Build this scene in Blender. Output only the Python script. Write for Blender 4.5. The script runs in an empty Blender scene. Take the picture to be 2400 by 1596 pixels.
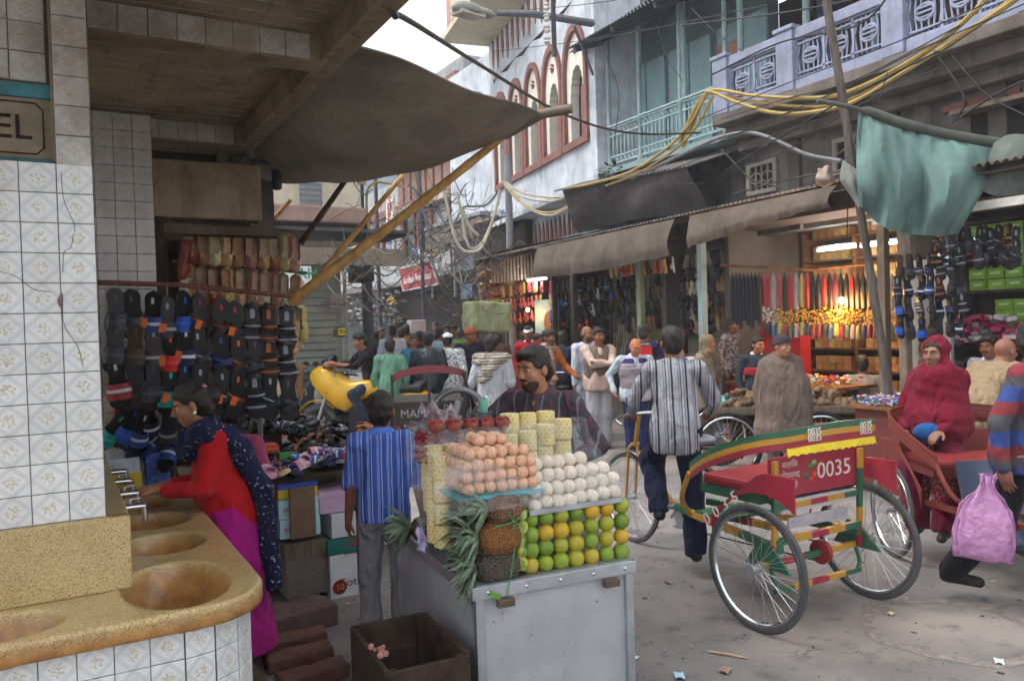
import bpy, math, random
import numpy as np
from mathutils import Vector, Matrix
rnd = random.Random(7); nrs = np.random.RandomState(5)
S = bpy.context.scene; COL = S.collection
# ---------------------------------------------------------------- camera, world, sun
# world axes: +Y runs along the street, +X across it to the right, camera above the origin
FPX, CH, YAW, PIT, ROL = 1850., 1.7, math.radians(30), math.atan(33/1850), math.atan(.03)
F0 = np.array([math.sin(YAW), math.cos(YAW), 0]); R0 = np.array([math.cos(YAW), -math.sin(YAW), 0]); U0 = np.array([0, 0, 1.])
FW = F0*math.cos(PIT) - U0*math.sin(PIT); UP = U0*math.cos(PIT) + F0*math.sin(PIT)
UC = UP*math.cos(ROL) + R0*math.sin(ROL); RC = R0*math.cos(ROL) - UP*math.sin(ROL); CC = np.array([0, 0, CH])
cd = bpy.data.cameras.new('camera'); cam = bpy.data.objects.new('camera', cd); COL.objects.link(cam)
cd.sensor_width = 36; cd.lens = FPX/2400*36; cd.clip_end = 400; cd.clip_start = .05
mw = Matrix.Identity(4)
for i in range(3): mw[i][0] = RC[i]; mw[i][1] = UC[i]; mw[i][2] = -FW[i]; mw[i][3] = CC[i]
cam.matrix_world = mw; S.camera = cam
W = bpy.data.worlds.new('World'); S.world = W; W.use_nodes = True
wn = W.node_tree.nodes; wl = W.node_tree.links
SUN_EL, SUN_AZ = math.radians(58), math.radians(-62)
sky = wn.new('ShaderNodeTexSky'); sky.sky_type = 'NISHITA'; sky.sun_disc = False
sky.sun_elevation = SUN_EL; sky.sun_rotation = SUN_AZ; sky.dust_density = 6; sky.air_density = 1.2; sky.ozone_density = 1
hs = wn.new('ShaderNodeHueSaturation'); hs.inputs['Saturation'].default_value = .28
mxw = wn.new('ShaderNodeMix'); mxw.data_type = 'RGBA'; mxw.inputs[0].default_value = .62; mxw.inputs[7].default_value = (7.8, 7.95, 8.25, 1)
wl.new(sky.outputs[0], hs.inputs['Color']); wl.new(hs.outputs[0], mxw.inputs[6]); wl.new(mxw.outputs[2], wn['Background'].inputs['Color'])
wn['Background'].inputs['Strength'].default_value = .13
sl = bpy.data.lights.new('sun', 'SUN'); sl.energy = 1.2; sl.angle = math.radians(22); sl.color = (1, .96, .9)
so = bpy.data.objects.new('sun', sl); COL.objects.link(so)
sd = Vector((math.sin(SUN_AZ)*math.cos(SUN_EL), math.cos(SUN_AZ)*math.cos(SUN_EL), math.sin(SUN_EL)))
so.rotation_euler = sd.to_track_quat('Z', 'Y').to_euler()
S.view_settings.view_transform = 'Standard'; S.view_settings.look = 'None'; S.view_settings.gamma = 1; S.view_settings.use_curve_mapping = False
S.view_settings.exposure = .92
S.render.engine = 'CYCLES'; S.cycles.use_denoising = True; S.cycles.max_bounces = 5; S.cycles.diffuse_bounces = 3; S.cycles.transparent_max_bounces = 10
S.cycles.glossy_bounces = 2; S.cycles.transmission_bounces = 2; S.cycles.use_adaptive_sampling = True; S.cycles.adaptive_threshold = .06; S.cycles.adaptive_min_samples = 16; S.cycles.sample_clamp_indirect = 6

# ---------------------------------------------------------------- survey helpers: sight lines from the station point met with real planes
def ray(x, y): return FW + RC*(x-1200)/FPX - UC*(y-798)/FPX
def P(x, y, Z): return CC + ray(x, y)*Z
def PZ(x, y, z=0.): d = ray(x, y); return CC + d*((z-CH)/d[2])
def PX(x, y, X): d = ray(x, y); return CC + d*(X/d[0])
def PY(x, y, Y): d = ray(x, y); return CC + d*(Y/d[1])
def V(*a): return np.array(a, float)
def nrm(v): v = np.asarray(v, float); return v/(np.linalg.norm(v)+1e-12)

# ---------------------------------------------------------------- materials
def lin(c):
    if isinstance(c, str): c = [int(c[i:i+2], 16)/255 for i in (0, 2, 4)]
    return tuple(((x/12.92) if x <= .04045 else ((x+.055)/1.055)**2.4) for x in c[:3]) + (1,)
class NT:
    def __init__(s, name):
        s.m = bpy.data.materials.new(name); s.m.use_nodes = True; s.t = s.m.node_tree; s.b = s.t.nodes['Principled BSDF']; s.tc = None
    def n(s, k, **kw):
        a = s.t.nodes.new('ShaderNode'+k)
        for q, v in kw.items(): setattr(a, q, v)
        return a
    def l(s, a, b): s.t.links.new(a, b)
    def put(s, sock, v):
        if hasattr(v, 'is_linked') or hasattr(v, 'links'): s.l(v, sock)
        else: sock.default_value = v
    def co(s, k='Object'):
        if s.tc is None: s.tc = s.n('TexCoord')
        return s.tc.outputs[k]
    def xyz(s, k='Object'):
        a = s.n('SeparateXYZ'); s.l(s.co(k), a.inputs[0]); return a.outputs
    def ma(s, op, a, b=0., c=0.):
        q = s.n('Math', operation=op); s.put(q.inputs[0], a); s.put(q.inputs[1], b); s.put(q.inputs[2], c); return q.outputs[0]
    def noise(s, sc, det=4, rough=.6, vec=None, dist=0.):
        q = s.n('TexNoise'); q.inputs['Scale'].default_value = sc; q.inputs['Detail'].default_value = det; q.inputs['Roughness'].default_value = rough
        q.inputs['Distortion'].default_value = dist; s.l(vec or s.co(), q.inputs['Vector']); return q.outputs[0]
    def scl(s, v, k='Object'):
        q = s.n('Mapping'); q.inputs['Scale'].default_value = v; s.l(s.co(k), q.inputs['Vector']); return q.outputs[0]
    def ramp(s, f, a, b):
        q = s.n('MapRange'); q.inputs[1].default_value = a; q.inputs[2].default_value = b; s.l(f, q.inputs[0]); return q.outputs[0]
    def mix(s, f, a, b):
        q = s.n('Mix', data_type='RGBA'); s.put(q.inputs[0], f); s.put(q.inputs[6], a); s.put(q.inputs[7], b); return q.outputs[2]
    def bump(s, h, st=.3, d=.01):
        q = s.n('Bump'); q.inputs['Strength'].default_value = st; q.inputs['Distance'].default_value = d; s.l(h, q.inputs['Height']); s.l(q.outputs[0], s.b.inputs['Normal'])
    def col(s, v): s.put(s.b.inputs['Base Color'], v)
    def rnd(s): return s.n('ObjectInfo').outputs['Random']
    def vary(s, c, amt=.25, sc=6., det=3, dirt=None, dk=.5, dsc=1.7):
        f = s.ramp(s.noise(sc, min(det, 3)), .28, .72)
        a = tuple(x*(1-amt) for x in c[:3])+(1,); b = tuple(min(1, x*(1+amt)) for x in c[:3])+(1,)
        o = s.mix(f, a, b)
        if dirt is not None: o = s.mix(s.ma('MULTIPLY', s.ramp(s.noise(dsc, 4, .68), .45, .72), dk), o, dirt)
        return o
    def hsv(s, c, amt=.3, hue=0.):
        q = s.n('HueSaturation'); r = s.rnd(); s.l(s.ma('MULTIPLY_ADD', r, 2*amt, 1-amt), q.inputs['Value'])
        if hue: s.l(s.ma('MULTIPLY_ADD', s.ma('FRACT', s.ma('MULTIPLY', r, 7.31)), 2*hue, .5-hue), q.inputs['Hue'])
        s.put(q.inputs['Color'], c); return q.outputs[0]
    def fin(s, rough=.7, metal=0., spec=.4):
        s.b.inputs['Roughness'].default_value = rough; s.b.inputs['Metallic'].default_value = metal; s.b.inputs['Specular IOR Level'].default_value = spec; return s.m
MC = {}
def M(c, rough=.75, metal=0., var=.18, sc=9., bump=.25, bsc=90., bd=.004, dirt=None, dk=.5, dsc=2., ov=0., hue=0., spec=.35):
    key = (c, rough, metal, var, sc, bump, bsc, bd, dirt, dk, dsc, ov, hue, spec)
    if key in MC: return MC[key]
    n = NT('paint_%s' % (c if isinstance(c, str) else len(MC))); o = n.vary(lin(c), var, sc, 5, lin(dirt) if dirt else None, dk, dsc)
    if ov or hue: o = n.hsv(o, ov, hue)
    n.col(o)
    if bump: n.bump(n.noise(bsc, 1), bump, bd)
    MC[key] = n.fin(rough, metal, spec); return MC[key]
def EM(c, st):
    key = ('em', c, st)
    if key not in MC:
        n = NT('glow'); n.b.inputs['Base Color'].default_value = lin(c); n.b.inputs['Emission Color'].default_value = lin(c); n.b.inputs['Emission Strength'].default_value = st; MC[key] = n.fin(.4)
    return MC[key]
def CLOTH(c, var=.14, fold=.9, ov=0., rough=.9, c2=None):
    key = ('cl', c, var, fold, ov, rough, c2)
    if key in MC: return MC[key]
    n = NT('cloth_%s' % c); o = n.vary(lin(c), var, 14, 6, lin(c2) if c2 else None, .8, 30)
    if ov: o = n.hsv(o, ov)
    n.col(o); v = n.scl((1, 1, .45)); h = n.ma('ADD', n.ma('MULTIPLY', n.noise(11, 1, .5, v, .8), 1.0), n.ma('ADD', n.ma('MULTIPLY', n.noise(34, 1, .5, v, 1.2), .22), n.ma('MULTIPLY', n.noise(300, 0), .02)))
    n.bump(h, fold, .05); n.b.inputs['Sheen Weight'].default_value = .04; MC[key] = n.fin(rough, 0, .2); return MC[key]
def STRIPE(bands, period, axis=0, rough=.88, rad=False, warp=.012, fold=.9):
    """woven stripes: bands = [(start fraction, colour)], repeated along a local axis"""
    n = NT('striped_cloth'); x = n.xyz()[axis]
    if rad: q = n.xyz(); x = n.ma('MULTIPLY', n.ma('ARCTAN2', q[0], n.ma('MULTIPLY', q[1], -1.)), .2)
    x = n.ma('ADD', x, n.ma('MULTIPLY', n.ma('SUBTRACT', n.noise(7, 2), .5), warp)); t = n.ma('FRACT', n.ma('DIVIDE', n.ma('ADD', x, 10.), period))
    r = n.n('ValToRGB'); r.color_ramp.interpolation = 'CONSTANT'; e = r.color_ramp.elements
    while len(e) < len(bands): e.new(.5)
    for i, (p, c) in enumerate(bands): e[i].position = p; e[i].color = lin(c)
    n.l(t, r.inputs[0]); f = n.ramp(n.noise(25, 4), .3, .7); n.col(n.mix(n.ma('MULTIPLY', f, .25), r.outputs[0], lin('555555')))
    n.bump(n.noise(11, 2, .5, n.scl((1, 1, .45)), .8), fold, .05); return n.fin(rough, 0, .2)

# ---------------------------------------------------------------- mesh builder
class MB:
    def __init__(s): s.v = []; s.f = []; s.mi = []; s.k = 0
    def mat(s, k): s.k = k; return s
    def add(s, vs, fs):
        o = len(s.v); s.v += [tuple(map(float, p)) for p in vs]; s.f += [tuple(i+o for i in f) for f in fs]; s.mi += [s.k]*len(fs); return s
    def box(s, c, d, R=None, taper=1.):
        c = np.asarray(c, float); h = np.asarray(d, float)/2; vs = []
        for sz in (-1, 1):
            t = taper if sz > 0 else 1.
            for sx, sy in ((-1, -1), (1, -1), (1, 1), (-1, 1)):
                p = np.array([sx*h[0]*t, sy*h[1]*t, sz*h[2]]); vs.append(c+(R@p if R is not None else p))
        return s.add(vs, [(3, 2, 1, 0), (4, 5, 6, 7), (0, 1, 5, 4), (1, 2, 6, 5), (2, 3, 7, 6), (3, 0, 4, 7)])
    def span(s, a, b, w, h, up=(0, 0, 1)):
        """a bar of section w x h from a to b"""
        a = np.asarray(a, float); b = np.asarray(b, float); z = nrm(b-a); x = np.cross(up, z)
        x = nrm(x) if np.linalg.norm(x) > 1e-4 else V(1, 0, 0); y = np.cross(z, x)
        return s.box((a+b)/2, (w, h, np.linalg.norm(b-a)), np.stack([x, y, z], 1))
    def tube(s, pts, r, n=8, cap=True, closed=False, sq=1.):
        pts = [np.asarray(p, float) for p in pts]; m = len(pts); rs = r if hasattr(r, '__len__') else [r]*m; vs = []; fs = []; x = None
        for i, p in enumerate(pts):
            t = nrm(pts[(i+1) % m if closed else min(i+1, m-1)]-pts[i-1 if closed else max(i-1, 0)])
            if x is None: x = np.cross(t, (0, 0, 1)) if abs(t[2]) < .9 else np.cross(t, (1, 0, 0))
            x = nrm(x-t*np.dot(x, t)); y = np.cross(t, x)
            for k in range(n):
                a = 2*math.pi*k/n; vs.append(p+rs[i]*(x*math.cos(a)+y*math.sin(a)*sq))
        for i in range(m if closed else m-1):
            j = (i+1) % m
            for k in range(n): q = (k+1) % n; fs.append((i*n+k, i*n+q, j*n+q, j*n+k))
        if cap and not closed: fs += [tuple(range(n))[::-1], tuple((m-1)*n+k for k in range(n))]
        return s.add(vs, fs)
    def lathe(s, prof, n=16, o=(0, 0, 0), R=None):
        o = np.asarray(o, float); vs = []; fs = []; m = len(prof)
        for r, z in prof:
            for k in range(n):
                p = np.array([r*math.cos(2*math.pi*k/n), r*math.sin(2*math.pi*k/n), z]); vs.append(o+(R@p if R is not None else p))
        for i in range(m-1):
            for k in range(n): q = (k+1) % n; fs.append((i*n+k, i*n+q, (i+1)*n+q, (i+1)*n+k))
        if prof[0][0] > 1e-5: fs.append(tuple(range(n))[::-1])
        if prof[-1][0] > 1e-5: fs.append(tuple((m-1)*n+k for k in range(n)))
        return s.add(vs, fs)
    def ball(s, c, r, n=12, m=8, R=None):
        r = np.asarray(r if hasattr(r, '__len__') else (r, r, r), float); c = np.asarray(c, float); vs = [];fs = []
        for i in range(m+1):
            t = math.pi*i/m
            for k in range(n):
                a = 2*math.pi*k/n; p = r*np.array([math.sin(t)*math.cos(a), math.sin(t)*math.sin(a), -math.cos(t)]); vs.append(c+(R@p if R is not None else p))
        for i in range(m):
            for k in range(n): q = (k+1) % n; fs.append((i*n+k, i*n+q, (i+1)*n+q, (i+1)*n+k))
        return s.add(vs, fs)
    def prism(s, pts, off):
        """flat outline pts (3D, ordered) pushed by vector off"""
        pts = [np.asarray(p, float) for p in pts]; off = np.asarray(off, float); n = len(pts)
        return s.add(pts+[p+off for p in pts], [tuple(range(n))[::-1], tuple(range(n, 2*n))]+[(i, (i+1) % n, n+(i+1) % n, n+i) for i in range(n)])
    def sheet(s, g, th=0.):
        """grid g[i][j] of points; with thickness th along the local normal"""
        a = np.asarray(g, float); m, n = a.shape[:2]; fs = []
        for i in range(m-1):
            for j in range(n-1): fs.append((i*n+j, i*n+j+1, (i+1)*n+j+1, (i+1)*n+j))
        if not th: return s.add(a.reshape(-1, 3), fs)
        nn = np.cross(np.gradient(a, axis=1), np.gradient(a, axis=0)); nn /= (np.linalg.norm(nn, axis=2, keepdims=True)+1e-9)
        b = a+nn*th; k = m*n; fs2 = [tuple(x+k for x in f[::-1]) for f in fs]; ed = []
        for i in range(m-1): ed += [(i*n, (i+1)*n, (i+1)*n+k, i*n+k)[::-1], (i*n+n-1, (i+1)*n+n-1, (i+1)*n+n-1+k, i*n+n-1+k)]
        for j in range(n-1): ed += [(j, j+1, j+1+k, j+k), ((m-1)*n+j, (m-1)*n+j+1, (m-1)*n+j+1+k, (m-1)*n+j+k)[::-1]]
        return s.add(np.concatenate([a.reshape(-1, 3), b.reshape(-1, 3)]), fs+fs2+ed)
    def raw(s, v, f):
        return s.add(v, f)
    def mesh(s, name, smooth=True, ang=40):
        me = bpy.data.meshes.new(name); me.from_pydata(s.v, [], s.f); me.update()
        if any(s.mi): me.polygons.foreach_set('material_index', s.mi)
        if smooth: me.shade_smooth(); me.set_sharp_from_angle(angle=math.radians(ang))
        return me
    def obj(s, name, mats, parent=None, smooth=True, ang=40, bevel=0., rel=False):
        me = s.mesh(name, smooth, ang); return mkobj(name, me, mats, parent, bevel, rel)
def mkobj(name, me, mats, parent=None, bevel=0., rel=False):
    if not isinstance(mats, (list, tuple)): mats = [mats]
    if not me.materials:
        for m in mats: me.materials.append(m)
    o = bpy.data.objects.new(name, me); COL.objects.link(o)
    if parent is not None:
        o.parent = parent
        if not rel: o.matrix_parent_inverse = parent.matrix_basis.inverted()
    if bevel: b = o.modifiers.new('bevel', 'BEVEL'); b.width = bevel; b.segments = 2; b.limit_method = 'ANGLE'
    return o
def T(o, label, cat=None, group=None, kind=None):
    if label: o['label'] = label
    if cat: o['category'] = cat
    if group: o['group'] = group
    if kind: o['kind'] = kind
    return o
def empty(name, loc=(0, 0, 0), rz=0., label=None, cat=None, group=None):
    o = bpy.data.objects.new(name, None); COL.objects.link(o); o.location = loc; o.rotation_euler = (0, 0, rz); o.empty_display_size = .1
    o.matrix_basis = Matrix.Translation(Vector(loc)) @ Matrix.Rotation(rz, 4, 'Z'); return T(o, label, cat, group)
def inst(name, me, loc, rot=(0, 0, 0), parent=None, sc=(1, 1, 1), rel=True):
    o = bpy.data.objects.new(name, me); COL.objects.link(o); o.location = loc; o.rotation_euler = rot; o.scale = sc
    if parent is not None:
        o.parent = parent
        if not rel: o.matrix_parent_inverse = parent.matrix_basis.inverted()
    return o
def copytree(o, parent=None):
    c = o.copy(); COL.objects.link(c); c.parent = parent
    for ch in o.children: copytree(ch, c)
    return c
def struct(o): o['kind'] = 'structure'; return o
def catm(pts, n=8):
    """smooth curve through points"""
    pts = [np.asarray(p, float) for p in pts]; q = [2*pts[0]-pts[1]]+pts+[2*pts[-1]-pts[-2]]; out = []
    for i in range(1, len(q)-2):
        for k in range(n):
            t = k/n; out.append(.5*((2*q[i])+(q[i+1]-q[i-1])*t+(2*q[i-1]-5*q[i]+4*q[i+1]-q[i+2])*t*t+(3*q[i]-q[i-1]-3*q[i+1]+q[i+2])*t**3))
    return out+[pts[-1]]
def sag(a, b, s, n=12):
    a = np.asarray(a, float); b = np.asarray(b, float); return [a+(b-a)*i/n-V(0, 0, 4*s*(i/n)*(1-i/n)) for i in range(n+1)]
FONTS = {}
def text(name, s, size, o, xd, yd, m, parent=None, ext=.002, align='CENTER', sx=1., rel=False, lat=None):
    """raised lettering: origin o, reading along xd, up along yd"""
    cu = bpy.data.curves.new(name, 'FONT'); cu.body = s; cu.size = size; cu.extrude = ext; cu.align_x = align; cu.align_y = 'CENTER'; cu.resolution_u = 3
    t = bpy.data.objects.new('t', cu); COL.objects.link(t); bpy.context.view_layer.update()
    me = bpy.data.meshes.new_from_object(t.evaluated_get(bpy.context.evaluated_depsgraph_get())); bpy.data.objects.remove(t)
    xd = nrm(xd); yd = nrm(np.asarray(yd, float)-xd*np.dot(xd, yd)); zd = np.cross(xd, yd); o = np.asarray(o, float)
    n = len(me.vertices); co = np.empty(n*3); me.vertices.foreach_get('co', co); co = co.reshape(-1, 3)
    co = o+np.outer(co[:, 0]*sx, xd)+np.outer(co[:, 1], yd)+np.outer(co[:, 2], zd); me.vertices.foreach_set('co', co.ravel()); me.update(); me.materials.clear()
    return mkobj(name, me, m, parent, 0, rel)

# ---------------------------------------------------------------- implicit surfaces (smooth unions meshed as one skin)
def axis(lo, hi, h, fine=(), hf=None):
    """grid coordinates with step h, step hf inside the fine intervals"""
    hf = hf or h; x = lo; out = [lo]
    while x < hi:
        st = h
        for a, b in fine:
            if a-h <= x <= b: st = hf
        x += st; out.append(x)
    return np.array(out, np.float32)
class SDF:
    def __init__(s, xs, ys, zs): s.x, s.y, s.z = xs, ys, zs; s.F = np.full((len(xs), len(ys), len(zs)), .3, np.float32)
    def _sub(s, lo, hi, mg):
        r = []
        for a, l, h in zip((s.x, s.y, s.z), lo, hi):
            i = np.searchsorted(a, l-mg); j = np.searchsorted(a, h+mg); r.append(slice(max(0, i-1), min(len(a), j+1)))
        g = (s.x[r[0]][:, None, None], s.y[r[1]][None, :, None], s.z[r[2]][None, None, :])
        return tuple(r), g
    def _mix(s, r, d, k, op):
        A = s.F[r]
        if d.size == 0: return
        if op == 'sub':
            h = np.clip(.5-.5*(A+d)/k, 0, 1); s.F[r] = A*(1-h)-d*h+k*h*(1-h)
        else:
            h = np.clip(.5+.5*(A-d)/k, 0, 1); s.F[r] = A*(1-h)+d*h-k*h*(1-h)
    def cone(s, a, b, ra, rb, k=.02, op='add'):
        a = np.asarray(a, float); b = np.asarray(b, float); R = max(ra, rb); r, (X, Y, Z) = s._sub(np.minimum(a, b)-R, np.maximum(a, b)+R, .05+k)
        ab = b-a; L2 = ab@ab+1e-9; t = np.clip(((X-a[0])*ab[0]+(Y-a[1])*ab[1]+(Z-a[2])*ab[2])/L2, 0, 1)
        d = np.sqrt((X-a[0]-t*ab[0])**2+(Y-a[1]-t*ab[1])**2+(Z-a[2]-t*ab[2])**2)-(ra+(rb-ra)*t); s._mix(r, d, k, op); return s
    def ell(s, c, rad, R=None, k=.02, op='add'):
        c = np.asarray(c, float); rad = np.asarray(rad, float); m = rad.max() if R is not None else rad; r, (X, Y, Z) = s._sub(c-m, c+m, .05+k)
        X = X-c[0]; Y = Y-c[1]; Z = Z-c[2]
        if R is not None: X, Y, Z = [X*R[0][i]+Y*R[1][i]+Z*R[2][i] for i in range(3)]
        k0 = np.sqrt((X/rad[0])**2+(Y/rad[1])**2+(Z/rad[2])**2); k1 = np.sqrt((X/rad[0]**2)**2+(Y/rad[1]**2)**2+(Z/rad[2]**2)**2)+1e-6
        s._mix(r, k0*(k0-1)/k1, k, op); return s
    def box(s, c, half, rd=.01, R=None, k=.01, op='add'):
        c = np.asarray(c, float); half = np.asarray(half, float)-rd; m = np.linalg.norm(half)+rd if R is not None else half+rd; r, (X, Y, Z) = s._sub(c-m, c+m, .05+k)
        X = X-c[0]; Y = Y-c[1]; Z = Z-c[2]
        if R is not None: X, Y, Z = [X*R[0][i]+Y*R[1][i]+Z*R[2][i] for i in range(3)]
        q = [np.abs(a)-h for a, h in zip((X, Y, Z), half)]; d = np.sqrt(sum(np.maximum(a, 0)**2 for a in q))+np.minimum(np.maximum(np.maximum(q[0], q[1]), q[2]), 0)-rd
        s._mix(r, d, k, op); return s
    def cut(s, p, n, k=.006):
        """remove the half space on the side n points to"""
        n = nrm(n); d = (s.x[:, None, None]-p[0])*n[0]+(s.y[None, :, None]-p[1])*n[1]+(s.z[None, None, :]-p[2])*n[2]
        s.F = np.maximum(s.F, d.astype(np.float32)); return s
    def rough(s, amp, fr, seed=0, st=(1, 1, .5)):
        q = np.random.RandomState(seed); X, Y, Z = s.x[:, None, None]*st[0], s.y[None, :, None]*st[1], s.z[None, None, :]*st[2]; a = 0
        for i in range(4):
            w = q.randn(3); w = w/np.linalg.norm(w)*fr*(1+.5*i); p = q.rand()*6; a = a+np.sin(X*w[0]+Y*w[1]+Z*w[2]+p+1.3*np.sin(X*w[1]*.7+Z*w[0]*.7))/(1+.4*i)
        s.F = s.F+(amp*a).astype(np.float32); return s
    def mesh(s, name, smooth=True):
        F = s.F.copy(); F[0] = F[-1] = .1; F[:, 0] = F[:, -1] = .1; F[:, :, 0] = F[:, :, -1] = .1
        sg = F < 0; nx, ny, nz = F.shape; cid = lambda i, j, k: (i*ny+j)*nz+k; ax = (s.x, s.y, s.z); Q = []; PP = []
        for a in range(3):
            A = [slice(None)]*3; B = [slice(None)]*3; A[a] = slice(0, -1); B[a] = slice(1, None); A, B = tuple(A), tuple(B)
            ii = np.argwhere(sg[A] != sg[B])
            if not len(ii): continue
            i, j, k = ii.T; f0 = F[A][i, j, k]; jj = ii.copy(); jj[:, a] += 1; f1 = F[tuple(jj.T)]; t = f0/(f0-f1)
            p = np.stack([ax[0][i], ax[1][j], ax[2][k]], 1).astype(float); p[:, a] += t*(ax[a][jj[:, a]]-ax[a][ii[:, a]])
            b, c = [(1, 2), (2, 0), (0, 1)][a]; cs = []
            for db, dc in ((-1, -1), (0, -1), (0, 0), (-1, 0)):
                m = ii.copy(); m[:, b] += db; m[:, c] += dc; cs.append(cid(*m.T))
            q = np.stack(cs, 1); fl = f0 > 0; q[fl] = q[fl][:, ::-1]; Q.append(q); PP.append(np.repeat(p[:, None], 4, 1) if True else p)
            if fl.any(): pass
        Q = np.concatenate(Q); PP = np.concatenate(PP); u, inv = np.unique(Q.ravel(), return_inverse=True); cnt = np.bincount(inv)
        vs = np.stack([np.bincount(inv, PP.reshape(-1, 3)[:, d])/cnt for d in range(3)], 1); fs = inv.reshape(-1, 4)
        me = bpy.data.meshes.new(name); me.vertices.add(len(vs)); me.vertices.foreach_set('co', vs.astype(np.float32).ravel())
        me.loops.add(fs.size); me.loops.foreach_set('vertex_index', fs.astype(np.int32).ravel()); me.polygons.add(len(fs))
        me.polygons.foreach_set('loop_start', np.arange(0, fs.size, 4, dtype=np.int32)); me.polygons.foreach_set('loop_total', np.full(len(fs), 4, np.int32))
        me.update(calc_edges=True); me.validate()
        if smooth: me.shade_smooth()
        return me
def grid(lo, hi, h): return SDF(*[axis(a, b, h) for a, b in zip(lo, hi)])
def Rx(a): c, s = math.cos(a), math.sin(a); return np.array([[1, 0, 0], [0, c, -s], [0, s, c]])
def Ry(a): c, s = math.cos(a), math.sin(a); return np.array([[c, 0, s], [0, 1, 0], [-s, 0, c]])
def Rz(a): c, s = math.cos(a), math.sin(a); return np.array([[c, -s, 0], [s, c, 0], [0, 0, 1]])
# ---------------------------------------------------------------- special materials
ORD = 'first second third fourth fifth sixth seventh eighth ninth tenth eleventh twelfth thirteenth fourteenth fifteenth sixteenth seventeenth eighteenth nineteenth twentieth twenty-first twenty-second twenty-third twenty-fourth'.split()
def m_tile(stain_shade):
    n = NT('flower_tile'); x, y, z = n.xyz(); h = .05; rq = n.n('VectorMath', operation='ADD'); n.l(n.co(), rq.inputs[0]); n.l(n.ma('MULTIPLY', n.rnd(), 9.), rq.inputs[1]); rv = rq.outputs[0]
    ax = n.ma('DIVIDE', n.ma('ABSOLUTE', x), h); az = n.ma('DIVIDE', n.ma('ABSOLUTE', z), h); d = n.ma('ADD', ax, az)
    band = n.ma('LESS_THAN', n.ma('ABSOLUTE', n.ma('SUBTRACT', d, .98)), .15); l1 = n.ma('LESS_THAN', n.ma('ABSOLUTE', n.ma('SUBTRACT', n.ma('ABSOLUTE', n.ma('SUBTRACT', d, .98)), .14)), .03)
    dots = n.ma('GREATER_THAN', n.ma('SINE', n.ma('MULTIPLY', n.ma('SUBTRACT', x, z), 900.)), .0); dots = n.ma('MULTIPLY', dots, n.ma('LESS_THAN', n.ma('ABSOLUTE', n.ma('SUBTRACT', d, .98)), .055))
    g = n.ma('MAXIMUM', n.ma('MULTIPLY', band, .12), n.ma('MAXIMUM', n.ma('MULTIPLY', l1, .35), n.ma('MULTIPLY', dots, .4)))
    r = n.ma('SQRT', n.ma('ADD', n.ma('POWER', ax, 2.), n.ma('POWER', az, 2.))); ang = n.ma('ARCTAN2', z, x)
    rim = n.ma('ADD', .4, n.ma('MULTIPLY', n.ma('SINE', n.ma('MULTIPLY', ang, 7.)), .09)); fl = n.ma('MULTIPLY', n.ma('LESS_THAN', r, rim), n.ramp(n.noise(150, 2, .55, rv), .47, .56))
    base = n.mix(n.ramp(n.noise(30, 4), .3, .7), lin('cfd1d3'), lin('e0e0de')); c = n.mix(g, base, lin('7d8696')); c = n.mix(n.ma('MULTIPLY', fl, .6), c, lin('a3925c'))
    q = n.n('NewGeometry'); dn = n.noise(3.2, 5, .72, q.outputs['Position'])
    if stain_shade > .3:
        c = n.mix(n.ma('MULTIPLY', n.ramp(dn, .38, .62), stain_shade), c, lin('574a3a'))
        c = n.mix(.25+.3*stain_shade, c, lin('958a76'))
    else: c = n.mix(n.ma('MULTIPLY', n.ramp(dn, .52, .8), .45), c, lin('8d7f66'))
    n.col(n.hsv(c, .08)); n.b.inputs['Coat Weight'].default_value = .25; return n.fin(.32, 0, .5)
TILE, TILE2, TILE_SHADE = m_tile(.1), m_tile(.8), m_tile(.31)  # third copy: the second wall's warm shade put into its colour
def m_granite():
    n = NT('speckled_granite'); a = n.noise(190, 3, .7); b = n.noise(230, 2, .6); w = n.noise(4, 6, .65)
    c = n.mix(n.ramp(a, .38, .62), lin('9c8453'), lin('d2bb88')); c = n.mix(n.ramp(b, .60, .68), c, lin('dcc79a')); c = n.mix(n.ramp(n.noise(170, 2, .6), .60, .66), c, lin('4a3a22'))
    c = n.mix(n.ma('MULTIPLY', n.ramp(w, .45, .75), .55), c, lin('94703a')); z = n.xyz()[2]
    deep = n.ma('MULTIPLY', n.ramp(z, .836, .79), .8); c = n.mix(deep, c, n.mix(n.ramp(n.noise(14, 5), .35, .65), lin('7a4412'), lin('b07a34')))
    c = n.mix(n.ma('MULTIPLY', n.ramp(n.ma('ADD', z, n.ma('MULTIPLY', n.noise(9, 4), .06)), .80, .71), .5), c, lin('5c340f')); n.col(c); n.b.inputs['Coat Weight'].default_value = .5; n.b.inputs['Coat Roughness'].default_value = .22; n.bump(a, .12, .003); return n.fin(.38)  # brown basin stain, with extra depth shading painted in towards the bottoms
GRAN = m_granite()
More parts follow.
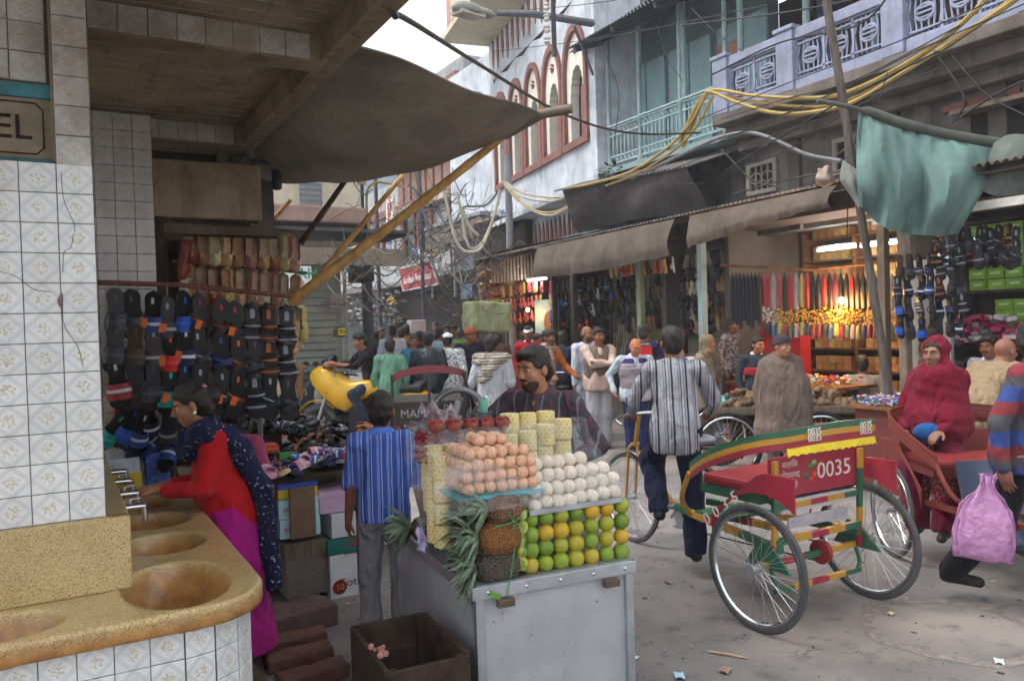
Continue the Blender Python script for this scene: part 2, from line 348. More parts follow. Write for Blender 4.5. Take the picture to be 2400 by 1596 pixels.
def m_road():
    n = NT('worn_road'); q = n.noise(1.1, 7, .62); c = n.mix(n.ramp(q, .3, .7), lin('65625f'), lin('8a8583')); c = n.mix(n.ma('MULTIPLY', n.ramp(n.noise(.55, 5, .6), .5, .7), .6), c, lin('9a8f84'))
    c = n.mix(n.ma('MULTIPLY', n.ramp(n.noise(5, 6, .7), .54, .7), .75), c, lin('4a4648')); v = n.n('TexVoronoi'); v.inputs['Scale'].default_value = 17; n.l(n.co(), v.inputs['Vector'])
    c = n.mix(n.ma('MULTIPLY', n.ma('LESS_THAN', v.outputs[0], .11), n.ramp(n.noise(2.3, 3), .52, .6)), c, lin('3d393a')); w = n.n('TexVoronoi', feature='DISTANCE_TO_EDGE'); w.inputs['Scale'].default_value = .8
    mp = n.n('VectorMath', operation='ADD'); n.l(n.co(), mp.inputs[0]); nn = n.n('TexNoise'); nn.inputs['Scale'].default_value = 3; nn.inputs['Detail'].default_value = 5; n.l(n.co(), nn.inputs[0]); n.l(nn.outputs[1], mp.inputs[1]); n.l(mp.outputs[0], w.inputs['Vector'])
    c = n.mix(n.ma('MULTIPLY', n.ma('LESS_THAN', w.outputs[0], .006), n.ma('MULTIPLY', n.ramp(n.noise(.7, 2), .5, .55), .6)), c, lin('4b4643')); n.col(c)
    n.bump(n.noise(160, 2, .7), .25, .006); return n.fin(.78, 0, .3)
def m_plaster(c, dirt, dk=.7, sc=1.3, streak=True, rough=.9):
    n = NT('plaster'); o = n.vary(lin(c), .12, 5, 6, lin(dirt), dk, sc)
    if streak: o = n.mix(n.ma('MULTIPLY', n.ramp(n.noise(2.5, 4, .7, n.scl((2.2, 2.2, .25))), .52, .72), dk*.7), o, lin(dirt))
    n.col(o); n.bump(n.ma('ADD', n.noise(40, 2, .7), n.ma('MULTIPLY', n.noise(3, 2), 2.)), .35, .012); return n.fin(rough, 0, .2)
def m_wood(c, d, sc=(3, 3, 30), rough=.8):
    n = NT('wood'); v = n.scl(sc); a = n.noise(1.5, 6, .65, v, .6); o = n.mix(n.ramp(a, .3, .7), lin(d), lin(c)); o = n.mix(n.ma('MULTIPLY', n.ramp(n.noise(6, 5), .55, .75), .5), o, lin('2a2420')); n.col(n.hsv(o, .12)); n.bump(a, .4, .004); return n.fin(rough, 0, .25)
WOOD_DK = m_wood('4a3a2c', '221a14', (4, 4, 4)); WOOD_GY = m_wood('857868', '584c40', (30, 3, 3)); WOOD_BR = m_wood('8a5f38', '4c2f1a', (5, 5, 1))
def m_bamboo():
    n = NT('bamboo'); a = n.noise(2, 5, .6, n.scl((9, 9, 2))); o = n.mix(n.ramp(a, .3, .7), lin('8f6a38'), lin('c79d5c')); o = n.mix(n.ma('MULTIPLY', n.ramp(n.noise(9, 5), .55, .7), .45), o, lin('5b3d20')); n.col(o); return n.fin(.5, 0, .4)
BAMB = m_bamboo()
def m_tarp(c, d, rough=.85, trans=0.):
    n = NT('tarpaulin'); o = n.vary(lin(c), .16, 3, 6, lin(d), .6, 1.6); o = n.mix(n.ma('MULTIPLY', n.ramp(n.noise(2., 5, .7, n.scl((5, 5, .5))), .52, .7), .4), o, lin(d)); n.col(o)
    n.bump(n.ma('ADD', n.noise(6, 2, .6, None, .6), n.ma('MULTIPLY', n.noise(260, 0), .03)), .7, .03); n.fin(rough, 0, .25)
    tb = n.n('BsdfTranslucent'); n.l(o, tb.inputs[0]); mx = n.n('MixShader'); mx.inputs[0].default_value = .3; n.l(n.b.outputs[0], mx.inputs[1]); n.l(tb.outputs[0], mx.inputs[2]); n.l(mx.outputs[0], n.t.nodes['Material Output'].inputs[0]); return n.m
RUST = M('6b5a4e', .8, .2, .3, 7, .4, 60, .004, '3d2b22', .7, 3); CORR = M('8d8a88', .6, .35, .25, 4, .3, 40, .003, '4c3f38', .8, 1.6)
STEEL = M('b9bec6', .38, .75, .12, 8, .1, 200, .001, '6f6a66', .4, 6); CHROME = M('d5d9de', .15, 1., .05, 9, 0); BLACK = M('1b1b1e', .55, 0, .3, 12, .2); RUBBER = M('4c4c4e', .8, 0, .2, 15, .2)
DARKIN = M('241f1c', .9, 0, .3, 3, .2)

# ---------------------------------------------------------------- ground
b = MB(); gx = np.linspace(-3, 45, 40); b.sheet([[V(x, y, -.004*0) for y in np.linspace(-3, 90, 60)] for x in gx]); struct(b.obj('road', m_road(), smooth=False))
b = MB(); b.sheet([[V(x, y, -.06) for y in (-160, 240)] for x in (-160, 240)]); struct(b.obj('ground', M('8a8683', .9, 0, .2, 3), smooth=False))
# round trench patch round the manhole
mc = V(4.13, 2.5, 0); b = MB(); g = []
for r, z in ((.40, .002), (.42, .006), (.435, .004), (.45, .007), (.47, .002)): g.append([mc+V(r*(1+.03*math.sin(5*a)+.02*math.sin(11*a+1))*math.cos(a), r*(1+.03*math.sin(5*a)+.02*math.sin(11*a+1))*math.sin(a), z) for a in np.linspace(0, 2*math.pi, 61)])
b.sheet(g); struct(b.obj('round_road_patch', M('837a73', .9, 0, .35, 24, .6, 120, .006, '5f5853', .7, 9)))

# ---------------------------------------------------------------- tiled hotel pillar
def tile_mesh(w, h, th=.006):
    b = MB(); c = .0025; x, z = w/2-.0012, h/2-.0012
    vs = [(-x, 0, -z), (x, 0, -z), (x, 0, z), (-x, 0, z), (-x, -th+c, -z), (x, -th+c, -z), (x, -th+c, z), (-x, -th+c, z), (-x+c, -th, -z+c), (x-c, -th, -z+c), (x-c, -th, z-c), (-x+c, -th, z-c)]
    b.add(vs, [(0, 1, 5, 4), (1, 2, 6, 5), (2, 3, 7, 6), (3, 0, 4, 7), (4, 5, 9, 8), (5, 6, 10, 9), (6, 7, 11, 10), (7, 4, 8, 11), (8, 9, 10, 11)]); return b
TM = tile_mesh(.1, .1).mesh('tile', False); TM.materials.append(TILE); TM2 = tile_mesh(.1, .1).mesh('tile', False); TM2.materials.append(TILE2); TM3 = tile_mesh(.1, .1).mesh('tile', False); TM3.materials.append(TILE_SHADE)
GROUT = M('6f6557', .95, 0, .3, 20); PLB = m_plaster('8c7f68', '3f342a', .8)
def tiles(parent, pts, rot=(0, 0, 0), me=None, sc=(1, 1, 1), jit=.0015):
    for p in pts: inst('tile', me or TM, (p[0], p[1]+rnd.uniform(-jit, jit), p[2]), (rot[0]+rnd.uniform(-.006, .006), rot[1], rot[2]+rnd.uniform(-.006, .006)), parent, sc)
PY0 = 3.05; XE = .13; TW = .108
hp = empty('hotel_pillar', (0, 0, 0), 0, 'white flower-tiled pillar with sign panel, at the left edge', 'pillar')
b = MB(); b.box((-.435, 3.6, .62), (1.13, 1.1, 1.24)).box((-.435, 3.6, 1.765), (1.13, 1.1, 1.05)); b.box((.071, 3.55, 2.66), (.118, 1.0, .73)).box((-.5, 3.62, 2.66), (1.02, 1.0, .73)); b.obj('wall', GROUT, hp, False)
tiles(hp, [(XE-TW/2-.002-i*TW, PY0, 2.24-j*.1) for i in range(4) for j in range(12)], sc=(1.08, 1, 1))
tiles(hp, [(XE-TW/2-.002, PY0-.001, 2.335+j*.1) for j in range(7)], me=TM2, sc=(1.06, 1, 1))
tiles(hp, [(-.05-TW*i, 3.115, 2.62+j*.1) for i in range(4) for j in range(4)], me=TM2, sc=(1.08, 1, 1))
b = MB(); 
for z in (2.535, 2.285): b.box((-.3, 3.105, z), (.64, .03, .045))
b.obj('blue_rail', M('3f7680', .7, 0, .2, 9, .3, 60, .003, '3f3a34', .8, 6), hp, False)
b = MB(); b.box((-.3, 3.108, 2.41), (.64, .024, .2)); sp = b.obj('sign_panel', M('8c806c', .85, 0, .2, 7, .3, 80, .003, '4c4031', .6, 5), hp, False)
b = MB(); fx0, fx1, z0, z1, c = -.5, -.012, 2.325, 2.495, .022; q = [(fx0, z1), (fx1-c, z1), (fx1, z1-c), (fx1, z0+c), (fx1-c, z0), (fx0, z0)]
for (a, e), (a2, e2) in zip(q[:-1], q[1:]): b.span((a, 3.0945, e), (a2, 3.0945, e2), .005, .004)
b.obj('sign_border', M('2a2018', .9), sp, False)
text('sign_lettering', 'HOTEL', .115, (-.222, 3.0935, 2.408), (1, 0, 0), (0, 0, 1), M('2b1f18', .9), sp, .003, sx=.98)
for q in ([(143, 405), (150, 470), (172, 520), (176, 545)], [(172, 548), (166, 580), (150, 592), (147, 640)], [(147, 690), (150, 760), (182, 812), (195, 860)], [(0, 636), (40, 650), (80, 678), (120, 684)]):
    b = MB(); b.tube(catm([PY(x, y, PY0-.0075) for x, y in q], 5), .0009, 4); b.obj('crack', M('3a332c', 1), hp, False)
b = MB(); q = [PY(x, y, PY0-.008) for x, y in ((146, 686), (140, 690), (134, 703), (137, 716), (147, 724))]; b.prism(q, (0, .004, 0)); b.obj('broken_patch', M('7a6a66', .95, 0, .3, 40), hp, False)

# ---------------------------------------------------------------- wash counter with basins
xs, ys, zs = axis(-.75, .64, .011), axis(2.62, 4.92, .011), axis(.55, .9, .008)
sd_ = SDF(xs, ys, zs); X, Y, Z = xs[:, None, None], ys[None, :, None], zs[None, None, :]
def rrect(X, Y, x0, x1, y0, y1, r): a = np.abs(X-(x0+x1)/2)-(x1-x0)/2+r; c = np.abs(Y-(y0+y1)/2)-(y1-y0)/2+r; return np.sqrt(np.maximum(a, 0)**2+np.maximum(c, 0)**2)+np.minimum(np.maximum(a, c), 0)-r
d2 = np.minimum(rrect(X, Y, -2, .605, 2.655, 4.88, .24), 9)+0*Z; dz = np.abs(Z-.805)-.035; rr = .012
sd_.F = (np.sqrt(np.maximum(d2+rr, 0)**2+np.maximum(dz+rr, 0)**2)+np.minimum(np.maximum(d2+rr, dz+rr), 0)-rr).astype(np.float32)
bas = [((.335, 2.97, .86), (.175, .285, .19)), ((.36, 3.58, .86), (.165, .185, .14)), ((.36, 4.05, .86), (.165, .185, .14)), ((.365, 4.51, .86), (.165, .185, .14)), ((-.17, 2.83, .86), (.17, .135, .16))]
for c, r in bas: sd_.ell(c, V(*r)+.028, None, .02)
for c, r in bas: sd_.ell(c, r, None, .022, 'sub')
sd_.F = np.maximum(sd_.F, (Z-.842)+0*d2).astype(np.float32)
wc = empty('wash_counter', (0, 0, 0), 0, 'speckled granite wash counter with scooped basins and tiled base', 'wash counter')
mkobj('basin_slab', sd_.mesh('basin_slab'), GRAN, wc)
for c, r in bas: b = MB(); b.lathe([(.0, -.002), (.022, -.002), (.024, .001), (.02, .003), (0, .0)], 12, (c[0]-.02, c[1]-.03, c[2]-r[2]+.005)); b.obj('drain', BLACK, wc)
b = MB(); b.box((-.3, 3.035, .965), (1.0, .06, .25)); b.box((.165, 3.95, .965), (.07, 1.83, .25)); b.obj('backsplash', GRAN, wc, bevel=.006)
b = MB(); g = []
for z in (0, .78): g.append([V(-1.2, 2.70, z), V(.3, 2.70, z)]+[V(.32+.24*math.sin(a), 2.94-.24*math.cos(a), z) for a in np.linspace(.1, math.pi/2, 10)]+[V(.56, 4.85, z)])
b.sheet(g); b.obj('base', GROUT, wc)
for j in range(4):
    z = .725-j*.1
    tiles(wc, [(.27-i*.1, 2.698, z) for i in range(9)])
    for k in range(4):
        a = (k+.5)*math.pi/8; inst('tile', TM, (.32+.242*math.sin(a), 2.94-.242*math.cos(a), z), (0, 0, a), wc, (.93, 1, 1))
    for k in range(12): inst('tile', TM, (.562, 2.99+k*.1, z), (0, 0, math.pi/2), wc)
for k, (y, wy) in enumerate(((4.05, 0), (3.72, 0), (4.42, 0), (4.75, 0))):
    t = empty('tap', (.2, y, .95), 0, ['chrome tap nearest the camera over the granite basins', 'second chrome tap along the granite basins', 'chrome tap under the washing hands', 'farthest chrome tap beside the shoe boxes'][[1, 0, 2, 3][k]], 'tap', 'taps on the wash counter')
    b = MB(); b.tube([(.0, 0, .03), (.095, 0, .03), (.105, 0, .026)], .015, 10).lathe([(.02, 0), (.02, .006), (.012, .01)], 12, (0, 0, .03), Ry(math.pi/2)); b.tube([(.1, 0, .032), (.104, 0, .01), (.104, 0, -.045)], [.015, .014, .012], 10); b.obj('spout', CHROME, t, rel=True)
    b = MB(); b.tube([(.05, 0, .04), (.05, 0, .062)], .007, 8); b.box((.062, 0, .066), (.055, .012, .007)); b.obj('lever', CHROME, t, bevel=.002, rel=True)

# ---------------------------------------------------------------- tiled canopy
cn = empty('tiled_canopy', (0, 0, 0), 0, 'stained flower-tiled canopy with beams over the wash counter', 'canopy')
CZ = 3.0; CE = 1.15
b = MB(); b.box((-.2, 3.9, CZ+.075), (2.66, 4.4, .15)); b.obj('slab', PLB, cn, False)
b = MB(); beams = [1.75, 3.5, 5.22]
for y in beams: b.box((.4, y, CZ-.055), (1.36, .15, .12))
b.box((CE-.05, 3.9, CZ-.05), (.1, 4.38, .12)); b.obj('beam', PLB, cn, False)
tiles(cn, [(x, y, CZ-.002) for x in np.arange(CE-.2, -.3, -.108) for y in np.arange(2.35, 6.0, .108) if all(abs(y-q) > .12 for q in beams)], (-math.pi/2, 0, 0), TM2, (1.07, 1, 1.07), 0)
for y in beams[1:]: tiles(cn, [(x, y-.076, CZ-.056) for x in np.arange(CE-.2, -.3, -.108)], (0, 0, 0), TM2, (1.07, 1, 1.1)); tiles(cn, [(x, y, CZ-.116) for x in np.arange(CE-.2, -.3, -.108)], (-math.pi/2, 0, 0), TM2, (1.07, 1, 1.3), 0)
b = MB(); b.lathe([(0, -.02), (.045, -.016), (.062, 0)], 14); sm = b.mesh('scallop'); sm.materials.append(M('7d725f', .8, 0, .2, 10, .3, 80, .003, '443a2e', .7, 7))
for i in range(41): inst('scallop', sm, (CE-.05, 1.75+i*.108, CZ-.107), (0, .15, 0), cn, (.72, .82, .7))

# ---------------------------------------------------------------- second tiled wall and the recess with the shoe racks
w2 = empty('tiled_wall', (0, 0, 0), 0, 'flower-tiled wall behind the hanging black slippers', 'wall')
b = MB(); b.box((-.1, 5.3, 1.5), (1.24, .58, 3.0)); b.obj('wall', GROUT, w2, False)
tiles(w2, [(.468-i*.1, 5.008, 2.93-j*.1) for i in range(7) for j in range(23)], me=TM3)
rc_ = empty('shuttered_shopfront', (0, 0, 0), 0, 'old shopfront recess with a beige shutter box behind the embroidered shoes', 'shopfront')
b = MB(); b.box((.95, 6.05, 1.5), (1.0, .06, 3.0)); b.obj('back_wall', M('5a5048', .9, 0, .3, 3, .3, 60, .004, '2b2420', .8, 2), rc_, False)
b = MB(); b.box((.87, 5.5, 2.62), (.66, .4, .36)); b.obj('shutter_box', m_plaster('a3937a', '4a3a2b', .75, 2.), rc_, False, bevel=.01)
b = MB(); b.box((.9, 5.42, 2.36), (.8, .36, .05)); b.obj('ledge', m_plaster('6f6455', '332a22', .8), rc_, False)
b = MB(); b.box((.56, 5.2, 1.25), (.05, .06, 2.35)).box((.72, 5.95, 1.2), (.06, .06, 2.4)); b.obj('frame_post', WOOD_DK, rc_, False)
b = MB(); b.tube([(1.17, 5.45, 1.0), (1.16, 5.44, 2.9)], .017, 8); T(b.obj('grey_pole', M('6f6a66', .6, .4, .2)), 'thin grey iron pole beside the embroidered shoes under the canopy', 'pole')
b = MB(); b.tube([(1.17, 5.45, 2.84), (1.25, 5.44, 2.86), (1.31, 5.42, 2.83)], .008, 6).ball((1.19, 5.44, 2.85), .03, 8, 6).lathe([(.02, .06), (.034, .05), (.034, -.07), (.02, -.08)], 10, (1.33, 5.42, 2.75)); T(b.obj('wall_lamp', M('3a4248', .5, .3)), 'small dark lamp fitting on the pole under the awning', 'lamp')

# ---------------------------------------------------------------- dark canvas awning and its poles
A = PX(846, 108, CE+.02); Bt = P(1270, 268, 4.6); Cc = P(880, 408, 5.6); D = P(600, 490, 6.1); Ee = PX(600, 350, CE+.03)
TARP = m_tarp('8f887d', '68615a')
b = MB(); g = []
top0, top1 = A, Ee                      # along the canopy edge, near to far
low = catm([Bt, P(1080, 368, 4.9), P(880, 408, 5.3), P(730, 402, 5.7), P(598, 368, 6.0)], 8); upc = catm([A, PX(736, 196, CE+.02), PX(655, 268, CE+.02), PX(596, 318, CE+.02), P(570, 350, 6.0)], 8)
for i in range(25):
    t = i/24; row = []
    for j in range(len(low)):
        a = upc[j]; c = low[j]; p = a+(c-a)*t; p = p-V(0, 0, .17*math.sin(math.pi*t)*min(1, (j/len(low))*2.2)); p = p+V(0, 0, .014*math.sin(9*t+j*.7)); row.append(p)
    g.append(row)
b.sheet(g, .008); aw = b.obj('canvas_awning', TARP, None, ang=80); T(aw, 'large dark grey-brown canvas awning stretched out from the tiled canopy', 'awning')
b = MB(); b.sheet([[P(598+(710-598)*u, 350+(405-350)*u, 6.02-.2*u)*(1-v)+P(588+(640-588)*u, 492-(492-440)*u, 6.1)*v for u in np.linspace(0, 1, 7)] for v in np.linspace(0, 1, 7)], .006); b.obj('hanging_flap', TARP, aw, ang=80)
b = MB(); e = P(1340, 255, 4.55); b.tube([low[0]+(low[4]-low[0])*.9, low[0], e], .028, 10).tube([e, e+nrm(e-low[0])*.002], .02, 10); b.obj('awning_pole', M('6f665a', .7, .2, .2), aw)
def bamboo(a, c, r0, r1, label, m=None):
    a = np.asarray(a); c = np.asarray(c); b = MB(); L = np.linalg.norm(c-a); n = max(4, int(L/.055)); pts = []; rs = []
    k = max(3, int(L/.33))
    for i in range(n+1):
        t = i/n; pts.append(a+(c-a)*t+V(0, 0, -.02*math.sin(math.pi*t))*L*.35); q = abs((t*k+.3) % 1-.5); rs.append((r0+(r1-r0)*t)*(1.13 if q < .5/(n/k)*.6 else 1))
    b.tube(pts, rs, 10); return T(b.obj('bamboo_pole', m or BAMB), label, 'pole')
bamboo(P(680, 708, 4.85), P(1182, 318, 4.75), .033, .023, 'thick yellow bamboo prop running up to the awning tip')
bamboo(P(690, 712, 5.0), P(945, 410, 5.35), .02, .016, 'thinner bamboo prop behind the thick one')
bamboo(P(705, 570, 5.3), P(815, 415, 5.5), .02, .018, 'dark weathered prop behind the bamboo poles', WOOD_DK)
bamboo(P(625, 530, 6.2), P(682, 468, 6.1), .018, .016, 'short bamboo stub beside the cream building window')
bamboo(P(275, 985, 4.7), P(400, 925, 4.85), .028, .024, 'short bamboo pole leaning behind the shoe boxes')
# ---------------------------------------------------------------- right side: buildings
def wallbox(b, x0, x1, y0, y1, z0, z1): return b.box(((x0+x1)/2, (y0+y1)/2, (z0+z1)/2), (x1-x0, y1-y0, z1-z0))
LAV = m_plaster('989eb6', '6c6d76', .55, 2.); GREENP = m_plaster('8aa0a2', '5a6768', .55, 1.8); GREY_W = m_plaster('716d69', '2f2a27', .85, 1.3); WHITE_W = m_plaster('c6cdd6', '74777c', .7, 1.1); REDP = m_plaster('87605a', '5f4642', .5, 2.)
CREAM = m_plaster('c9c3b0', '857a68', .5, .8); BRICKR = m_plaster('8f675a', '594540', .5, 1.5); DOORB = m_wood('77584c', '4c3630', (6, 6, 1.2)); GLASSD = M('22262b', .15, 0, .3, 2, 0)
def corr(b, a0, a1, c0, c1, pitch=.08, amp=.018, th=0.):
    """corrugated sheet: edge a0-a1 (ridges run from it to edge c0-c1)"""
    a0, a1, c0, c1 = [np.asarray(q, float) for q in (a0, a1, c0, c1)]; L = np.linalg.norm(a1-a0); n = int(L/pitch*6); g = []
    for i in range(n+1):
        t = i/n; dz = V(0, 0, amp*math.sin(t*L/pitch*2*math.pi)); g.append([a0+(a1-a0)*t+dz, (a0+(a1-a0)*t+c0+(c1-c0)*t)/2+dz*.9, c0+(c1-c0)*t+dz])
    return b.sheet(g)
# blue balustrade house
bh = empty('balustrade_house', (0, 0, 0), 0, 'weathered grey house with pierced lavender balustrade, at right', 'building')
b = MB(); wallbox(b, 9.2, 9.5, 2.5, 8.62, 2.95, 4.55); b.obj('wall', GREY_W, bh, False)
b = MB(); wallbox(b, 8.5, 9.5, 2.5, 8.62, 4.55, 4.70); wallbox(b, 8.75, 9.2, 2.5, 8.6, 4.38, 4.55); wallbox(b, 9.0, 9.2, 2.5, 8.6, 4.22, 4.38); b.obj('cornice', m_plaster('7b736c', '3f3834', .7), bh, False, bevel=.015)
for y in (7.7, 6.2, 4.9, 3.6): b = MB(); wallbox(b, 9.13, 9.2, y-.1, y+.1, 2.95, 4.22); b.obj('pilaster', m_plaster('5f5854', '332d2a', .7), bh, False)
b = MB(); wallbox(b, 10.6, 10.8, 2.5, 8.6, 4.7, 8.5); b.obj('upper_wall', m_plaster('5f646c', '3a3b3f', .6), bh, False)
pil = [8.46, 7.28, 5.72, 4.2, 2.8]
for y in pil: b = MB(); wallbox(b, 8.5, 8.72, y-.14, y+.14, 4.7, 5.5); b.box((8.61, y, 5.53), (.27, .33, .06)); b.obj('balustrade_pier', LAV, bh, False, bevel=.012)
for y1, y0 in zip(pil[:-1], pil[1:]):
    yl, yr = y0+.14, y1-.14; 
    for z_ in (5.36, 4.7): b = MB(); wallbox(b, 8.54, 8.68, yl, yr, z_, z_+.14); b.obj('balustrade_rail', LAV, bh, False, bevel=.01)
    b = MB(); zb, zt = 4.86, 5.34; n = max(2, round((yr-yl)/.42)); w = (yr-yl)/n
    for z in (zb-.01, zb+.05, zt-.05, zt+.01): b.span((8.6, yl, z), (8.6, yr, z), .045, .022)
    for k in range(n+1): b.span((8.6, yl+k*w, zb), (8.6, yl+k*w, zt), .045, .03)
    for k in range(n):
        cy, cz = yl+(k+.5)*w, (zb+zt)/2; R_ = w*.27
        b.tube([(8.6, cy+R_*math.cos(a), cz+R_*.8*math.sin(a)) for a in np.linspace(0, 2*math.pi, 17)[:-1]], .021, 6, closed=True)
        for dz in (-.055, 0, .055): b.span((8.6, cy-R_*.8, cz+dz), (8.6, cy+R_*.8, cz+dz), .04, .02)
        for q in (-.4, -.25, -.1, .1, .25, .4):
            for sg in (-1, 1): b.tube([(8.6, cy+q*w, cz+sg*.225), (8.6, cy+q*w, cz+sg*(.1+abs(q)*.2)), (8.6, cy+q*w*1.15, cz+sg*.02+sg*abs(.3-abs(q))*.2)], .012, 5)
    b.obj('balustrade_screen', LAV, bh)
for px in (1600, 1735, 1890, 2050): y = PX(px, 60, 8.95)[1]; b = MB(); b.lathe([(.075, 0), (.075, .1), (.05, .14), (.05, 3.3)], 12, (8.95, y, 4.7)); b.obj('column', GREENP, bh)
for y in (9.3, 8.2, 7.0, 5.6): b = MB(); wallbox(b, 10.52, 10.6, y-.14, y+.14, 4.7, 8.4); b.obj('wall_pilaster', M('6f739a', .8, 0, .2, 4), bh, False)
for y in (8.75, 7.6, 6.3, 5.0): b = MB(); wallbox(b, 10.55, 10.6, y-.36, y+.36, 4.72, 6.9); b.obj('doorway', M('4a4540', .8, 0, .3, 3), bh, False); b = MB(); wallbox(b, 10.50, 10.55, y-.33, y+.05, 4.74, 6.8); b.obj('door_leaf', DOORB, bh, False, bevel=.01)
b = MB(); corr(b, (8.25, 2.5, 6.72), (8.25, 12.0, 6.72), (10.6, 2.5, 7.6), (10.6, 12.0, 7.6), .09, .02); b.obj('eave_sheet', M('5c6266', .6, .3, .2, 3, .3, 60, .003, '3a3330', .7, 1.5), bh)
b = MB(); 
for y in np.arange(3, 12, 1.1): b.span((8.3, y, 6.66), (10.6, y, 7.5), .06, .09)
b.span((8.95, 2.5, 6.95), (8.95, 12, 6.95), .08, .1); b.obj('rafter_frame', M('4f5558', .8), bh, False)
def lattice(parent, X, y0, y1, z0, z1, m, name='vent_grille'):
    b = MB(); f = .06
    wallbox(b, X-.05, X, y0-f, y1+f, z1, z1+f); wallbox(b, X-.05, X, y0-f, y1+f, z0-f, z0); wallbox(b, X-.05, X, y0-f, y0, z0, z1); wallbox(b, X-.05, X, y1, y1+f, z0, z1); g = b.obj(name, m, parent, False)
    b = MB(); n = int((y1-y0)/.11)
    for k in range(n+1): b.span((X-.02, y0+(y1-y0)*k/n, z0), (X-.02, y0+(y1-y0)*k/n, z1), .03, .018)
    k = int((z1-z0)/.09)
    for i in range(1, k):
        for j in range(n): o = .03 if (i+j) % 2 else -.03; b.span((X-.02, y0+(y1-y0)*j/n, z0+(z1-z0)*i/k+o), (X-.02, y0+(y1-y0)*(j+1)/n, z0+(z1-z0)*i/k-o), .03, .016)
    b.obj('lattice', m, g, False); b = MB(); wallbox(b, X-.012, X-.004, y0, y1, z0, z1); b.obj('vent_backing', DARKIN, g, False)
VENT = m_plaster('9a948a', '5f5851', .5, 3.)
lattice(bh, 9.19, 8.08, 8.88-.35, 3.62, 3.98, VENT); lattice(bh, 9.19, 6.45, 7.0, 3.66, 4.02, VENT)
b = MB(); wallbox(b, 9.15, 9.19, 4.0, 5.2, 3.3, 3.95); b.obj('dark_opening', DARKIN, bh, False); b = MB(); wallbox(b, 8.9, 9.2, 3.9, 5.3, 3.95, 4.0); b.obj('lintel_board', WOOD_GY, bh, False)
for y in np.arange(3.0, 5.4, .3): b = MB(); b.box((9.185, y, 4.10+.0*y), (.05, .27, .08), Rx(rnd.uniform(-.05, .05))); b.obj('brick', M('8a5a50', .9, 0, .25, 20, .4, 60, .004, None, .5, 2, .2), bh, False)

# green balcony house
gh = empty('balcony_house', (0, 0, 0), 0, 'pale green wooden house with iron balcony railing beside the mosque', 'building')
b = MB(); wallbox(b, 9.7, 9.95, 8.62, 12.1, 4.4, 8); b.obj('wall', M('6b7c7e', .85, 0, .2, 3, .3, 40, .004, '4a5354', .6, 2), gh, False)
b = MB(); wallbox(b, 8.85, 9.7, 8.66, 12.05, 4.42, 4.52); b.obj('balcony_floor', GREENP, gh, False)
b = MB(); wallbox(b, 9.3, 9.6, 8.62, 12.1, 2.9, 4.42); b.obj('lower_wall', GREY_W, gh, False)
for y in (9.1, 10.3, 11.45):
    for dy in (-.27, .27): b = MB(); wallbox(b, 9.64, 9.7, y+dy-.25, y+dy+.25, 4.54, 6.5); b.obj('door_leaf', M('93b4b8', .75, 0, .15, 6, .3, 50, .003, '6a7f80', .5, 3), gh, False, bevel=.01)
b = MB(); wallbox(b, 9.6, 9.64, 9.05, 9.6, 4.6, 6.2); b.obj('wooden_shutter', M('a07a6c', .8, 0, .2, 6), gh, False)
for y in (8.72, 9.72, 10.75, 11.62): b = MB(); b.lathe([(.06, 0), (.06, .08), (.04, .12), (.04, .7), (.06, .74), (.04, .8), (.038, 2.35)], 10, (8.9, y, 4.5)); b.obj('balcony_post', GREENP, gh)
rail = [8.72, 9.72, 10.75, 11.62]
for y0, y1 in zip(rail[:-1], rail[1:]):
    b = MB()
    for z in (4.6, 4.72, 5.1, 5.24): b.span((8.9, y0, z), (8.9, y1, z), .03, .022)
    b.span((8.9, y0, 5.28), (8.9, y1, 5.28), .07, .03); n = int((y1-y0)/.1)
    for k in range(n+1): y = y0+(y1-y0)*k/n; b.tube([(8.9, y, 4.6), (8.9, y, 4.85), (8.9, y, 4.9), (8.9, y, 5.1)], [.008, .008, .016, .008], 6)
    for k in range(n): y = y0+(y1-y0)*(k+.5)/n; b.tube([(8.9, y+.045*math.cos(a), 5.1+.09*math.sin(a)) for a in np.linspace(0, math.pi, 7)], .007, 4); b.tube([(8.9, y+.04*math.cos(a), 4.66+.045*math.sin(a)) for a in np.linspace(0, 2*math.pi, 9)[:-1]], .007, 4, closed=True)
    b.obj('railing_panel', M('9fb8ba', .6, .2, .15, 6, .2), gh)
b = MB(); corr(b, (8.45, 8.7, 6.95+.02), (8.45, 12.2, 6.75), (9.9, 8.7, 7.4), (9.9, 12.2, 7.3), .085, .02); b.obj('eave_sheet', CORR, gh)
# leaning plant under the balcony
pl = empty('wall_plant', (8.75, 11.3, 4.1), 0, 'bushy plant growing out of the wall below the iron balcony', 'plant'); b = MB(); lf = []
for i in range(150):
    a = rnd.uniform(0, 6.28); r = abs(rnd.gauss(0, .2)); p = V(.1*math.cos(a)-.1, r*math.cos(a)*1.2, .12+rnd.uniform(-.35, .3)); d = nrm(V(-.5+rnd.uniform(-.6, .4), math.cos(a), rnd.uniform(-.7, .4))); s_ = np.cross(d, (0, 0, 1))*.035; L = rnd.uniform(.12, .24)
    b.add([p, p+d*L*.5+s_, p+d*L, p+d*L*.5-s_], [(0, 1, 2, 3)])
b.obj('foliage', M('46564a', .7, 0, .4, 9, 0), pl, False, rel=True); b = MB(); b.tube([(.2, 0, -.3), (.05, 0, -.1), (-.05, .05, .2)], .015, 5); b.obj('stem', WOOD_DK, pl, rel=True)

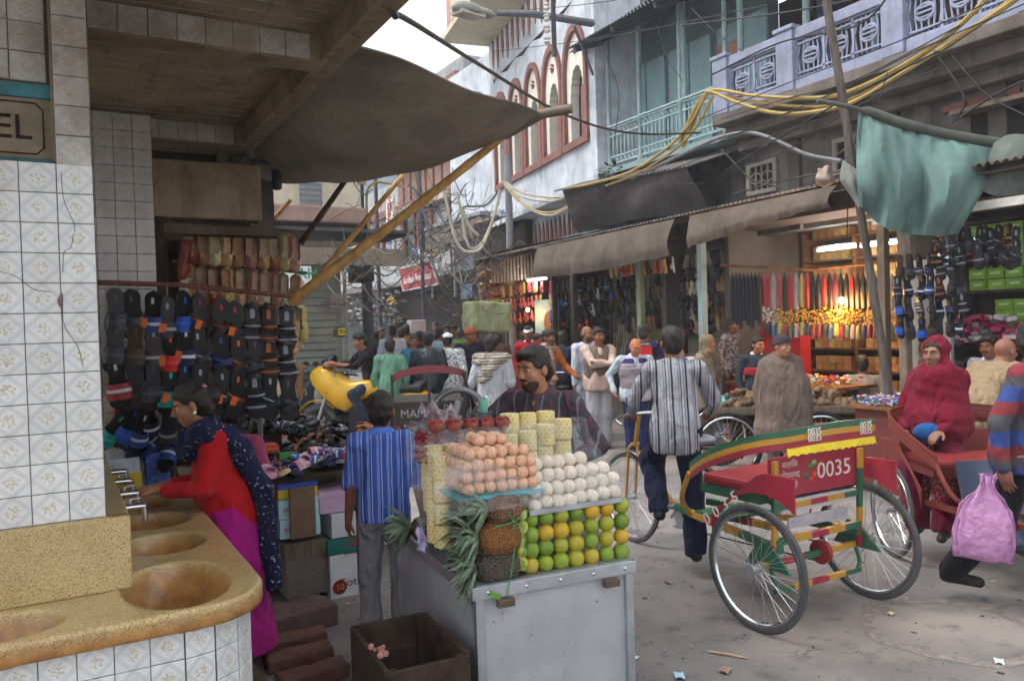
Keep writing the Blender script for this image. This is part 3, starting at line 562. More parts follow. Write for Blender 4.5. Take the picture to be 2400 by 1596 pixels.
# mosque with scalloped arches
MW0 = V(8.83, 12.2, 0); MD = nrm(V(.97, 5, 0)); MN = V(-MD[1], MD[0], 0)
def mq(s, z, o=0.): return MW0+MD*s+MN*o+V(0, 0, z)
ms = empty('arched_mosque', (0, 0, 0), 0, 'white mosque front with red-framed pointed arches above the street', 'building')
def quadwall(b, s0, s1, z0, z1, o0=0., o1=-.3): return b.prism([mq(s0, z0, o0), mq(s1, z0, o0), mq(s1, z1, o0), mq(s0, z1, o0)], MN*(o1-o0))
ZA, ZS, ZT = 5.2, 6.55, 7.55; edges = [-.12, 1.1, 2.25, 3.38, 4.5, 5.6]
b = MB(); quadwall(b, -.4, -.12, 3.2, 10); quadwall(b, -.12, 5.9, 3.2, ZA); quadwall(b, -.12, 5.9, 8.0, 10.5); quadwall(b, 5.6, 5.9, ZA, 8); b.prism([mq(-.4, 3.2, -.3), mq(-.4, 3.2, -3), mq(-.4, 10, -3), mq(-.4, 10, -.3)], MD*.25); b.obj('wall', WHITE_W, ms, False)
b = MB(); quadwall(b, -.3, 5.9, 4.5, 10, -.9, -1.0); b.obj('inner_wall', M('454a50', .9, 0, .3, 2), ms, False)
def archpts(s0, s1, ins, n=12):
    m = (s0+s1)/2; hw = (s1-s0)/2-ins; L = [];
    for i in range(n+1): t = i/n; L.append((m-hw*(1-t**1.7), ZS+(ZT-ins*1.3-ZS)*math.sin(t*math.pi/2)**.9))
    return [(m-hw, ZA+ins)]+L+[(2*m-a, z) for a, z in L[::-1][1:]]+[(m+hw, ZA+ins)]
for s0, s1 in zip(edges[:-1], edges[1:]):
    m = (s0+s1)/2; o = archpts(s0, s1, .02); q = archpts(s0, s1, .13); n = len(o)
    rect = [(s0, ZA)]+[(s0, ZS+(8-ZS)*i/12) if i < 12 else (m, 8.) for i in range(13)]+[(s1, ZS+(8-ZS)*(11-i)/12) for i in range(12)]+[(s1, ZA)]
    b = MB(); b.sheet([[mq(a, z, 0) for a, z in rect], [mq(a, z, 0) for a, z in o]]); b.obj('spandrel', WHITE_W, ms, False)
    b = MB(); b.sheet([[mq(a, z, .0) for a, z in o], [mq(a, z, .06) for a, z in o], [mq(a, z, .06) for a, z in q], [mq(a, z, -.03) for a, z in q]]); b.prism([mq(s0+.02, ZA-.06, .07), mq(s1-.02, ZA-.06, .07), mq(s1-.02, ZA+.08, .07), mq(s0+.02, ZA+.08, .07)], MN*-.1); b.obj('arch_frame', REDP, ms, ang=30)
    inn = []
    hw = (s1-s0)/2-.30
    for i in range(len(q)):
        a, z = q[i]
        t = (i-1)/(n-3)
        if i in (0, n-1): inn.append((m+(-hw if i == 0 else hw), ZA+.13)); continue
        th = math.pi*(1-t); sc_ = 1-.10*abs(math.sin(t*math.pi*9)); rr_ = .95
        inn.append((m+hw*math.cos(th)*(1.0 if t < .03 or t > .97 else sc_), ZS-.35+(ZT-.75-ZS+.35)*math.sin(th)*sc_*rr_))
    b = MB(); b.sheet([[mq(a, z, -.02) for a, z in q], [mq(a, z, -.02) for a, z in inn], [mq(a, z, -.2) for a, z in inn]]); b.obj('scalloped_screen', M('d8d3c8', .85, 0, .08, 5), ms, ang=20)
    b = MB(); b.prism([mq(s0+.15, ZA, -.01), mq(s0+.34, ZA, -.01), mq(s0+.34, ZS-.3, -.01), mq(s0+.15, ZS-.3, -.01)], MN*.03); b.obj('red_jamb', REDP, ms, False)
    b = MB(); c0 = mq(m, 7.05, 0)
    for a in range(5): b.ball(c0+MD*.05*math.cos(a*1.26)+V(0, 0, .07*math.sin(a*1.26)), .03, 6, 4)
    b.obj('rosette', REDP, ms)
for i in range(16):
    s = -.1+i*.375; b = MB(); z = 8.55+.12*(i % 2); b.prism([mq(s-.1, z+.5, .02), mq(s+.1, z+.5, .02), mq(s+.06, z+.1, .02), mq(s+.09, z-.1, .02), mq(s, z-.4, .02), mq(s-.09, z-.1, .02), mq(s-.06, z+.1, .02)], MN*-.05); b.obj('drop_ornament', REDP, ms, False)
b = MB(); quadwall(b, 3.0, 5.9, 9.1, 11.5, 1.1, -.1); b.obj('upper_bay', m_plaster('b98f84', '7d5d55', .4), ms, False)
b = MB(); quadwall(b, 2.9, 5.95, 8.95, 9.1, 1.25, -.1); quadwall(b, 3.4, 5.4, 9.3, 10.6, 1.13, 1.1); b.obj('upper_bay_trim', m_plaster('c7c0a8', '8b8270', .4), ms, False, bevel=.02)
b = MB(); quadwall(b, -.4, 2.5, 9.25, 9.4, .5, -.1); b.obj('balcony_slab', WHITE_W, ms, False)
b = MB()
for k in range(16): b.span(mq(-.35+k*.18, 9.4, .45), mq(-.35+k*.18, 10.3, .45), .03, .03)
b.span(mq(-.4, 9.45, .45), mq(2.4, 9.45, .45), .05, .05).span(mq(-.4, 10.3, .45), mq(2.4, 10.3, .45), .05, .05); b.obj('balcony_grille', GREENP, ms, False)
b = MB(); quadwall(b, -.3, 5.9, 4.1, 4.2, .5, -.1); b.obj('lower_ledge', WHITE_W, ms, False)
for i in range(26): b = MB(); s = -.2+i*.235; b.prism([mq(s-.07, 3.5, .03), mq(s+.07, 3.5, .03), mq(s+.05, 3.75, .03), mq(s, 3.95, .03), mq(s-.05, 3.75, .03)], MN*-.05); b.obj('painted_leaf', REDP, ms, False)

# mid-height patched roof with hanging grey sheet
mr = empty('patched_lean_to', (0, 0, 0), 0, 'long corrugated lean-to roof with grey hanging sheets over the shoe shops', 'roof')
b = MB(); corr(b, (8.15, 8.75, 3.98), (8.15, 12.4, 4.2), (9.3, 8.75, 4.35), (9.3, 12.4, 4.55), .085, .018); b.obj('upper_sheet', CORR, mr)
b = MB(); g = []
for i in range(30):
    t = i/29; y = 12.2-3.35*t; a = V(8.22, y, 4.2-.22*t); c = V(8.6+.12*math.sin(7*t), y+.05, 3.42+.04*math.sin(5*t)); g.append([a+(c-a)*k/8+V(-.05*math.sin(k/8*math.pi)+.035*math.sin(11*t+k*.7), 0, 0) for k in range(9)])
b.sheet(g, .01); b.obj('hanging_sheet', m_tarp('5f5c5c', '38322f'), mr, ang=80)
b = MB(); corr(b, (7.8, 5.2, 3.26), (7.8, 15.2, 3.14), (9.3, 5.2, 3.55), (9.3, 15.2, 3.45), .078, .017); b.obj('lower_sheet', CORR, mr)
b = MB()
for y in np.arange(5.4, 15.3, .9): b.span((7.86, y, 3.2), (9.2, y, 3.48), .05, .06)
b.span((7.9, 5.2, 3.19), (7.9, 15.2, 3.09), .05, .06); b.obj('roof_rafters', WOOD_DK, mr, False)
VAL = m_tarp('756a60', '4c443e')
for y0, y1, z0, z1, nm, sd in ((8.68, 12.42, 2.62, 2.6, 0, 3), (5.95, 8.35, 2.92, 2.72, 1, 5)):
    b = MB(); g = []; n = 64; q = np.random.RandomState(sd); ph = q.rand(6)*6
    for i in range(n+1):
        t = i/n; y = y0+(y1-y0)*t; zt = 3.21-.1*(y-5.2)/10; zb = z0+(z1-z0)*t+.03*math.sin(4*t+ph[0]); fo = .05*math.sin(17*t+ph[1])+.035*math.sin(41*t+ph[2])+.02*math.sin(70*t+ph[3]); row = []
        for k in range(13):
            u = k/12; row.append(V(7.78-.16*math.sin(u*math.pi*.55)-fo*u*(1.2-.4*u)+(.14*max(0, u-.75)), y+.03*math.sin(9*t+3*u), zt+(zb-zt)*u+(-.05*u*math.sin(3.1*t+ph[4]))))
        g.append(row)
    b.sheet(g, .008); T(b.obj('hanging_valance', VAL, None, ang=80), ['brown canvas valance hanging over the dark shoe shop', 'brown canvas valance hanging over the garland shop'][nm], 'canvas')
rr2 = empty('plank_roof', (0, 0, 0), 0, 'low plank roof with white edge board over the slipper shop at right', 'roof')
b = MB(); wallbox(b, 7.55, 7.62, 3.0, 5.35, 2.66, 2.74); b.obj('edge_board', M('c9c6c0', .7, 0, .15, 6, .2, 60, .003, '7d766e', .5, 5), rr2, False)
for k in range(9): b = MB(); b.box((8.45, 3.1+.27*k, 2.80+.012*(k % 3)), (1.7, .262, .025), Ry(-.06)); b.obj('plank', m_wood('6b5140', '40302a', (3, 30, 3)), rr2, False)
b = MB(); wallbox(b, 7.5, 9.2, 3.0, 5.5, 2.98, 3.0); corr(b, (7.4, 3.0, 3.05), (7.4, 5.4, 3.05), (9.3, 3.0, 3.3), (9.3, 5.4, 3.3)); b.obj('top_sheet', RUST, rr2)

# ---------------------------------------------------------------- far street
def fbox(name, x0, x1, y0, y1, z0, z1, m, par, bev=0.): b = MB(); wallbox(b, x0, x1, y0, y1, z0, z1); return b.obj(name, m, par, False, bevel=bev)
wb = empty('white_building', (0, 0, 0), 0, 'plain white building with a hooded window behind the mosque', 'building')
fbox('wall', 10.3, 13, 17.6, 21.2, 3.3, 9.05, WHITE_W, wb); fbox('window', 10.27, 10.3, 19.2, 20.0, 6.9, 8.0, GLASSD, wb); fbox('hood', 9.9, 10.3, 19.1, 20.1, 8.05, 8.12, GREENP, wb); fbox('window', 10.27, 10.3, 18.0, 18.5, 5.2, 6.4, GLASSD, wb); fbox('awning_ledge', 9.4, 10.3, 17.7, 21.2, 4.55, 4.65, M('8a8f96', .8), wb); fbox('fascia', 9.42, 9.5, 17.7, 21.2, 4.0, 4.5, M('6f665f', .9, 0, .3, 5), wb)
for y in (17.9, 19.4, 20.9): fbox('ledge_post', 9.45, 9.5, y, y+.06, 2.6, 4.6, M('8f949c', .6), wb)
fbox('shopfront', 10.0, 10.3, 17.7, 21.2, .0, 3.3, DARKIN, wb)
wt = empty('water_tank', (0, 0, 0), 0, 'weathered concrete rooftop tank against the white sky', 'tank'); fbox('tank', 11.2, 13, 21.9, 24.6, 8.9, 10.2, m_plaster('9d9fa3', '55565a', .8, .8), wt, .1); fbox('tank_rim', 11.1, 13.1, 21.8, 24.7, 8.7, 8.9, WHITE_W, wt)
rb = empty('red_balcony_building', (0, 0, 0), 0, 'old brick-red building with latticed balcony above the far crossing', 'building')
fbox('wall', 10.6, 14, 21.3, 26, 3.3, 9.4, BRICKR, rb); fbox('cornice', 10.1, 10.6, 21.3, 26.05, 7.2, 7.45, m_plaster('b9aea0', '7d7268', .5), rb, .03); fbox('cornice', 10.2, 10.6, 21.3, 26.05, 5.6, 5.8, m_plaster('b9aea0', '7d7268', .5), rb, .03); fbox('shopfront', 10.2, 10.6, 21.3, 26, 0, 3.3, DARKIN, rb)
for k in range(7): fbox('shutter', 10.47, 10.54, 21.6+.62*k, 22.05+.62*k, 5.9, 7.1, M('8d6c60', .8, 0, .2, 6), rb)
b = MB()
for k in range(30): b.span((10.15, 21.4+k*.155, 7.45), (10.15, 21.4+k*.155, 8.2), .03, .03)
b.span((10.15, 21.3, 8.2), (10.15, 26, 8.2), .06, .06); b.obj('balcony_railing', M('a39d96', .7), rb, False)
eb = empty('sign_covered_building', (0, 0, 0), 0, 'grey building covered with hotel signs at the far end of the street', 'building')
fbox('wall', 10.55, 15, 21.9, 36, 3.2, 6.9, m_plaster('a9abad', '6e6c6b', .5, .8), eb); fbox('shop_front', 10.7, 11, 21.3, 36, 0, 3.2, M('3f4a50', .85, 0, .3, 1.5), eb)
for y in (23.3, 24.5, 26.6, 28.5): fbox('window', 10.52, 10.55, y, y+.75, 4.2, 5.5, GLASSD, eb); fbox('red_shutter', 10.45, 10.52, y-.3, y-.02, 4.15, 5.55, M('8b5c4c', .8), eb); fbox('red_shutter', 10.45, 10.52, y+.77, y+1.05, 4.15, 5.55, M('8b5c4c', .8), eb)
fbox('ledge', 9.9, 10.55, 22, 36, 3.15, 3.3, M('7d7b7a', .9), eb); fbox('parapet', 10.4, 10.55, 21.9, 36, 5.75, 6.0, BRICKR, eb)
for y in (21.6, 22.5, 23.4): fbox('glass_panel', 10.62, 10.7, y, y+.8, .3, 3.0, M('5f6b70', .3, 0, .2, 3, 0), eb)
sb = empty('far_tower_block', (0, 0, 0), 0, 'pale blue far building above the end of the street', 'building'); fbox('wall', 8, 20, 40, 46, 0, 11.8, m_plaster('9fb0bd', '76838d', .4, .5), sb)
for k in range(4): fbox('window', 8.5+1.6*k, 9.3+1.6*k, 39.95, 40, 8.2, 9.6, GLASSD, sb); fbox('window', 8.5+1.6*k, 9.3+1.6*k, 39.95, 40, 5.0, 6.4, GLASSD, sb)
# far left cream building with meshed window
cb = empty('cream_building', (0, 0, 0), 0, 'cream corner building with a wire-meshed window behind the bamboo poles', 'building')
CY = 13.0
fbox('wall', -2, 4.6, CY, 18, 3.2, 6.2, CREAM, cb); fbox('parapet', -2, 4.75, CY-.1, 18, 5.6, 5.75, M('b5afa0', .9), cb)
a = PY(700, 410, CY); c = PY(755, 500, CY); fbox('window', a[0], c[0], CY-.03, CY, c[2], a[2]+.3, M('5d6870', .4, 0, .2, 2, 0), cb)
fbox('ledge', -2, 4.5, CY-.55, CY, 3.45, 3.72, m_plaster('a58c80', '6d5a52', .5), cb, .03); fbox('tin_roof', -2, 5.0, CY-1.3, CY, 3.22, 3.27, M('4a4b50', .7, .2), cb); fbox('beam', -2, 4.9, CY-1.2, CY-1.1, 2.72, 2.98, m_plaster('857c70', '5a5048', .5), cb)
fbox('rolling_shutter', -1, 4.1, CY-.3, CY-.25, 0, 2.8, M('7d8076', .6, .2, .15, 3), cb)
for k in range(22): fbox('shutter_slat', 2.9, 4.0, CY-.34, CY-.3, .1+.12*k, .2+.12*k, M('85887e', .6, .2, .15, 3), cb)
b = MB(); w = c[0]-a[0]; hh = a[2]+.3-c[2]
for i in range(9):
    for j in range(10): x = a[0]+w*(i+.5*(j % 2))/9; z = c[2]+hh*j/10; b.tube([(x+.045*math.cos(t), CY-.06, z+.05*math.sin(t)) for t in np.linspace(0, 2*math.pi, 7)[:-1]], .006, 3, closed=True)
b.obj('wire_mesh', M('a9adb0', .5, .5), cb)
for x in (3.3, 3.75, 4.2): fbox('louvre_strip', x+.35, x+.5, CY-.02, CY, 4.2, 5.5, M('8a7563', .8), cb)
fs = empty('green_lettered_sign', (0, 0, 0), 0, 'white shop sign with green and red letters behind the embroidered shoes', 'sign')
a = PY(590, 628, 10.6); c = PY(731, 672, 10.6); fbox('board', a[0], c[0], 10.6, 10.64, c[2]-.02, a[2]+.03, M('d5d9da', .6), fs)
text('lettering', 'THA   AH', (a[2]-c[2])*.85, ((a[0]+c[0])/2+.04, 10.595, (a[2]+c[2])/2+.05), (1, 0, 0), (0, 0, 1), M('1f8f72', .6), fs, .003, sx=1.0); text('small_letter', 'R', .1, (c[0]-.12, 10.594, c[2]+.04), (1, 0, 0), (0, 0, 1), M('b5232c', .6), fs, .003)

def signX(name, label, q, X, m, cat='sign', frame=None):
    """sign board on a street-parallel plane from its four sighted corners"""
    p = [PX(x, y, X) for x, y in q]; s = empty(name, p[0], 0, label, cat); b = MB(); b.prism(p, (.06, 0, 0)); b.obj('board', m, s, False)
    if frame:
        b = MB()
        for i in range(4): b.span(p[i]-V(.01, 0, 0), p[(i+1) % 4]-V(.01, 0, 0), .04, .04)
        b.obj('frame', frame, s, False)
    return s, p
def lettered(s, p, t, h, m, u, v, sx=1., nm='lettering', off=.03):
    o = p[3]+(p[2]-p[3])*u+(p[0]-p[3])*v+V(-off, 0, 0); return text(nm, t, h, o, p[2]-p[3], p[0]-p[3], m, s, .004, sx=sx)
REDS = M('9a3038', .5, 0, .2, 3, .1, 60, .003, '5f2a2c', .6, 2.)
s, p = signX('red_shop_sign', 'tilted red shop sign with white English lettering over the far crowd', [(934, 631), (1010, 611), (1027, 666), (946, 682)], 9.4, REDS, 'sign', M('b9b6b8', .5))
lettered(s, p, 'Sundeshi Boot House', .33, M('e6dfe2', .6), .5, .42, .72); lettered(s, p, 'DLF', .2, M('c9862c', .6), .5, .8, 1, 'crest')
s, p = signX('vertical_hotel_sign', 'tall narrow white sign with red letters hanging at the far end', [(905, 468), (922, 466), (922, 592), (905, 594)], 9.9, M('d9d6d2', .6))
for k, ch in enumerate('SHEERZ'): lettered(s, p, ch, .36, M('a8352f', .6), .5, .95-.1*k, 1.5)
lettered(s, p, 'HOTEL', .15, M('5a4a3c', .6), .5, .36, 1.1, 'small_lettering')
for k, ch in enumerate(('شیراز', 'शेराज', 'होटल')): lettered(s, p, ch, .25, M('5a4fa0', .6), .5, .27-.1*k, .9, 'purple_lettering')
s, p = signX('grey_vertical_sign', 'grey vertical sign board tangled in the far wires', [(1030, 515), (1052, 511), (1052, 585), (1030, 588)], 9.9, M('a9b2b8', .6))
for k, ch in enumerate('NEED'): lettered(s, p, ch, .28, M('5f5560', .6), .5, .88-.2*k, 1.5)
s, p = signX('triangle_badge_sign', 'white rounded triangular sign with a blue emblem on the far wall', [(966, 583), (984, 580), (984, 600), (966, 603)], 9.95, M('c9d0d6', .5)); b = MB(); c0 = (p[0]+p[1]+p[2]+p[3])/4-V(.05, 0, 0); b.prism([c0+V(0, .24, -.12), c0+V(0, -.24, -.12), c0+V(0, 0, .2)], (.02, 0, 0)); b.obj('emblem', M('2f4f8f', .5), s, False)
s, p = signX('green_hotel_board', 'small green and yellow board below the grey vertical sign', [(1008, 556), (1027, 553), (1027, 590), (1008, 594)], 9.8, M('6f9488', .6)); b = MB(); b.prism([p[3]+V(-.02, 0, -.12), p[2]+V(-.02, 0, -.12), p[2]+V(-.02, 0, .1), p[3]+V(-.02, 0, .1)], (.03, 0, 0)); b.obj('yellow_strip', M('a8923c', .6), s, False)
lettered(s, p, 'SAFE', .2, M('b04a4a', .6), .5, .8, 1.)
s, p = signX('urdu_board', 'white board with blue Urdu lettering beside the street pole', [(1150, 488), (1196, 480), (1196, 500), (1150, 508)], 9.3, M('c4ccd4', .6)); lettered(s, p, 'نیو ہوٹل', .28, M('4a5a78', .6), .5, .5, 1.)
s, p = signX('yellow_diamond_sign', 'yellow square sign turned on its corner over the far shops', [(905, 704), (915, 694), (925, 704), (915, 716)], 9.4, M('b08b2e', .6)); 
s, p = signX('blue_shop_board', 'blue-grey blank board above the far shoe rack', [(1080, 668), (1106, 664), (1106, 698), (1080, 701)], 9.3, M('4a6378', .6))
s, p = signX('orange_shop_board', 'faded orange and blue banner under the white building', [(1115, 520), (1165, 505), (1165, 570), (1115, 585)], 9.35, M('a9846c', .7, 0, .2, 3, .1, 60, .003, '6f7fa8', .8, 1.5))
pr = empty('price_board', (0, 0, 0), 0, 'dark hand-lettered board with a yellow 90 by the parked scooter', 'sign'); a = PY(781, 765, 11.6); c = PY(810, 790, 11.6); fbox('board', a[0], c[0], 11.6, 11.63, c[2], a[2], M('454a48', .7), pr); fbox('yellow_square', c[0]-.11, c[0]-.005, 11.585, 11.6, c[2]+.03, c[2]+.13, M('c9ae2c', .6), pr); text('number', '90', .09, (c[0]-.058, 11.583, c[2]+.08), (1, 0, 0), (0, 0, 1), M('3a3020', .6), pr, .002)
text('small_writing', 'WELCOME', .045, ((a[0]+c[0])/2-.03, 11.596, a[2]-.035), (1, 0, 0), (0, 0, 1), M('9a8f94', .6), pr, .001)
ag = empty('red_lettered_banner', (0, 0, 0), 0, 'grey banner with small red lettering above the scooter', 'sign'); a = PY(772, 692, 12.4); c = PY(808, 720, 12.4); fbox('board', a[0], c[0], 12.4, 12.43, c[2], a[2], M('7d7a76', .7), ag); text('lettering', 'SHOE MART', .06, ((a[0]+c[0])/2, 12.39, c[2]+.05), (1, 0, 0), (0, 0, 1), M('8a3a38', .6), ag, .002)
# poles of the far crossing
def pole(label, px, py, X, zt, r, m, name='street_pole'):
    p = PX(px, py, X); b = MB(); b.tube([(X, p[1], 0), (X, p[1], zt)], [r, r*.85], 10); return T(b.obj(name, m), label, 'pole')
pole('white-painted iron pole beside the parked scooter', 812, 800, 4.55, 2.75, .035, M('b5ae98', .7, 0, .2, 6, .2, 60, .003, '6b5f4c', .6, 5)); pole('dark iron pole with a meter box at the far left corner', 858, 800, 5.2, 4.6, .06, M('3d4549', .7)); pole('second dark pole close behind the meter pole', 870, 800, 5.6, 3.6, .07, M('4a4a50', .7))
pole('concrete street pole wrapped in coiled cables beside the mosque', 1195, 560, 8.5, 5.35, .09, m_plaster('8d8f94', '5f5d5c', .5)); pole('thin far pole in the tangle of wires', 985, 480, 9.2, 6.7, .06, M('4a4c52', .8)); pole('dark pole rising behind the vertical hotel sign', 882, 480, 9.0, 6.8, .07, M('45474c', .8))
b = MB(); p = PX(840, 640, 4.9); b.box((4.95, p[1], 2.9), (.35, .5, .6)); b.box((5.0, p[1]+.1, 3.6), (.3, .3, .5)); T(b.obj('meter_box', M('3f4144', .8, 0, .3, 5), None, False, bevel=.02), 'dark electric meter boxes on the far left pole', 'meter box')
# street lamp on its arm
la = empty('street_lamp', (0, 0, 0), 0, 'grey street lamp on a long arm against the white sky', 'street lamp')
p0, p1, p2 = PX(1386, 55, 8.4), P(1250, 34, 11.2), P(1080, 28, 9.8); b = MB(); b.tube([p0, p1, P(1160, 31, 10.4)], [.07, .05, .04], 8); b.tube([p0+V(0, 0, -.9), P(1345, 60, 12.0)], .025, 6); b.obj('arm', M('6f7378', .6, .3), la)
d = nrm(P(1160, 31, 10.4)-p2); q = P(1110, 29, 10.0); R = np.stack([d, np.cross(V(0, 0, 1), d), V(0, 0, 1)], 1); g = grid((-.5, -.2, -.2), (.5, .2, .2), .02); g.ell((-.12, 0, .0), (.3, .13, .1), None, .03).ell((.2, 0, .02), (.25, .09, .06), None, .03).box((-.12, 0, -.12), (.29, .13, .07), .01, None, .01, 'sub'); me = g.mesh('lamp_head'); o = mkobj('lamp_head', me, M('8d9088', .6), la); o.matrix_local = Matrix([list(R[i])+[q[i]] for i in range(3)]+[[0, 0, 0, 1]])
b = MB(); b.box((-.12, 0, -.055), (.48, .2, .04)); o = b.obj('lamp_glass', M('a9a99c', .3), la, False); o.matrix_local = Matrix([list(R[i])+[q[i]] for i in range(3)]+[[0, 0, 0, 1]])
ins = empty('insulator_bracket', (0, 0, 0), 0, 'row of white insulators on an iron bracket below the lamp arm', 'insulator'); p = P(1280, 15, 11.3); b = MB(); b.box(p+V(.12, 0, -.25), (.05, .05, .9)); b.obj('bracket', M('4a4448', .7), ins, False)
for k in range(5): b = MB(); b.lathe([(.03, -.05), (.055, -.03), (.03, 0), (.055, .03), (.03, .05)], 10, p+V(0, 0, .15-.16*k)); b.obj('insulator', M('d5d2cc', .3), ins)
# ---------------------------------------------------------------- footwear (local: heel up +Z, upper side towards -Y, length L)
def foot_w(t):  # half width along heel(0) -> toe(1)
    return .036*(math.sin(min(1, t/.16)*math.pi/2)**.7)*(1-.16*math.exp(-((t-.38)/.16)**2)) * (1.0+.22*math.exp(-((t-.72)/.2)**2)) * (1 if t < .86 else math.sqrt(max(0, 1-((t-.86)/.14)**2))+.02)
def shoe_mesh(kind, cs, L=.25, seed=0):
    """cs = sole, insole, strap, accent colours"""
    b = MB(); q = random.Random(seed); n = 18; ts = [i/n for i in range(n+1)]
    lft = [(-foot_w(t)-.006*t*t, t) for t in ts]; rgt = [(foot_w(t)*(1.02), t) for t in ts[::-1]]; out = lft+rgt
    zc = lambda t: (.5-t)*L
    b.prism([V(x, 0, zc(t)) for x, t in out], (0, .022, 0)); b.mat(1).prism([V(x*.88, -.003, zc(.02+t*.95)) for x, t in out], (0, .004, 0))
    def strap(t0, t1, h, k, w0=1.02, tilt=0.):
        b.mat(k); g = []
        for i in range(9):
            a = math.pi*i/8; row = []
            for tt in (t0, (t0+t1)/2, t1):
                ww = foot_w(tt)*w0+.004; row.append(V(-ww*math.cos(a), .004-(h*math.sin(a)**.8), zc(tt+tilt*(i/8-.5))))
            g.append(row)
        b.sheet(g, .004)
    if kind == 'slide': strap(.5, .8, .045, 2); strap(.60, .66, .047, 3)
    elif kind == 'cross':
        strap(.52, .62, .04, 2, 1.02, .24); strap(.6, .7, .046, 2, 1.02, -.24); strap(.56, .585, .045, 3, 1.03, .24)
    elif kind == 'thong':
        b.mat(2)
        for sg in (-1, 1): b.tube(catm([V(sg*foot_w(.5), -.002, zc(.47)), V(sg*.024, -.03, zc(.6)), V(0, -.022, zc(.76)), V(0, 0, zc(.79))], 4), .0055, 6)
    elif kind == 'sport':
        strap(.05, .12, .05, 2); strap(.42, .54, .05, 2); strap(.64, .8, .042, 2); strap(.47, .50, .053, 3); strap(.70, .74, .045, 3); b.mat(3).box((0, -.006, zc(.25)), (.022, .003, .05))
    elif kind in ('jutti', 'shoe'):
        b.mat(2); op = .60 if kind == 'jutti' else .5; m = 14; g = {}; vs = []; hh = .05
        for i in range(n+1):
            t = ts[i]; h = hh*(1 if t < .6 else math.sqrt(max(.02, 1-((t-.6)/.41)**2)))*(.9+.1*math.sin(t*6))
            for j in range(m+1):
                a = math.pi*j/m; ww = foot_w(t)+.005; vs.append(V(-ww*math.cos(a)*(1-.12*math.sin(a)), .016-(h+.014)*math.sin(a)**.75, zc(t)))
        fs = []
        for i in range(n):
            for j in range(m):
                tm = (ts[i]+ts[i+1])/2; a = (j+.5)/m
                if tm < op and (abs(a-.5) < (.27 if tm > .04 else .0)) : continue
                if op <= tm < op+.09 and abs(a-.5) < .27*(1-(tm-op)/.09): continue
                fs.append((i*(m+1)+j, i*(m+1)+j+1, (i+1)*(m+1)+j+1, (i+1)*(m+1)+j))
        b.add(vs, fs); b.mat(3); g = []
        for i in range(9): a = math.pi*(.2+.6*i/8); tt = op+.02+.06*math.sin(math.pi*i/8); g.append(V(-(foot_w(tt)+.004)*math.cos(a), .012-(hh+.017)*math.sin(a)**.75, zc(tt)))
        b.tube(g, .003, 5)
        if kind == 'jutti': b.tube([V(-.014, -.012, zc(.36)), V(.012, -.014, zc(.5))], .0022, 4); b.ball((0, -.052, zc(.74)), (.014, .006, .014), 8, 5)
    if kind in ('slide', 'cross', 'sport'): b.mat(3).box((0, -.0045, zc(.2)), (.012, .002, .034))
    me = b.mesh('shoe', True, 50)
    for c in cs: me.materials.append(M(c, .36 if kind != 'jutti' else .42, 0., .2, 40, .3, 220, .002))
    return me
def ware(name, me, p, rot, label, group, cat='slipper'):
    k = rnd.uniform(.93, 1.05) if cat == 'fruit' else 1.; o = inst(name, me, p, rot, None, (k, k*rnd.uniform(.98, 1.02), k)); return T(o, label, cat, group)
# row of embroidered shoes on the two rods of the recess
JC = [('8a5f45', 'b59a7c', '86382e', 'b08a58'), ('7a5a40', 'a8865f', '8f6a48', 'b89868'), ('c9b88e', 'b5a684', 'c9bf9c', 'e0d5a8'), ('a5764c', 'c79c72', 'c4a26c', 'ead9a0'), ('a5764c', 'b88a60', '94704c', 'b89868'), ('a06a4c', 'b88a74', '9a6c5c', 'b88a7a'), ('9a7f5c', 'b8a684', 'b8906a', 'd4b890'), ('8a5a3c', 'a89a84', '8f5a40', 'a87a54'), ('9a9068', 'b0a888', 'ada06c', 'c9be90'), ('a07868', 'b89484', 'b08474', 'd4a898')]
JM = [shoe_mesh('jutti', c, .26, i) for i, c in enumerate(JC)]
jn = ['red and gold', 'brown', 'pale silver', 'tan and silver', 'brown woven', 'rose', 'beige', 'orange-brown', 'yellow gold', 'pink']
b = MB(); b.tube([PY(405, 515, 5.42), PY(720, 545, 5.42)], .011, 6); T(b.obj('shoe_rod', RUST), 'upper iron rod holding the embroidered shoes', 'rod')
b = MB(); b.tube([PY(405, 612, 5.44), PY(720, 640, 5.44)], .011, 6); T(b.obj('shoe_rod', RUST), 'lower iron rod holding the embroidered shoes', 'rod')
for i, px in enumerate((445, 474, 502, 531, 556, 585, 619, 642, 668, 690)):
    ware('embroidered_shoe', JM[i], PY(px, 574+i*2.3, 5.40), (.12, rnd.uniform(-.08, .08), rnd.uniform(-.25, .25)), '%s embroidered shoe, %s from left in the upper hanging row' % (jn[i], ORD[i]), 'embroidered shoes on the recess rods', 'shoe')
for i, px in enumerate((445, 473, 498, 533, 561, 594, 620, 645, 665, 692)):
    ware('embroidered_shoe', JM[(i*3+4) % 10], PY(px, 666+i*2.2, 5.41), (.12, rnd.uniform(-.08, .08), rnd.uniform(-.3, .3)), '%s embroidered shoe, %s from left in the lower hanging row' % (jn[(i*3+4) % 10], ORD[i]), 'embroidered shoes on the recess rods', 'shoe')
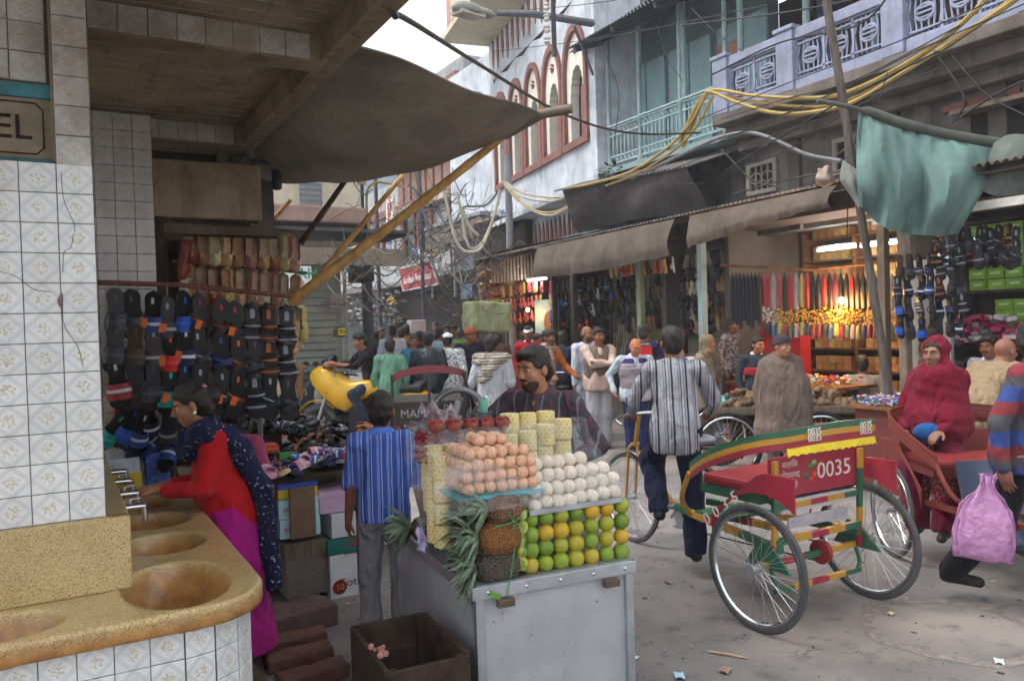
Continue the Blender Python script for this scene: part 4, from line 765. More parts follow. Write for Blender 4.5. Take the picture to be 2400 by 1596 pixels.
# dark slippers hung from the brown rod
b = MB(); b.tube([PY(222, 662, 4.75), PY(420, 668, 4.75), PY(560, 682, 4.75), PY(682, 694, 4.75)], .014, 8); T(b.obj('slipper_rod', M('6b4038', .7, 0, .25, 9)), 'brown wooden rod from which the black slippers hang', 'rod')
SC = [('slide', ('1d1d20', '29292d', '34343a', '4a4a50')), ('cross', ('1d1d20', '2c2c30', '38383e', '5a5a60')), ('slide', ('161618', '1b1b1e', '27468a', 'b9bec8')), ('slide', ('1c1c1f', '2a2a2e', '33333a', '8d9096')), ('slide', ('15171c', '1a1a1d', '1f4fae', '2d5fc4')), ('cross', ('161618', '1c1c1f', '2a2426', 'a83238')), ('sport', ('161618', '1f2024', '24262c', '8d939c')), ('sport', ('1a1614', '241c18', '3a2820', 'a8623a')), ('slide', ('161618', '1b1b1e', 'c2262a', 'd8433f')), ('cross', ('161618', '1b1b1e', '3a2a24', 'c46a34')), ('cross', ('161618', '1c1c20', '23345f', '3f62b8')), ('thong', ('1c1c1f', '2a2a2e', '3a3a40', '3a3a40')), ('slide', ('161618', '1b1b1e', '1f8f88', '33aaa2')), ('slide', ('7a6448', '3a2c22', '44342a', '5a4636')), ('slide', ('161618', '1b1b1e', '8a2a30', 'b9b9bd')), ('cross', ('161618', '1c1c20', '2a2e36', '9aa0aa')), ('slide', ('161618', '1b1b1e', '1b2a4a', 'd9d9dc'))]
SN = ['plain black slide', 'black cross-strap slipper', 'black slide with blue and silver strap', 'black slide with white mark', 'black and bright blue slide', 'black slipper with red-edged crossed straps', 'black sport sandal with grey straps', 'brown-black sport sandal', 'black slide with red strap', 'black slipper with orange crossed straps', 'black slipper with blue crossed straps', 'black thong slipper', 'black slide with turquoise strap', 'brown slide with tan sole', 'black slide with dark red and white bands', 'black slipper with grey crossed straps', 'black slide with navy and white strap']
SM = [shoe_mesh(k, c, .285, i) for i, (k, c) in enumerate(SC)]
TAGM = MB().box((0, 0, 0), (.028, .003, .05)).mesh('tag', False); TAGM.materials.append(M('d9682c', .6, 0, .1, 60, 0))
rows = [[0, 1, 2, 3, 4, 5, 5, 5, 6, 7, 6], [0, 13, 3, 8, 16, 15, 10, 9, 1, 7, 6], [14, 11, 0, 12, 4, 15, 15, 9, 6, 15, 1]]
pxs = [270, 314, 355, 393, 430, 466, 517, 551, 592, 628, 670]; off = [0, 2, 6, 18, 4, 10, 20, 26, 28, 30, 34]
lw = ('top', 'middle', 'bottom')
for r in range(3):
    for i, px in enumerate(pxs):
        dx = rnd.uniform(-4, 4)+r*3; dy = 736+off[i]+r*78+(6 if r == 2 else 0); k = rows[r][i]
        o = ware('hanging_slipper', SM[k], PY(px+dx, dy, 4.70-.012*r), (.10, rnd.uniform(-.1, .1), rnd.uniform(-.35, .35)+(.5 if k in (4,) else 0)), '%s, %s in the %s row of the rod' % (SN[k], ORD[i], lw[r]), 'dark slippers hanging from the brown rod'); o.scale = (1.22, 1, 1)
        if (r, i) in ((0, 3), (0, 5), (0, 7), (1, 3), (1, 4), (2, 3), (2, 6), (2, 7), (0, 2)): inst('price_tag', TAGM, (-.025, -.055, -.03), (.1, .2, 0), o)
        if r == 0: b = MB(); a = PY(px+dx, 664+i*2.6, 4.74); c = PY(px+dx, dy-40, 4.70); b.tube([a, c], .002, 4); b.obj('string', M('9a9288', .8), o)
for i, (px, py) in enumerate(((432, 610), (430, 700), (700, 900), (692, 790), (705, 760), (600, 880), (640, 905))):
    ware('embroidered_shoe', JM[(i*2) % 10], PY(px, py, 5.3), (.1, .1, 1.2 if i < 4 else -.8), 'embroidered shoe hanging sideways behind the slippers, %s such one' % ORD[i], 'embroidered shoes hanging edge-on')
# ---------------------------------------------------------------- shoe stall table and boxes
st = empty('shoe_stall_table', (0, 0, 0), 0, 'stall table made of boards on boxes, heaped with footwear', 'table')
TZ = .80
b = MB(); b.box((1.27, 5.62, TZ-.02), (1.15, 1.25, .04)); b.obj('table_top', WOOD_DK, st, False); b = MB(); b.box((1.27, 6.05, .4), (1.1, .3, .76)); b.obj('support', DARKIN, st, False)
BX = {}
def carton(label, c, d, m, rz=0., deco=None, name='shoe_box', lid=None):
    e = empty(name, c, rz, label, 'box', 'boxes of the shoe stall'); b = MB(); b.box((0, 0, d[2]/2), d); b.obj('box', m, e, False, bevel=.003, rel=True)
    if lid: b = MB(); b.box((0, 0, d[2]*.86), (d[0]+.008, d[1]+.008, d[2]*.3)); b.obj('lid', lid, e, False, bevel=.003, rel=True)
    for t in (deco or []):
        s_, h, ox, oz, mc, sx = t; text('print', s_, h, (ox, -d[1]/2-.003, oz), (1, 0, 0), (0, 0, 1), mc, e, .0006, sx=sx, rel=True)
    return e
DG = M('55524e', .85, 0, .2, 9, .3, 60, .003, '39352f', .5, 6); GREYW = M('6e675f', .85, 0, .25, 6, .4, 50, .003, '4a433c', .6, 5); PINK = M('c9a6c2', .5, 0, .06, 6, .1); WHT = M('cfd2d6', .5, 0, .06, 9, .1, 60, .002, 'a9a6a2', .4, 8); BLU = M('2c4f9a', .5, 0, .2, 14, .1); YEL = M('c9b23a', .5, 0, .1, 9, .1); CYN = M('a9d4dc', .5, 0, .12, 9, .1); REDB = M('a82f30', .5, 0, .15, 9, .1); TEAL = M('1f6f66', .5, 0, .1, 9, .1); KRAFT = M('a58a62', .8, 0, .15, 7, .2)
def at(px, py, Y): return PY(px, py, Y)
yb = 5.02
def cartpx(label, x0, x1, yt, ybm, Y, dep, m, deco=None, lid=None, name='shoe_box', rz=0.):
    a = PY(x0, ybm, Y); c = PY(x1, ybm, Y); t = PY((x0+x1)/2, yt, Y); w = c[0]-a[0]; h = t[2]-(a[2]+c[2])/2; return carton(label, ((a[0]+c[0])/2, Y+dep/2, (a[2]+c[2])/2), (w, dep, h), m, rz, deco, name, lid), w, h
RT = M('b5232c', .5); WTX = M('e8e6e4', .5)
cartpx('dark grey plank crate standing beside the woman in red', 590, 640, 1112, 1240, 4.98, .3, DG, None, None, 'plank_crate')
cartpx('grey wooden stool block under the stacked cartons', 672, 770, 1268, 1395, 4.96, .3, GREYW, None, WOOD_GY, 'wooden_stand')
cartpx('brown cardboard slab leaning against the stacked cartons', 682, 742, 1142, 1260, 4.915, .02, M('77604a', .85, 0, .25, 9, .3, 60, .003, '4c3a2c', .5, 8), None, None, 'cardboard_slab')
cartpx('yellow carton on top of the stack beside the cardboard slab', 652, 745, 1134, 1166, 4.95, .32, YEL, None, BLU)
cartpx('pale carton in the middle of the stack beside the cardboard slab', 654, 748, 1168, 1212, 4.95, .32, CYN, [('ata', .05, -.07, .06, RT, 1.1)])
cartpx('pale carton at the bottom of the stack beside the cardboard slab', 657, 752, 1213, 1258, 4.95, .32, CYN, [('ata', .05, -.07, .06, RT, 1.1)])
cartpx('red and white carton between crate and carton stack', 632, 648, 1132, 1175, 5.0, .25, REDB); cartpx('blue spotted carton between crate and carton stack', 634, 650, 1178, 1214, 5.0, .25, BLU)
cartpx('plain pink carton near the boy at the stall', 750, 830, 1150, 1200, 4.96, .3, PINK, None, PINK)
cartpx('white carton with red sides below the pink carton', 778, 836, 1202, 1258, 4.94, .3, WHT, None, None)
cartpx('green and white carton below the white one near the boy', 768, 838, 1262, 1296, 4.93, .32, TEAL, [('GIL', .06, .07, .055, RT, 1.1)], None)
cartpx('white carton with black print, second from the ground', 774, 838, 1298, 1345, 4.93, .32, WHT, [('BAREL', .03, .06, .13, M('2a2a2e', .6), 1.3)], None)
e, w, h = cartpx('white carton with a round red number badge standing on the ground', 776, 840, 1346, 1402, 4.92, .32, WHT, [('Total', .075, .05, .1, M('5a3a44', .5), 1.1)], None)
b = MB(); b.lathe([(.001, .003), (.045, .003), (.047, 0)], 24, (-.03, -.163, h*.52), Rx(math.pi/2)); b.obj('badge', M('7d2026', .5), e, rel=True); text('badge_number', '10', .055, (-.03, -.168, h*.52), (1, 0, 0), (0, 0, 1), M('d9a04a', .5), e, .001, rel=True)
cartpx('red shoe box among the black shoes on the table', 605, 655, 1044, 1062, 5.2, .16, REDB, [('fashion', .03, .02, .03, YEL, 1.)])
cartpx('green leaflet box beside the colourful slippers', 655, 740, 1058, 1074, 5.25, .2, M('4f8f4a', .5, 0, .3, 20, .1)); cartpx('pale green box with white lettering at the table edge', 742, 830, 1056, 1078, 5.2, .2, M('7fae7a', .5, 0, .3, 12, .1), [('arsh', .05, .05, .03, WTX, 1.2)])
# boxes beyond the taps
cartpx('white shoe box with a yellow base beside the taps', 255, 330, 1075, 1140, 4.86, .22, M('b9c4d4', .5, 0, .2, 12, .1), [('Fixness', .035, .03, .06, RT, 1.1)]); cartpx('yellow carton under the white shoe box by the taps', 258, 334, 1110, 1145, 4.83, .2, YEL); cartpx('blue carton standing behind the washing hands', 345, 402, 1060, 1155, 4.9, .2, M('1f4aa0', .5, 0, .25, 30, .1, 60, .002, '8fa8c9', .4, 40), [('EVE', .04, .03, .12, WTX, 1.)])
cartpx('brown wooden crate under the hanging slippers behind the woman', 590, 660, 905, 985, 5.9, .3, KRAFT, None, None, 'carton_stack')
for k in range(5): cartpx('flat kraft carton, %s from the top of the stack under the hanging shoes' % ORD[k], 586+k, 664+k, 898+20*k, 917+20*k, 6.0, .32, M('b09a78', .8, 0, .12, 7, .2, 60, .002, None, .5, 2, .1))
cartpx('red and yellow carton on the shelf behind the slippers', 270, 345, 940, 990, 4.92, .1, REDB, None, YEL)
# loose footwear on the table
def heap(n, x0, x1, y0, y1, zf, mes, names, grp, what, tilt=.25):
    for i in range(n):
        x, y = rnd.uniform(x0, x1), rnd.uniform(y0, y1); k = rnd.randrange(len(mes))
        ware('loose_slipper', mes[k], (x, y, zf(x, y)+rnd.uniform(.0, .05)), (-math.pi/2+rnd.uniform(-tilt, tilt), rnd.uniform(-tilt, tilt)*1.2, rnd.uniform(-3.1, 3.1)), '%s in the %s' % (names[k], what), grp)
heap(75, .82, 1.82, 5.32, 6.15, lambda x, y: TZ+.03+.22*max(0, min(1, (y-5.25)/.45))*(1-.55*abs(x-1.25)/.55), [SM[k] for k in (0, 1, 3, 6, 7, 11, 15, 16)], [SN[k] for k in (0, 1, 3, 6, 7, 11, 15, 16)], 'black footwear heaped on the stall table', 'black heap on the stall table', .5)
CC_ = [('thong', ('c9b08c', 'd4c0a0', '8f5a6a', 'c98aa0')), ('thong', ('23283c', '1f2436', '3a5fae', 'a83a48')), ('slide', ('d9b0bc', 'd4a4b4', 'c98a9c', 'e0c0cc')), ('thong', ('d9d4cc', 'b9c0cc', 'b83a48', 'd9a4a8')), ('slide', ('2c3a6a', '9aa8c4', '2f4f9a', 'c9d0dc')), ('cross', ('e0dcd4', 'c9b8a8', 'a8485a', 'd9c4a0')), ('slide', ('d9a0b8', 'e0b8c8', 'e0a4bc', 'f0d0dc'))]
CN_ = ['tan thong slipper with mauve straps', 'navy thong slipper with blue straps', 'pink slide', 'pale thong slipper with red straps', 'blue and white slide', 'cream cross-strap slipper', 'bright pink slide']
CM_ = [shoe_mesh(k, c, .22, 30+i) for i, (k, c) in enumerate(CC_)]
heap(46, .9, 1.80, 5.0, 5.34, lambda x, y: TZ+.03+.03*math.sin(9*x), CM_, CN_, 'colourful slippers spread along the table front', 'colourful spread on the stall table', .3)
heap(10, 1.45, 2.0, 6.15, 6.6, lambda x, y: TZ+.02, [CM_[i] for i in (0, 3, 5)], [CN_[i] for i in (0, 3, 5)], 'pale slippers by the yellow motorcycle', 'pale row by the yellow motorcycle', .2)
b = MB(); b.box((1.7, 6.4, .77), (.75, .6, .04)); b.box((1.7, 6.4, .38), (.6, .5, .74)); T(b.obj('low_bench', GREYW, None, False), 'grey bench carrying the pale slippers by the motorcycle', 'bench')
heap(14, .30, .62, 4.93, 5.0, lambda x, y: 1.0+.4*(.62-x), [SM[2], SM[4], SM[12], CM_[4], SM[16]], [SN[2], SN[4], SN[12], CN_[4], SN[16]], 'slippers standing among the boxes by the taps', 'clutter by the taps', 1.2)
for i, (px, py, k) in enumerate(((262, 1010, 12), (300, 1000, 4), (330, 1010, 2), (395, 1000, 3), (352, 985, 16))):
    ware('propped_slipper', SM[k], PY(px, py, 4.82), (.5, .5-.2*i, .3), '%s propped up behind the taps, %s from left' % (SN[k], ORD[i]), 'slippers propped behind the taps')

# ---------------------------------------------------------------- stones, bricks and the crate in front
def stone(label, c, d, rz, m, name='stone_block', tilt=0.): g = grid(-V(*d)/2-.03, V(*d)/2+.03, .0095); g.box((0, 0, 0), V(*d)/2, .009); g.rough(.0025, 45, int(c[0]*100), (1, 1, 1)); o = mkobj(name, g.mesh(name), m); o.location = c; o.rotation_euler = (tilt, 0, rz); return T(o, label, 'stone' if 'stone' in name else 'brick')
STN = M('6b5652', .9, 0, .3, 14, .6, 50, .008, '3d3230', .6, 7); BRK = M('6e4a42', .9, 0, .3, 16, .6, 50, .008, '352826', .7, 8)
p = PZ(690, 1430, .1); stone('large dark red stone slab on the ground by the counter', (p[0], p[1], .06), (.42, .26, .13), .15, STN)
for i, (px, py) in enumerate(((690, 1502), (700, 1540), (735, 1582))): p = PZ(px, py, .03); stone('worn red brick at the counter foot, %s from the slab' % ORD[i], (p[0], p[1], .035), (.34, .13, .07), .06*i-.05, BRK, 'worn_brick')
b = MB(); g = []
for t in np.linspace(0, 1, 16): y = 2.5+2.3*t; g.append([V(.58, y, .2), V(.66+.02*math.sin(9*t), y, .17), V(.78+.03*math.sin(13*t), y, .06), V(.86+.02*math.sin(7*t), y, -.01)])
b.sheet(g); struct(b.obj('mortar_kerb', M('5f4f3c', .95, 0, .4, 12, .8, 40, .01, '2f261e', .7, 5)))
cr = empty('fruit_crate', (1.13, 2.62, 0), math.radians(4), 'dark wooden crate standing empty in front of the fruit cart', 'crate')
p0, p1, p2, p3 = PZ(832, 1465, .5), PZ(985, 1437, .5), PZ(1108, 1530, .5), PZ(900, 1580, .5)
CRW = m_wood('4c3c30', '1f1712', (9, 9, 9), .7)
cx = (p0+p1+p2+p3)/4; ax_ = nrm(p1-p0); L1 = np.linalg.norm((p1+p2-p0-p3)/2); L2 = np.linalg.norm((p0+p1-p2-p3)/2); cr.location = (cx[0], cx[1], 0); ang = math.atan2(*((p1+p2-p0-p3)[[1, 0]])); cr.rotation_euler = (0, 0, ang); cr.matrix_basis = Matrix.Translation(Vector((cx[0], cx[1], 0))) @ Matrix.Rotation(ang, 4, 'Z')
for k in range(4):
    z = .06+k*.127
    for sy in (-1, 1): b = MB(); b.box((0, sy*L2/2, z), (L1, .018, .12), Rx(rnd.uniform(-.02, .02))); b.obj('slat', CRW, cr, False, bevel=.003, rel=True)
    for sx in (-1, 1): b = MB(); b.box((sx*L1/2, 0, z+.003), (.018, L2-.02, .12)); b.obj('slat', CRW, cr, False, bevel=.003, rel=True)
for sx in (-1, 1):
    for sy in (-1, 1): b = MB(); b.box((sx*(L1/2-.025), sy*(L2/2-.025), .25), (.03, .03, .49)); b.obj('corner_post', CRW, cr, False, rel=True)
b = MB(); b.box((0, 0, .16), (L1-.02, L2-.02, .02)); b.obj('bottom_board', CRW, cr, False, rel=True)
b = MB(); 
for i in range(9): b.ball((-L1/2+.02+rnd.gauss(0, .012), -L2/2+.15+rnd.gauss(0, .03), .505+rnd.uniform(0, .02)), rnd.uniform(.006, .014), 6, 4)
b.obj('fruit_scraps', M('a8736a', .8, 0, .3, 60), cr, rel=True)['kind'] = 'stuff'
# ---------------------------------------------------------------- people
class Body:
    """collects primitives, then meshes them as one continuous skin"""
    def __init__(s): s.p = []; s.sub = []; s.cuts = []; s.amp = None
    def cone(s, a, b, ra, rb, k=.025): s.p.append(('c', np.asarray(a, float), np.asarray(b, float), ra, rb, k)); return s
    def ell(s, c, r, R=None, k=.04): s.p.append(('e', np.asarray(c, float), np.asarray(r, float), R, k)); return s
    def mesh(s, name, h, fine=None, hf=None):
        lo, hi = np.full(3, 9.), np.full(3, -9.)
        for q in s.p:
            if q[0] == 'c': r = max(q[3], q[4]); a = np.minimum(q[1], q[2])-r; b = np.maximum(q[1], q[2])+r
            else: r = q[2].max() if q[3] is not None else q[2]; a = q[1]-r; b = q[1]+r
            lo = np.minimum(lo, a); hi = np.maximum(hi, b)
        lo -= .03; hi += .03; fx = [[(c[i]-r, c[i]+r) for c, r in (fine or [])] for i in range(3)]
        g = SDF(*[axis(lo[i], hi[i], h, fx[i], hf or h) for i in range(3)])
        for q in s.p:
            if q[0] == 'c': g.cone(*q[1:])
            else: g.ell(*q[1:])
        for q in s.sub:
            if q[0] == 'c': g.cone(*q[1:], 'sub')
            else: g.ell(*q[1:], 'sub')
        if s.amp: g.rough(*s.amp)
        for p, n in s.cuts: g.cut(p, n)
        return g.mesh(name)
def ik(a, t, l1, l2, pole):
    d = t-a; L = np.linalg.norm(d)
    if L > (l1+l2)*.999: t = a+d/L*(l1+l2)*.999; d = t-a; L = np.linalg.norm(d)
    L = max(L, abs(l1-l2)+.01); c = (l1*l1+L*L-l2*l2)/(2*l1*L); h = math.sqrt(max(0, 1-c*c))*l1; u = d/(np.linalg.norm(d)+1e-9); n = nrm(np.asarray(pole, float)-u*np.dot(pole, u)); return a+u*c*l1+n*h, t
SKIN = {}
def skin(c):
    if c not in SKIN:
        n = NT('skin'); o = n.vary(tuple(x*1.22 for x in lin(c)[:3])+(1,), .12, 20, 4, lin('8a5a48'), .25, 12); n.col(o); n.b.inputs['Subsurface Weight'].default_value = .06; n.b.inputs['Subsurface Radius'].default_value = (.02, .008, .004); SKIN[c] = n.fin(.55, 0, .4)
    return SKIN[c]
hn_ = NT('hair'); hq = hn_.noise(1., 2, .6, hn_.scl((240, 240, 26)), .5); hn_.col(hn_.mix(hq, lin('0d0a08'), lin('2c231d'))); hn_.bump(hq, 1., .006); HAIR = hn_.fin(.42, 0, .45); EYEW = M('c9c4bc', .3, 0, .02, 5, 0); IRIS = M('1a110c', .2, 0, .05, 5, 0)
def hand(B, w, d, n, s, curl, th):
    """palm, four unequal fingers and a thumb: wrist w, direction d, palm normal n, th = thumb side"""
    d = nrm(d); n = nrm(n-d*np.dot(n, d)); x = np.cross(d, n)*th; pc = w+d*.05*s
    B.ell(pc, (.021*s, .041*s, .052*s), np.stack([n, x, d], 1), .012)
    for i, L in enumerate((.070, .078, .072, .056)):
        o = w+d*(.088-.006*abs(i-1.3))*s+x*(.031-.0205*i)*s; a = curl*(.5+.12*i); d1 = nrm(d*math.cos(a)+n*math.sin(a)); p1 = o+d1*L*.52*s; d2 = nrm(d*math.cos(a*2.1)+n*math.sin(a*2.1)); B.cone(o, p1, .0092*s, .0085*s, .004); B.cone(p1, p1+d2*L*.48*s, .0085*s, .007*s, .004)
    o = w+d*.025*s+x*.03*s; p1 = o+(d*.6+x*.7+n*.25)*.042*s; B.cone(o, p1, .013*s, .0105*s, .008); B.cone(p1, p1+nrm(d*.9+x*.2+n*.45)*.033*s, .0105*s, .0085*s, .005)
def person(label, px, py, sc, face=180, S=None, gz=0., ph=None, lean=3, side=0, head=(0, 0), hL=None, hR=None, fL=None, fR=None, b=1., top='3a3a40', hem=.47, sleeve=1., kind='shirt', leg='3a3d48', legw=1., skirt=False, shoes='2a2320', hair='short', skc='8a5e44', hat=None, beard=None, belly=0., extras=(), collar=None, loc=None, fem=False, pole_arm=None, group=None, amp=.004, curl=(.5, .5), hl=1.):
    Z = FPX/sc; tp = P(px, py, Z) if loc is None else None; hz = 0.
    if loc is None: bx, by = tp[0], tp[1]
    else: bx, by = loc[0], loc[1]; gz = loc[2] if len(loc) > 2 else gz
    S = S or (tp[2]-gz-.012); s = S/1.72; d = V(bx, by, 0); f = nrm(d); rt = V(f[1], -f[0], 0); a = math.radians(face); hd = -f*math.cos(a)+rt*math.sin(a); rz = math.atan2(hd[0], -hd[1])
    ph = ph if ph is not None else .55*S; Rl = Rz(0)@Rx(math.radians(lean))@Ry(math.radians(side)); pel = V(0, 0, ph)
    if loc is None and lean: top_off = Rl@V(0, 0, .62*s); o_ = Rz(rz)@V(top_off[0], top_off[1], 0); bx -= o_[0]; by -= o_[1]
    at_ = lambda x, y, z: pel+Rl@V(x*s, y*s, z*s)
    sw = (.152 if fem else .172)*b**.5; nb = at_(0, 0, .465); sh = {1: at_(sw, .01, .425), -1: at_(-sw, .01, .425)}
    Rh = Rz(math.radians(head[0]))@Rx(math.radians(head[1]+lean*.25)); hc = nb+Rl@V(0, -.01*s, .06*s)+Rh@V(0, -.018*s, .098*s); hp = lambda x, y, z: hc+Rh@V(x, y, z)*s*hl; hs = s*hl
    hL = V(*hL) if hL is not None else V(.22*s*b**.5, -.04*s, ph-.09*s); hR = V(*hR) if hR is not None else V(-.22*s*b**.5, -.04*s, ph-.09*s)
    fL = V(*fL) if fL is not None else V(.085*s, -.01, .075*s); fR = V(*fR) if fR is not None else V(-.085*s, .02, .075*s)
    J = {}
    for sg, H_, Fo in ((1, hL, fL), (-1, hR, fR)):
        pa = (pole_arm or {}).get(sg, (sg*.6, .8, -.5)); el, wr = ik(sh[sg], H_, .29*s, .255*s, pa); hip = at_(sg*.085, 0, -.02); kn, an = ik(hip, Fo, .43*s, .42*s, (sg*.15, -1, .1)); J[sg] = (el, wr, hip, kn, an)
    root = empty('person', (bx, by, gz), rz, label, 'person', group); h = max(.013, 1.35*Z/790); hf = max(.0062, .75*Z/790); near = Z < 8.5
    face_seen = math.cos(math.radians(face+head[0])) > -.35
    # --- the body: one continuous skin
    B = Body(); fem_ = 1.06 if fem else 1.
    B.ell(at_(0, 0, .0), V(.13*b*fem_, .09*b, .12)*s, Rl, .03).ell(at_(0, 0, .14), V(.112*b, .082*b, .15)*s, Rl, .03).ell(at_(0, 0, .30), V(.135*b, .088*b, .16)*s, Rl, .03).cone(sh[1], sh[-1], .042*s, .042*s, .02).cone(nb, hc, .052*s*b**.3, .05*s, .03)
    for sg in (1, -1):
        el, wr, hip, kn, an = J[sg]; B.cone(sh[sg], el, .042*s*b**.5, .037*s, .015).cone(el, wr, .039*s, .027*s, .015); dv = nrm(wr-el)
        if near or Z < 11: hand(B, wr, dv, V(-sg, -.4, .0) if abs(dv[2]) > .6 else V(0, .2, -1), s*.98, curl[0 if sg > 0 else 1], 1 if sg*1 > 0 else -1)
        else: B.ell(wr+dv*.07*s, V(.02, .035, .075)*s, np.stack([np.cross(dv, V(0, 1, .1)), nrm(np.cross(np.cross(dv, V(0, 1, .1)), dv)), dv], 1), .02)
        B.cone(hip, kn, .07*s*b**.5, .052*s, .02).cone(kn, an, .052*s, .036*s, .02).cone(an+V(0, .03, -.035)*s, an+V(0, -.14, -.045)*s, .034*s, .026*s, .02)
    B.ell(hp(0, .012, .025), V(.074, .093, .092)*hs, Rh, .02).ell(hp(0, -.03, -.05), V(.054, .062, .068)*hs, Rh, .03).ell(hp(0, -.058, -.092), V(.026, .024, .02)*hs, Rh, .02)
    if near or face_seen:
        B.cone(hp(0, -.083, .022), hp(0, -.107, -.020), .009*hs, .0135*hs, .009).ell(hp(0, -.096, -.026), V(.019, .012, .009)*hs, Rh, .008).cone(hp(-.038, -.074, .034), hp(.038, -.074, .034), .012*hs, .012*hs, .012)
        for sg in (1, -1): B.ell(hp(sg*.04, -.062, -.02), V(.024, .022, .022)*hs, Rh, .02).ell(hp(sg*.075, .006, -.008), V(.011, .02, .032)*hs, Rh, .006)
        B.ell(hp(0, -.084, -.056), V(.024, .014, .011)*hs, Rh, .006); B.sub += [('e', hp(sg*.031, -.091, .010), V(.017, .012, .011)*hs, Rh, .012) for sg in (1, -1)]
    fine = [(hc, .135*s)]+([(J[g][1]+nrm(J[g][1]-J[g][0])*.09*s, .09*s) for g in (1, -1)] if near else [])
    mkobj('body', B.mesh('body', h*1.3, fine, hf), skin(skc), root, 0, True)
    if face_seen:
        for sg in (1, -1):
            m = MB(); c = hp(sg*.031, -.0725, .009); m.ball(c, V(.0135, .0115, .0085)*hs, 10, 8, Rh); m.mat(1).ball(c+Rh@V(0, -.0072, .0005)*hs, V(.0062, .0055, .0062)*hs, 8, 6, Rh); m.obj('eye', [EYEW, IRIS], root, rel=True)
            m = MB(); m.tube([hp(sg*.012, -.092, .030), hp(sg*.03, -.0915, .036), hp(sg*.05, -.078, .029)], [.0022*hs, .003*hs, .0014*hs], 6); m.obj('eyebrow', HAIR, root, rel=True)
            m = MB(); m.tube([hp(sg*.014, -.0885, .010), hp(sg*.031, -.0915, .0175), hp(sg*.047, -.078, .010)], .0032*hs, 5); m.obj('eyelid', skin(skc), root, rel=True)
        m = MB(); m.ball(hp(0, -.0945, -.052), V(.021, .006, .005)*hs, 10, 6, Rh); m.ball(hp(0, -.0935, -.060), V(.019, .0065, .006)*hs, 10, 6, Rh); m.obj('lips', M('7a4a42', .5), root, rel=True)
    # --- hair and headgear
    Hh = hf*1.2
    def hp_mesh(nm, B2, m): mkobj(nm, B2.mesh(nm, Hh), m, root, 0, True)
    if hair in ('short', 'bun', 'long', 'curly', 'thin'):
        B2 = Body(); k = .012; up = .006 if hair != 'thin' else -.004
        B2.ell(hp(0, .014, .037+up), V(.082, .1, .09)*hs, Rh, k).ell(hp(0, .05, -.012), V(.073, .06, .082)*hs, Rh, .02)
        if hair in ('bun', 'long'): B2.ell(hp(0, .04, -.0), V(.085, .08, .1)*hs, Rh, .02)
        if hair == 'bun': B2.ell(hp(0, .125, .0), V(.05, .045, .05)*hs, Rh, .02)
        if hair == 'short' and face_seen: B2.ell(hp(.01, -.07, .095), V(.06, .035, .022)*hs, Rh, .02)
        if hair == 'curly': B2.ell(hp(0, .02, .055), V(.095, .105, .085)*hs, Rh, .02)
        B2.sub = [('e', hp(0, -.112, -.03), V(.095, .108, .103)*hs, Rh, .01), ('e', hp(0, .0, -.14), V(.12, .1, .06)*hs, Rh, .01)]; B2.amp = (.0032*hs if hair != 'curly' else .006, 75, int(px) % 97, (1, 1, .7)); hp_mesh('hair', B2, HAIR)
    if hair == 'bald': B2 = Body(); B2.ell(hp(0, .045, -.01), V(.079, .068, .07)*hs, Rh, .02); B2.sub = [('e', hp(0, -.1, 0), V(.1, .1, .15)*hs, Rh, .01), ('e', hp(0, 0, .1), V(.12, .13, .07)*hs, Rh, .01)]; hp_mesh('hair', B2, M('4a443e', .6, 0, .3, 60, .5, 200, .004))
    if hat:
        hk, hm = hat; B2 = Body()
        if hk == 'cap': B2.ell(hp(0, .012, .04), V(.086, .104, .085)*hs, Rh, .01); B2.cuts = [(hp(0, 0, .03), Rh@V(0, -.1, -1))]; hp_mesh('cap', B2, hm); B2 = Body(); B2.ell(hp(0, -.1, .036), V(.07, .075, .012)*hs, Rh@Rx(.2), .01); hp_mesh('cap_brim', B2, hm)
        elif hk == 'skullcap': B2.ell(hp(0, .015, .05), V(.084, .102, .08)*hs, Rh, .01); B2.cuts = [(hp(0, 0, .05), Rh@V(0, -.15, -1))]; hp_mesh('skullcap', B2, hm)
        elif hk == 'beanie': B2.ell(hp(0, .014, .04), V(.09, .108, .1)*hs, Rh, .01).ell(hp(0, .012, .028), V(.094, .112, .045)*hs, Rh, .01); B2.cuts = [(hp(0, 0, .015), Rh@V(0, -.3, -1))]; hp_mesh('knitted_cap', B2, hm)
        elif hk == 'wrap': B2.ell(hp(0, .02, .03), V(.1, .115, .105)*hs, Rh, .02).ell(hp(0, .04, -.07), V(.095, .085, .09)*hs, Rh, .03).cone(hp(-.06, -.03, -.12), hp(.06, -.03, -.12), .05*hs, .05*hs, .03); B2.sub = [('e', hp(0, -.12, -.02), V(.066, .085, .085)*hs, Rh, .015)]; B2.amp = (.004, 45, 3, (1, 1, 1)); hp_mesh('head_scarf', B2, hm)
        elif hk == 'turban': B2.ell(hp(0, .015, .055), V(.105, .122, .07)*hs, Rh, .02).ell(hp(.03, .0, .1), V(.07, .09, .05)*hs, Rh, .02); B2.amp = (.006, 60, 8, (1, 1, 3)); hp_mesh('turban', B2, hm)
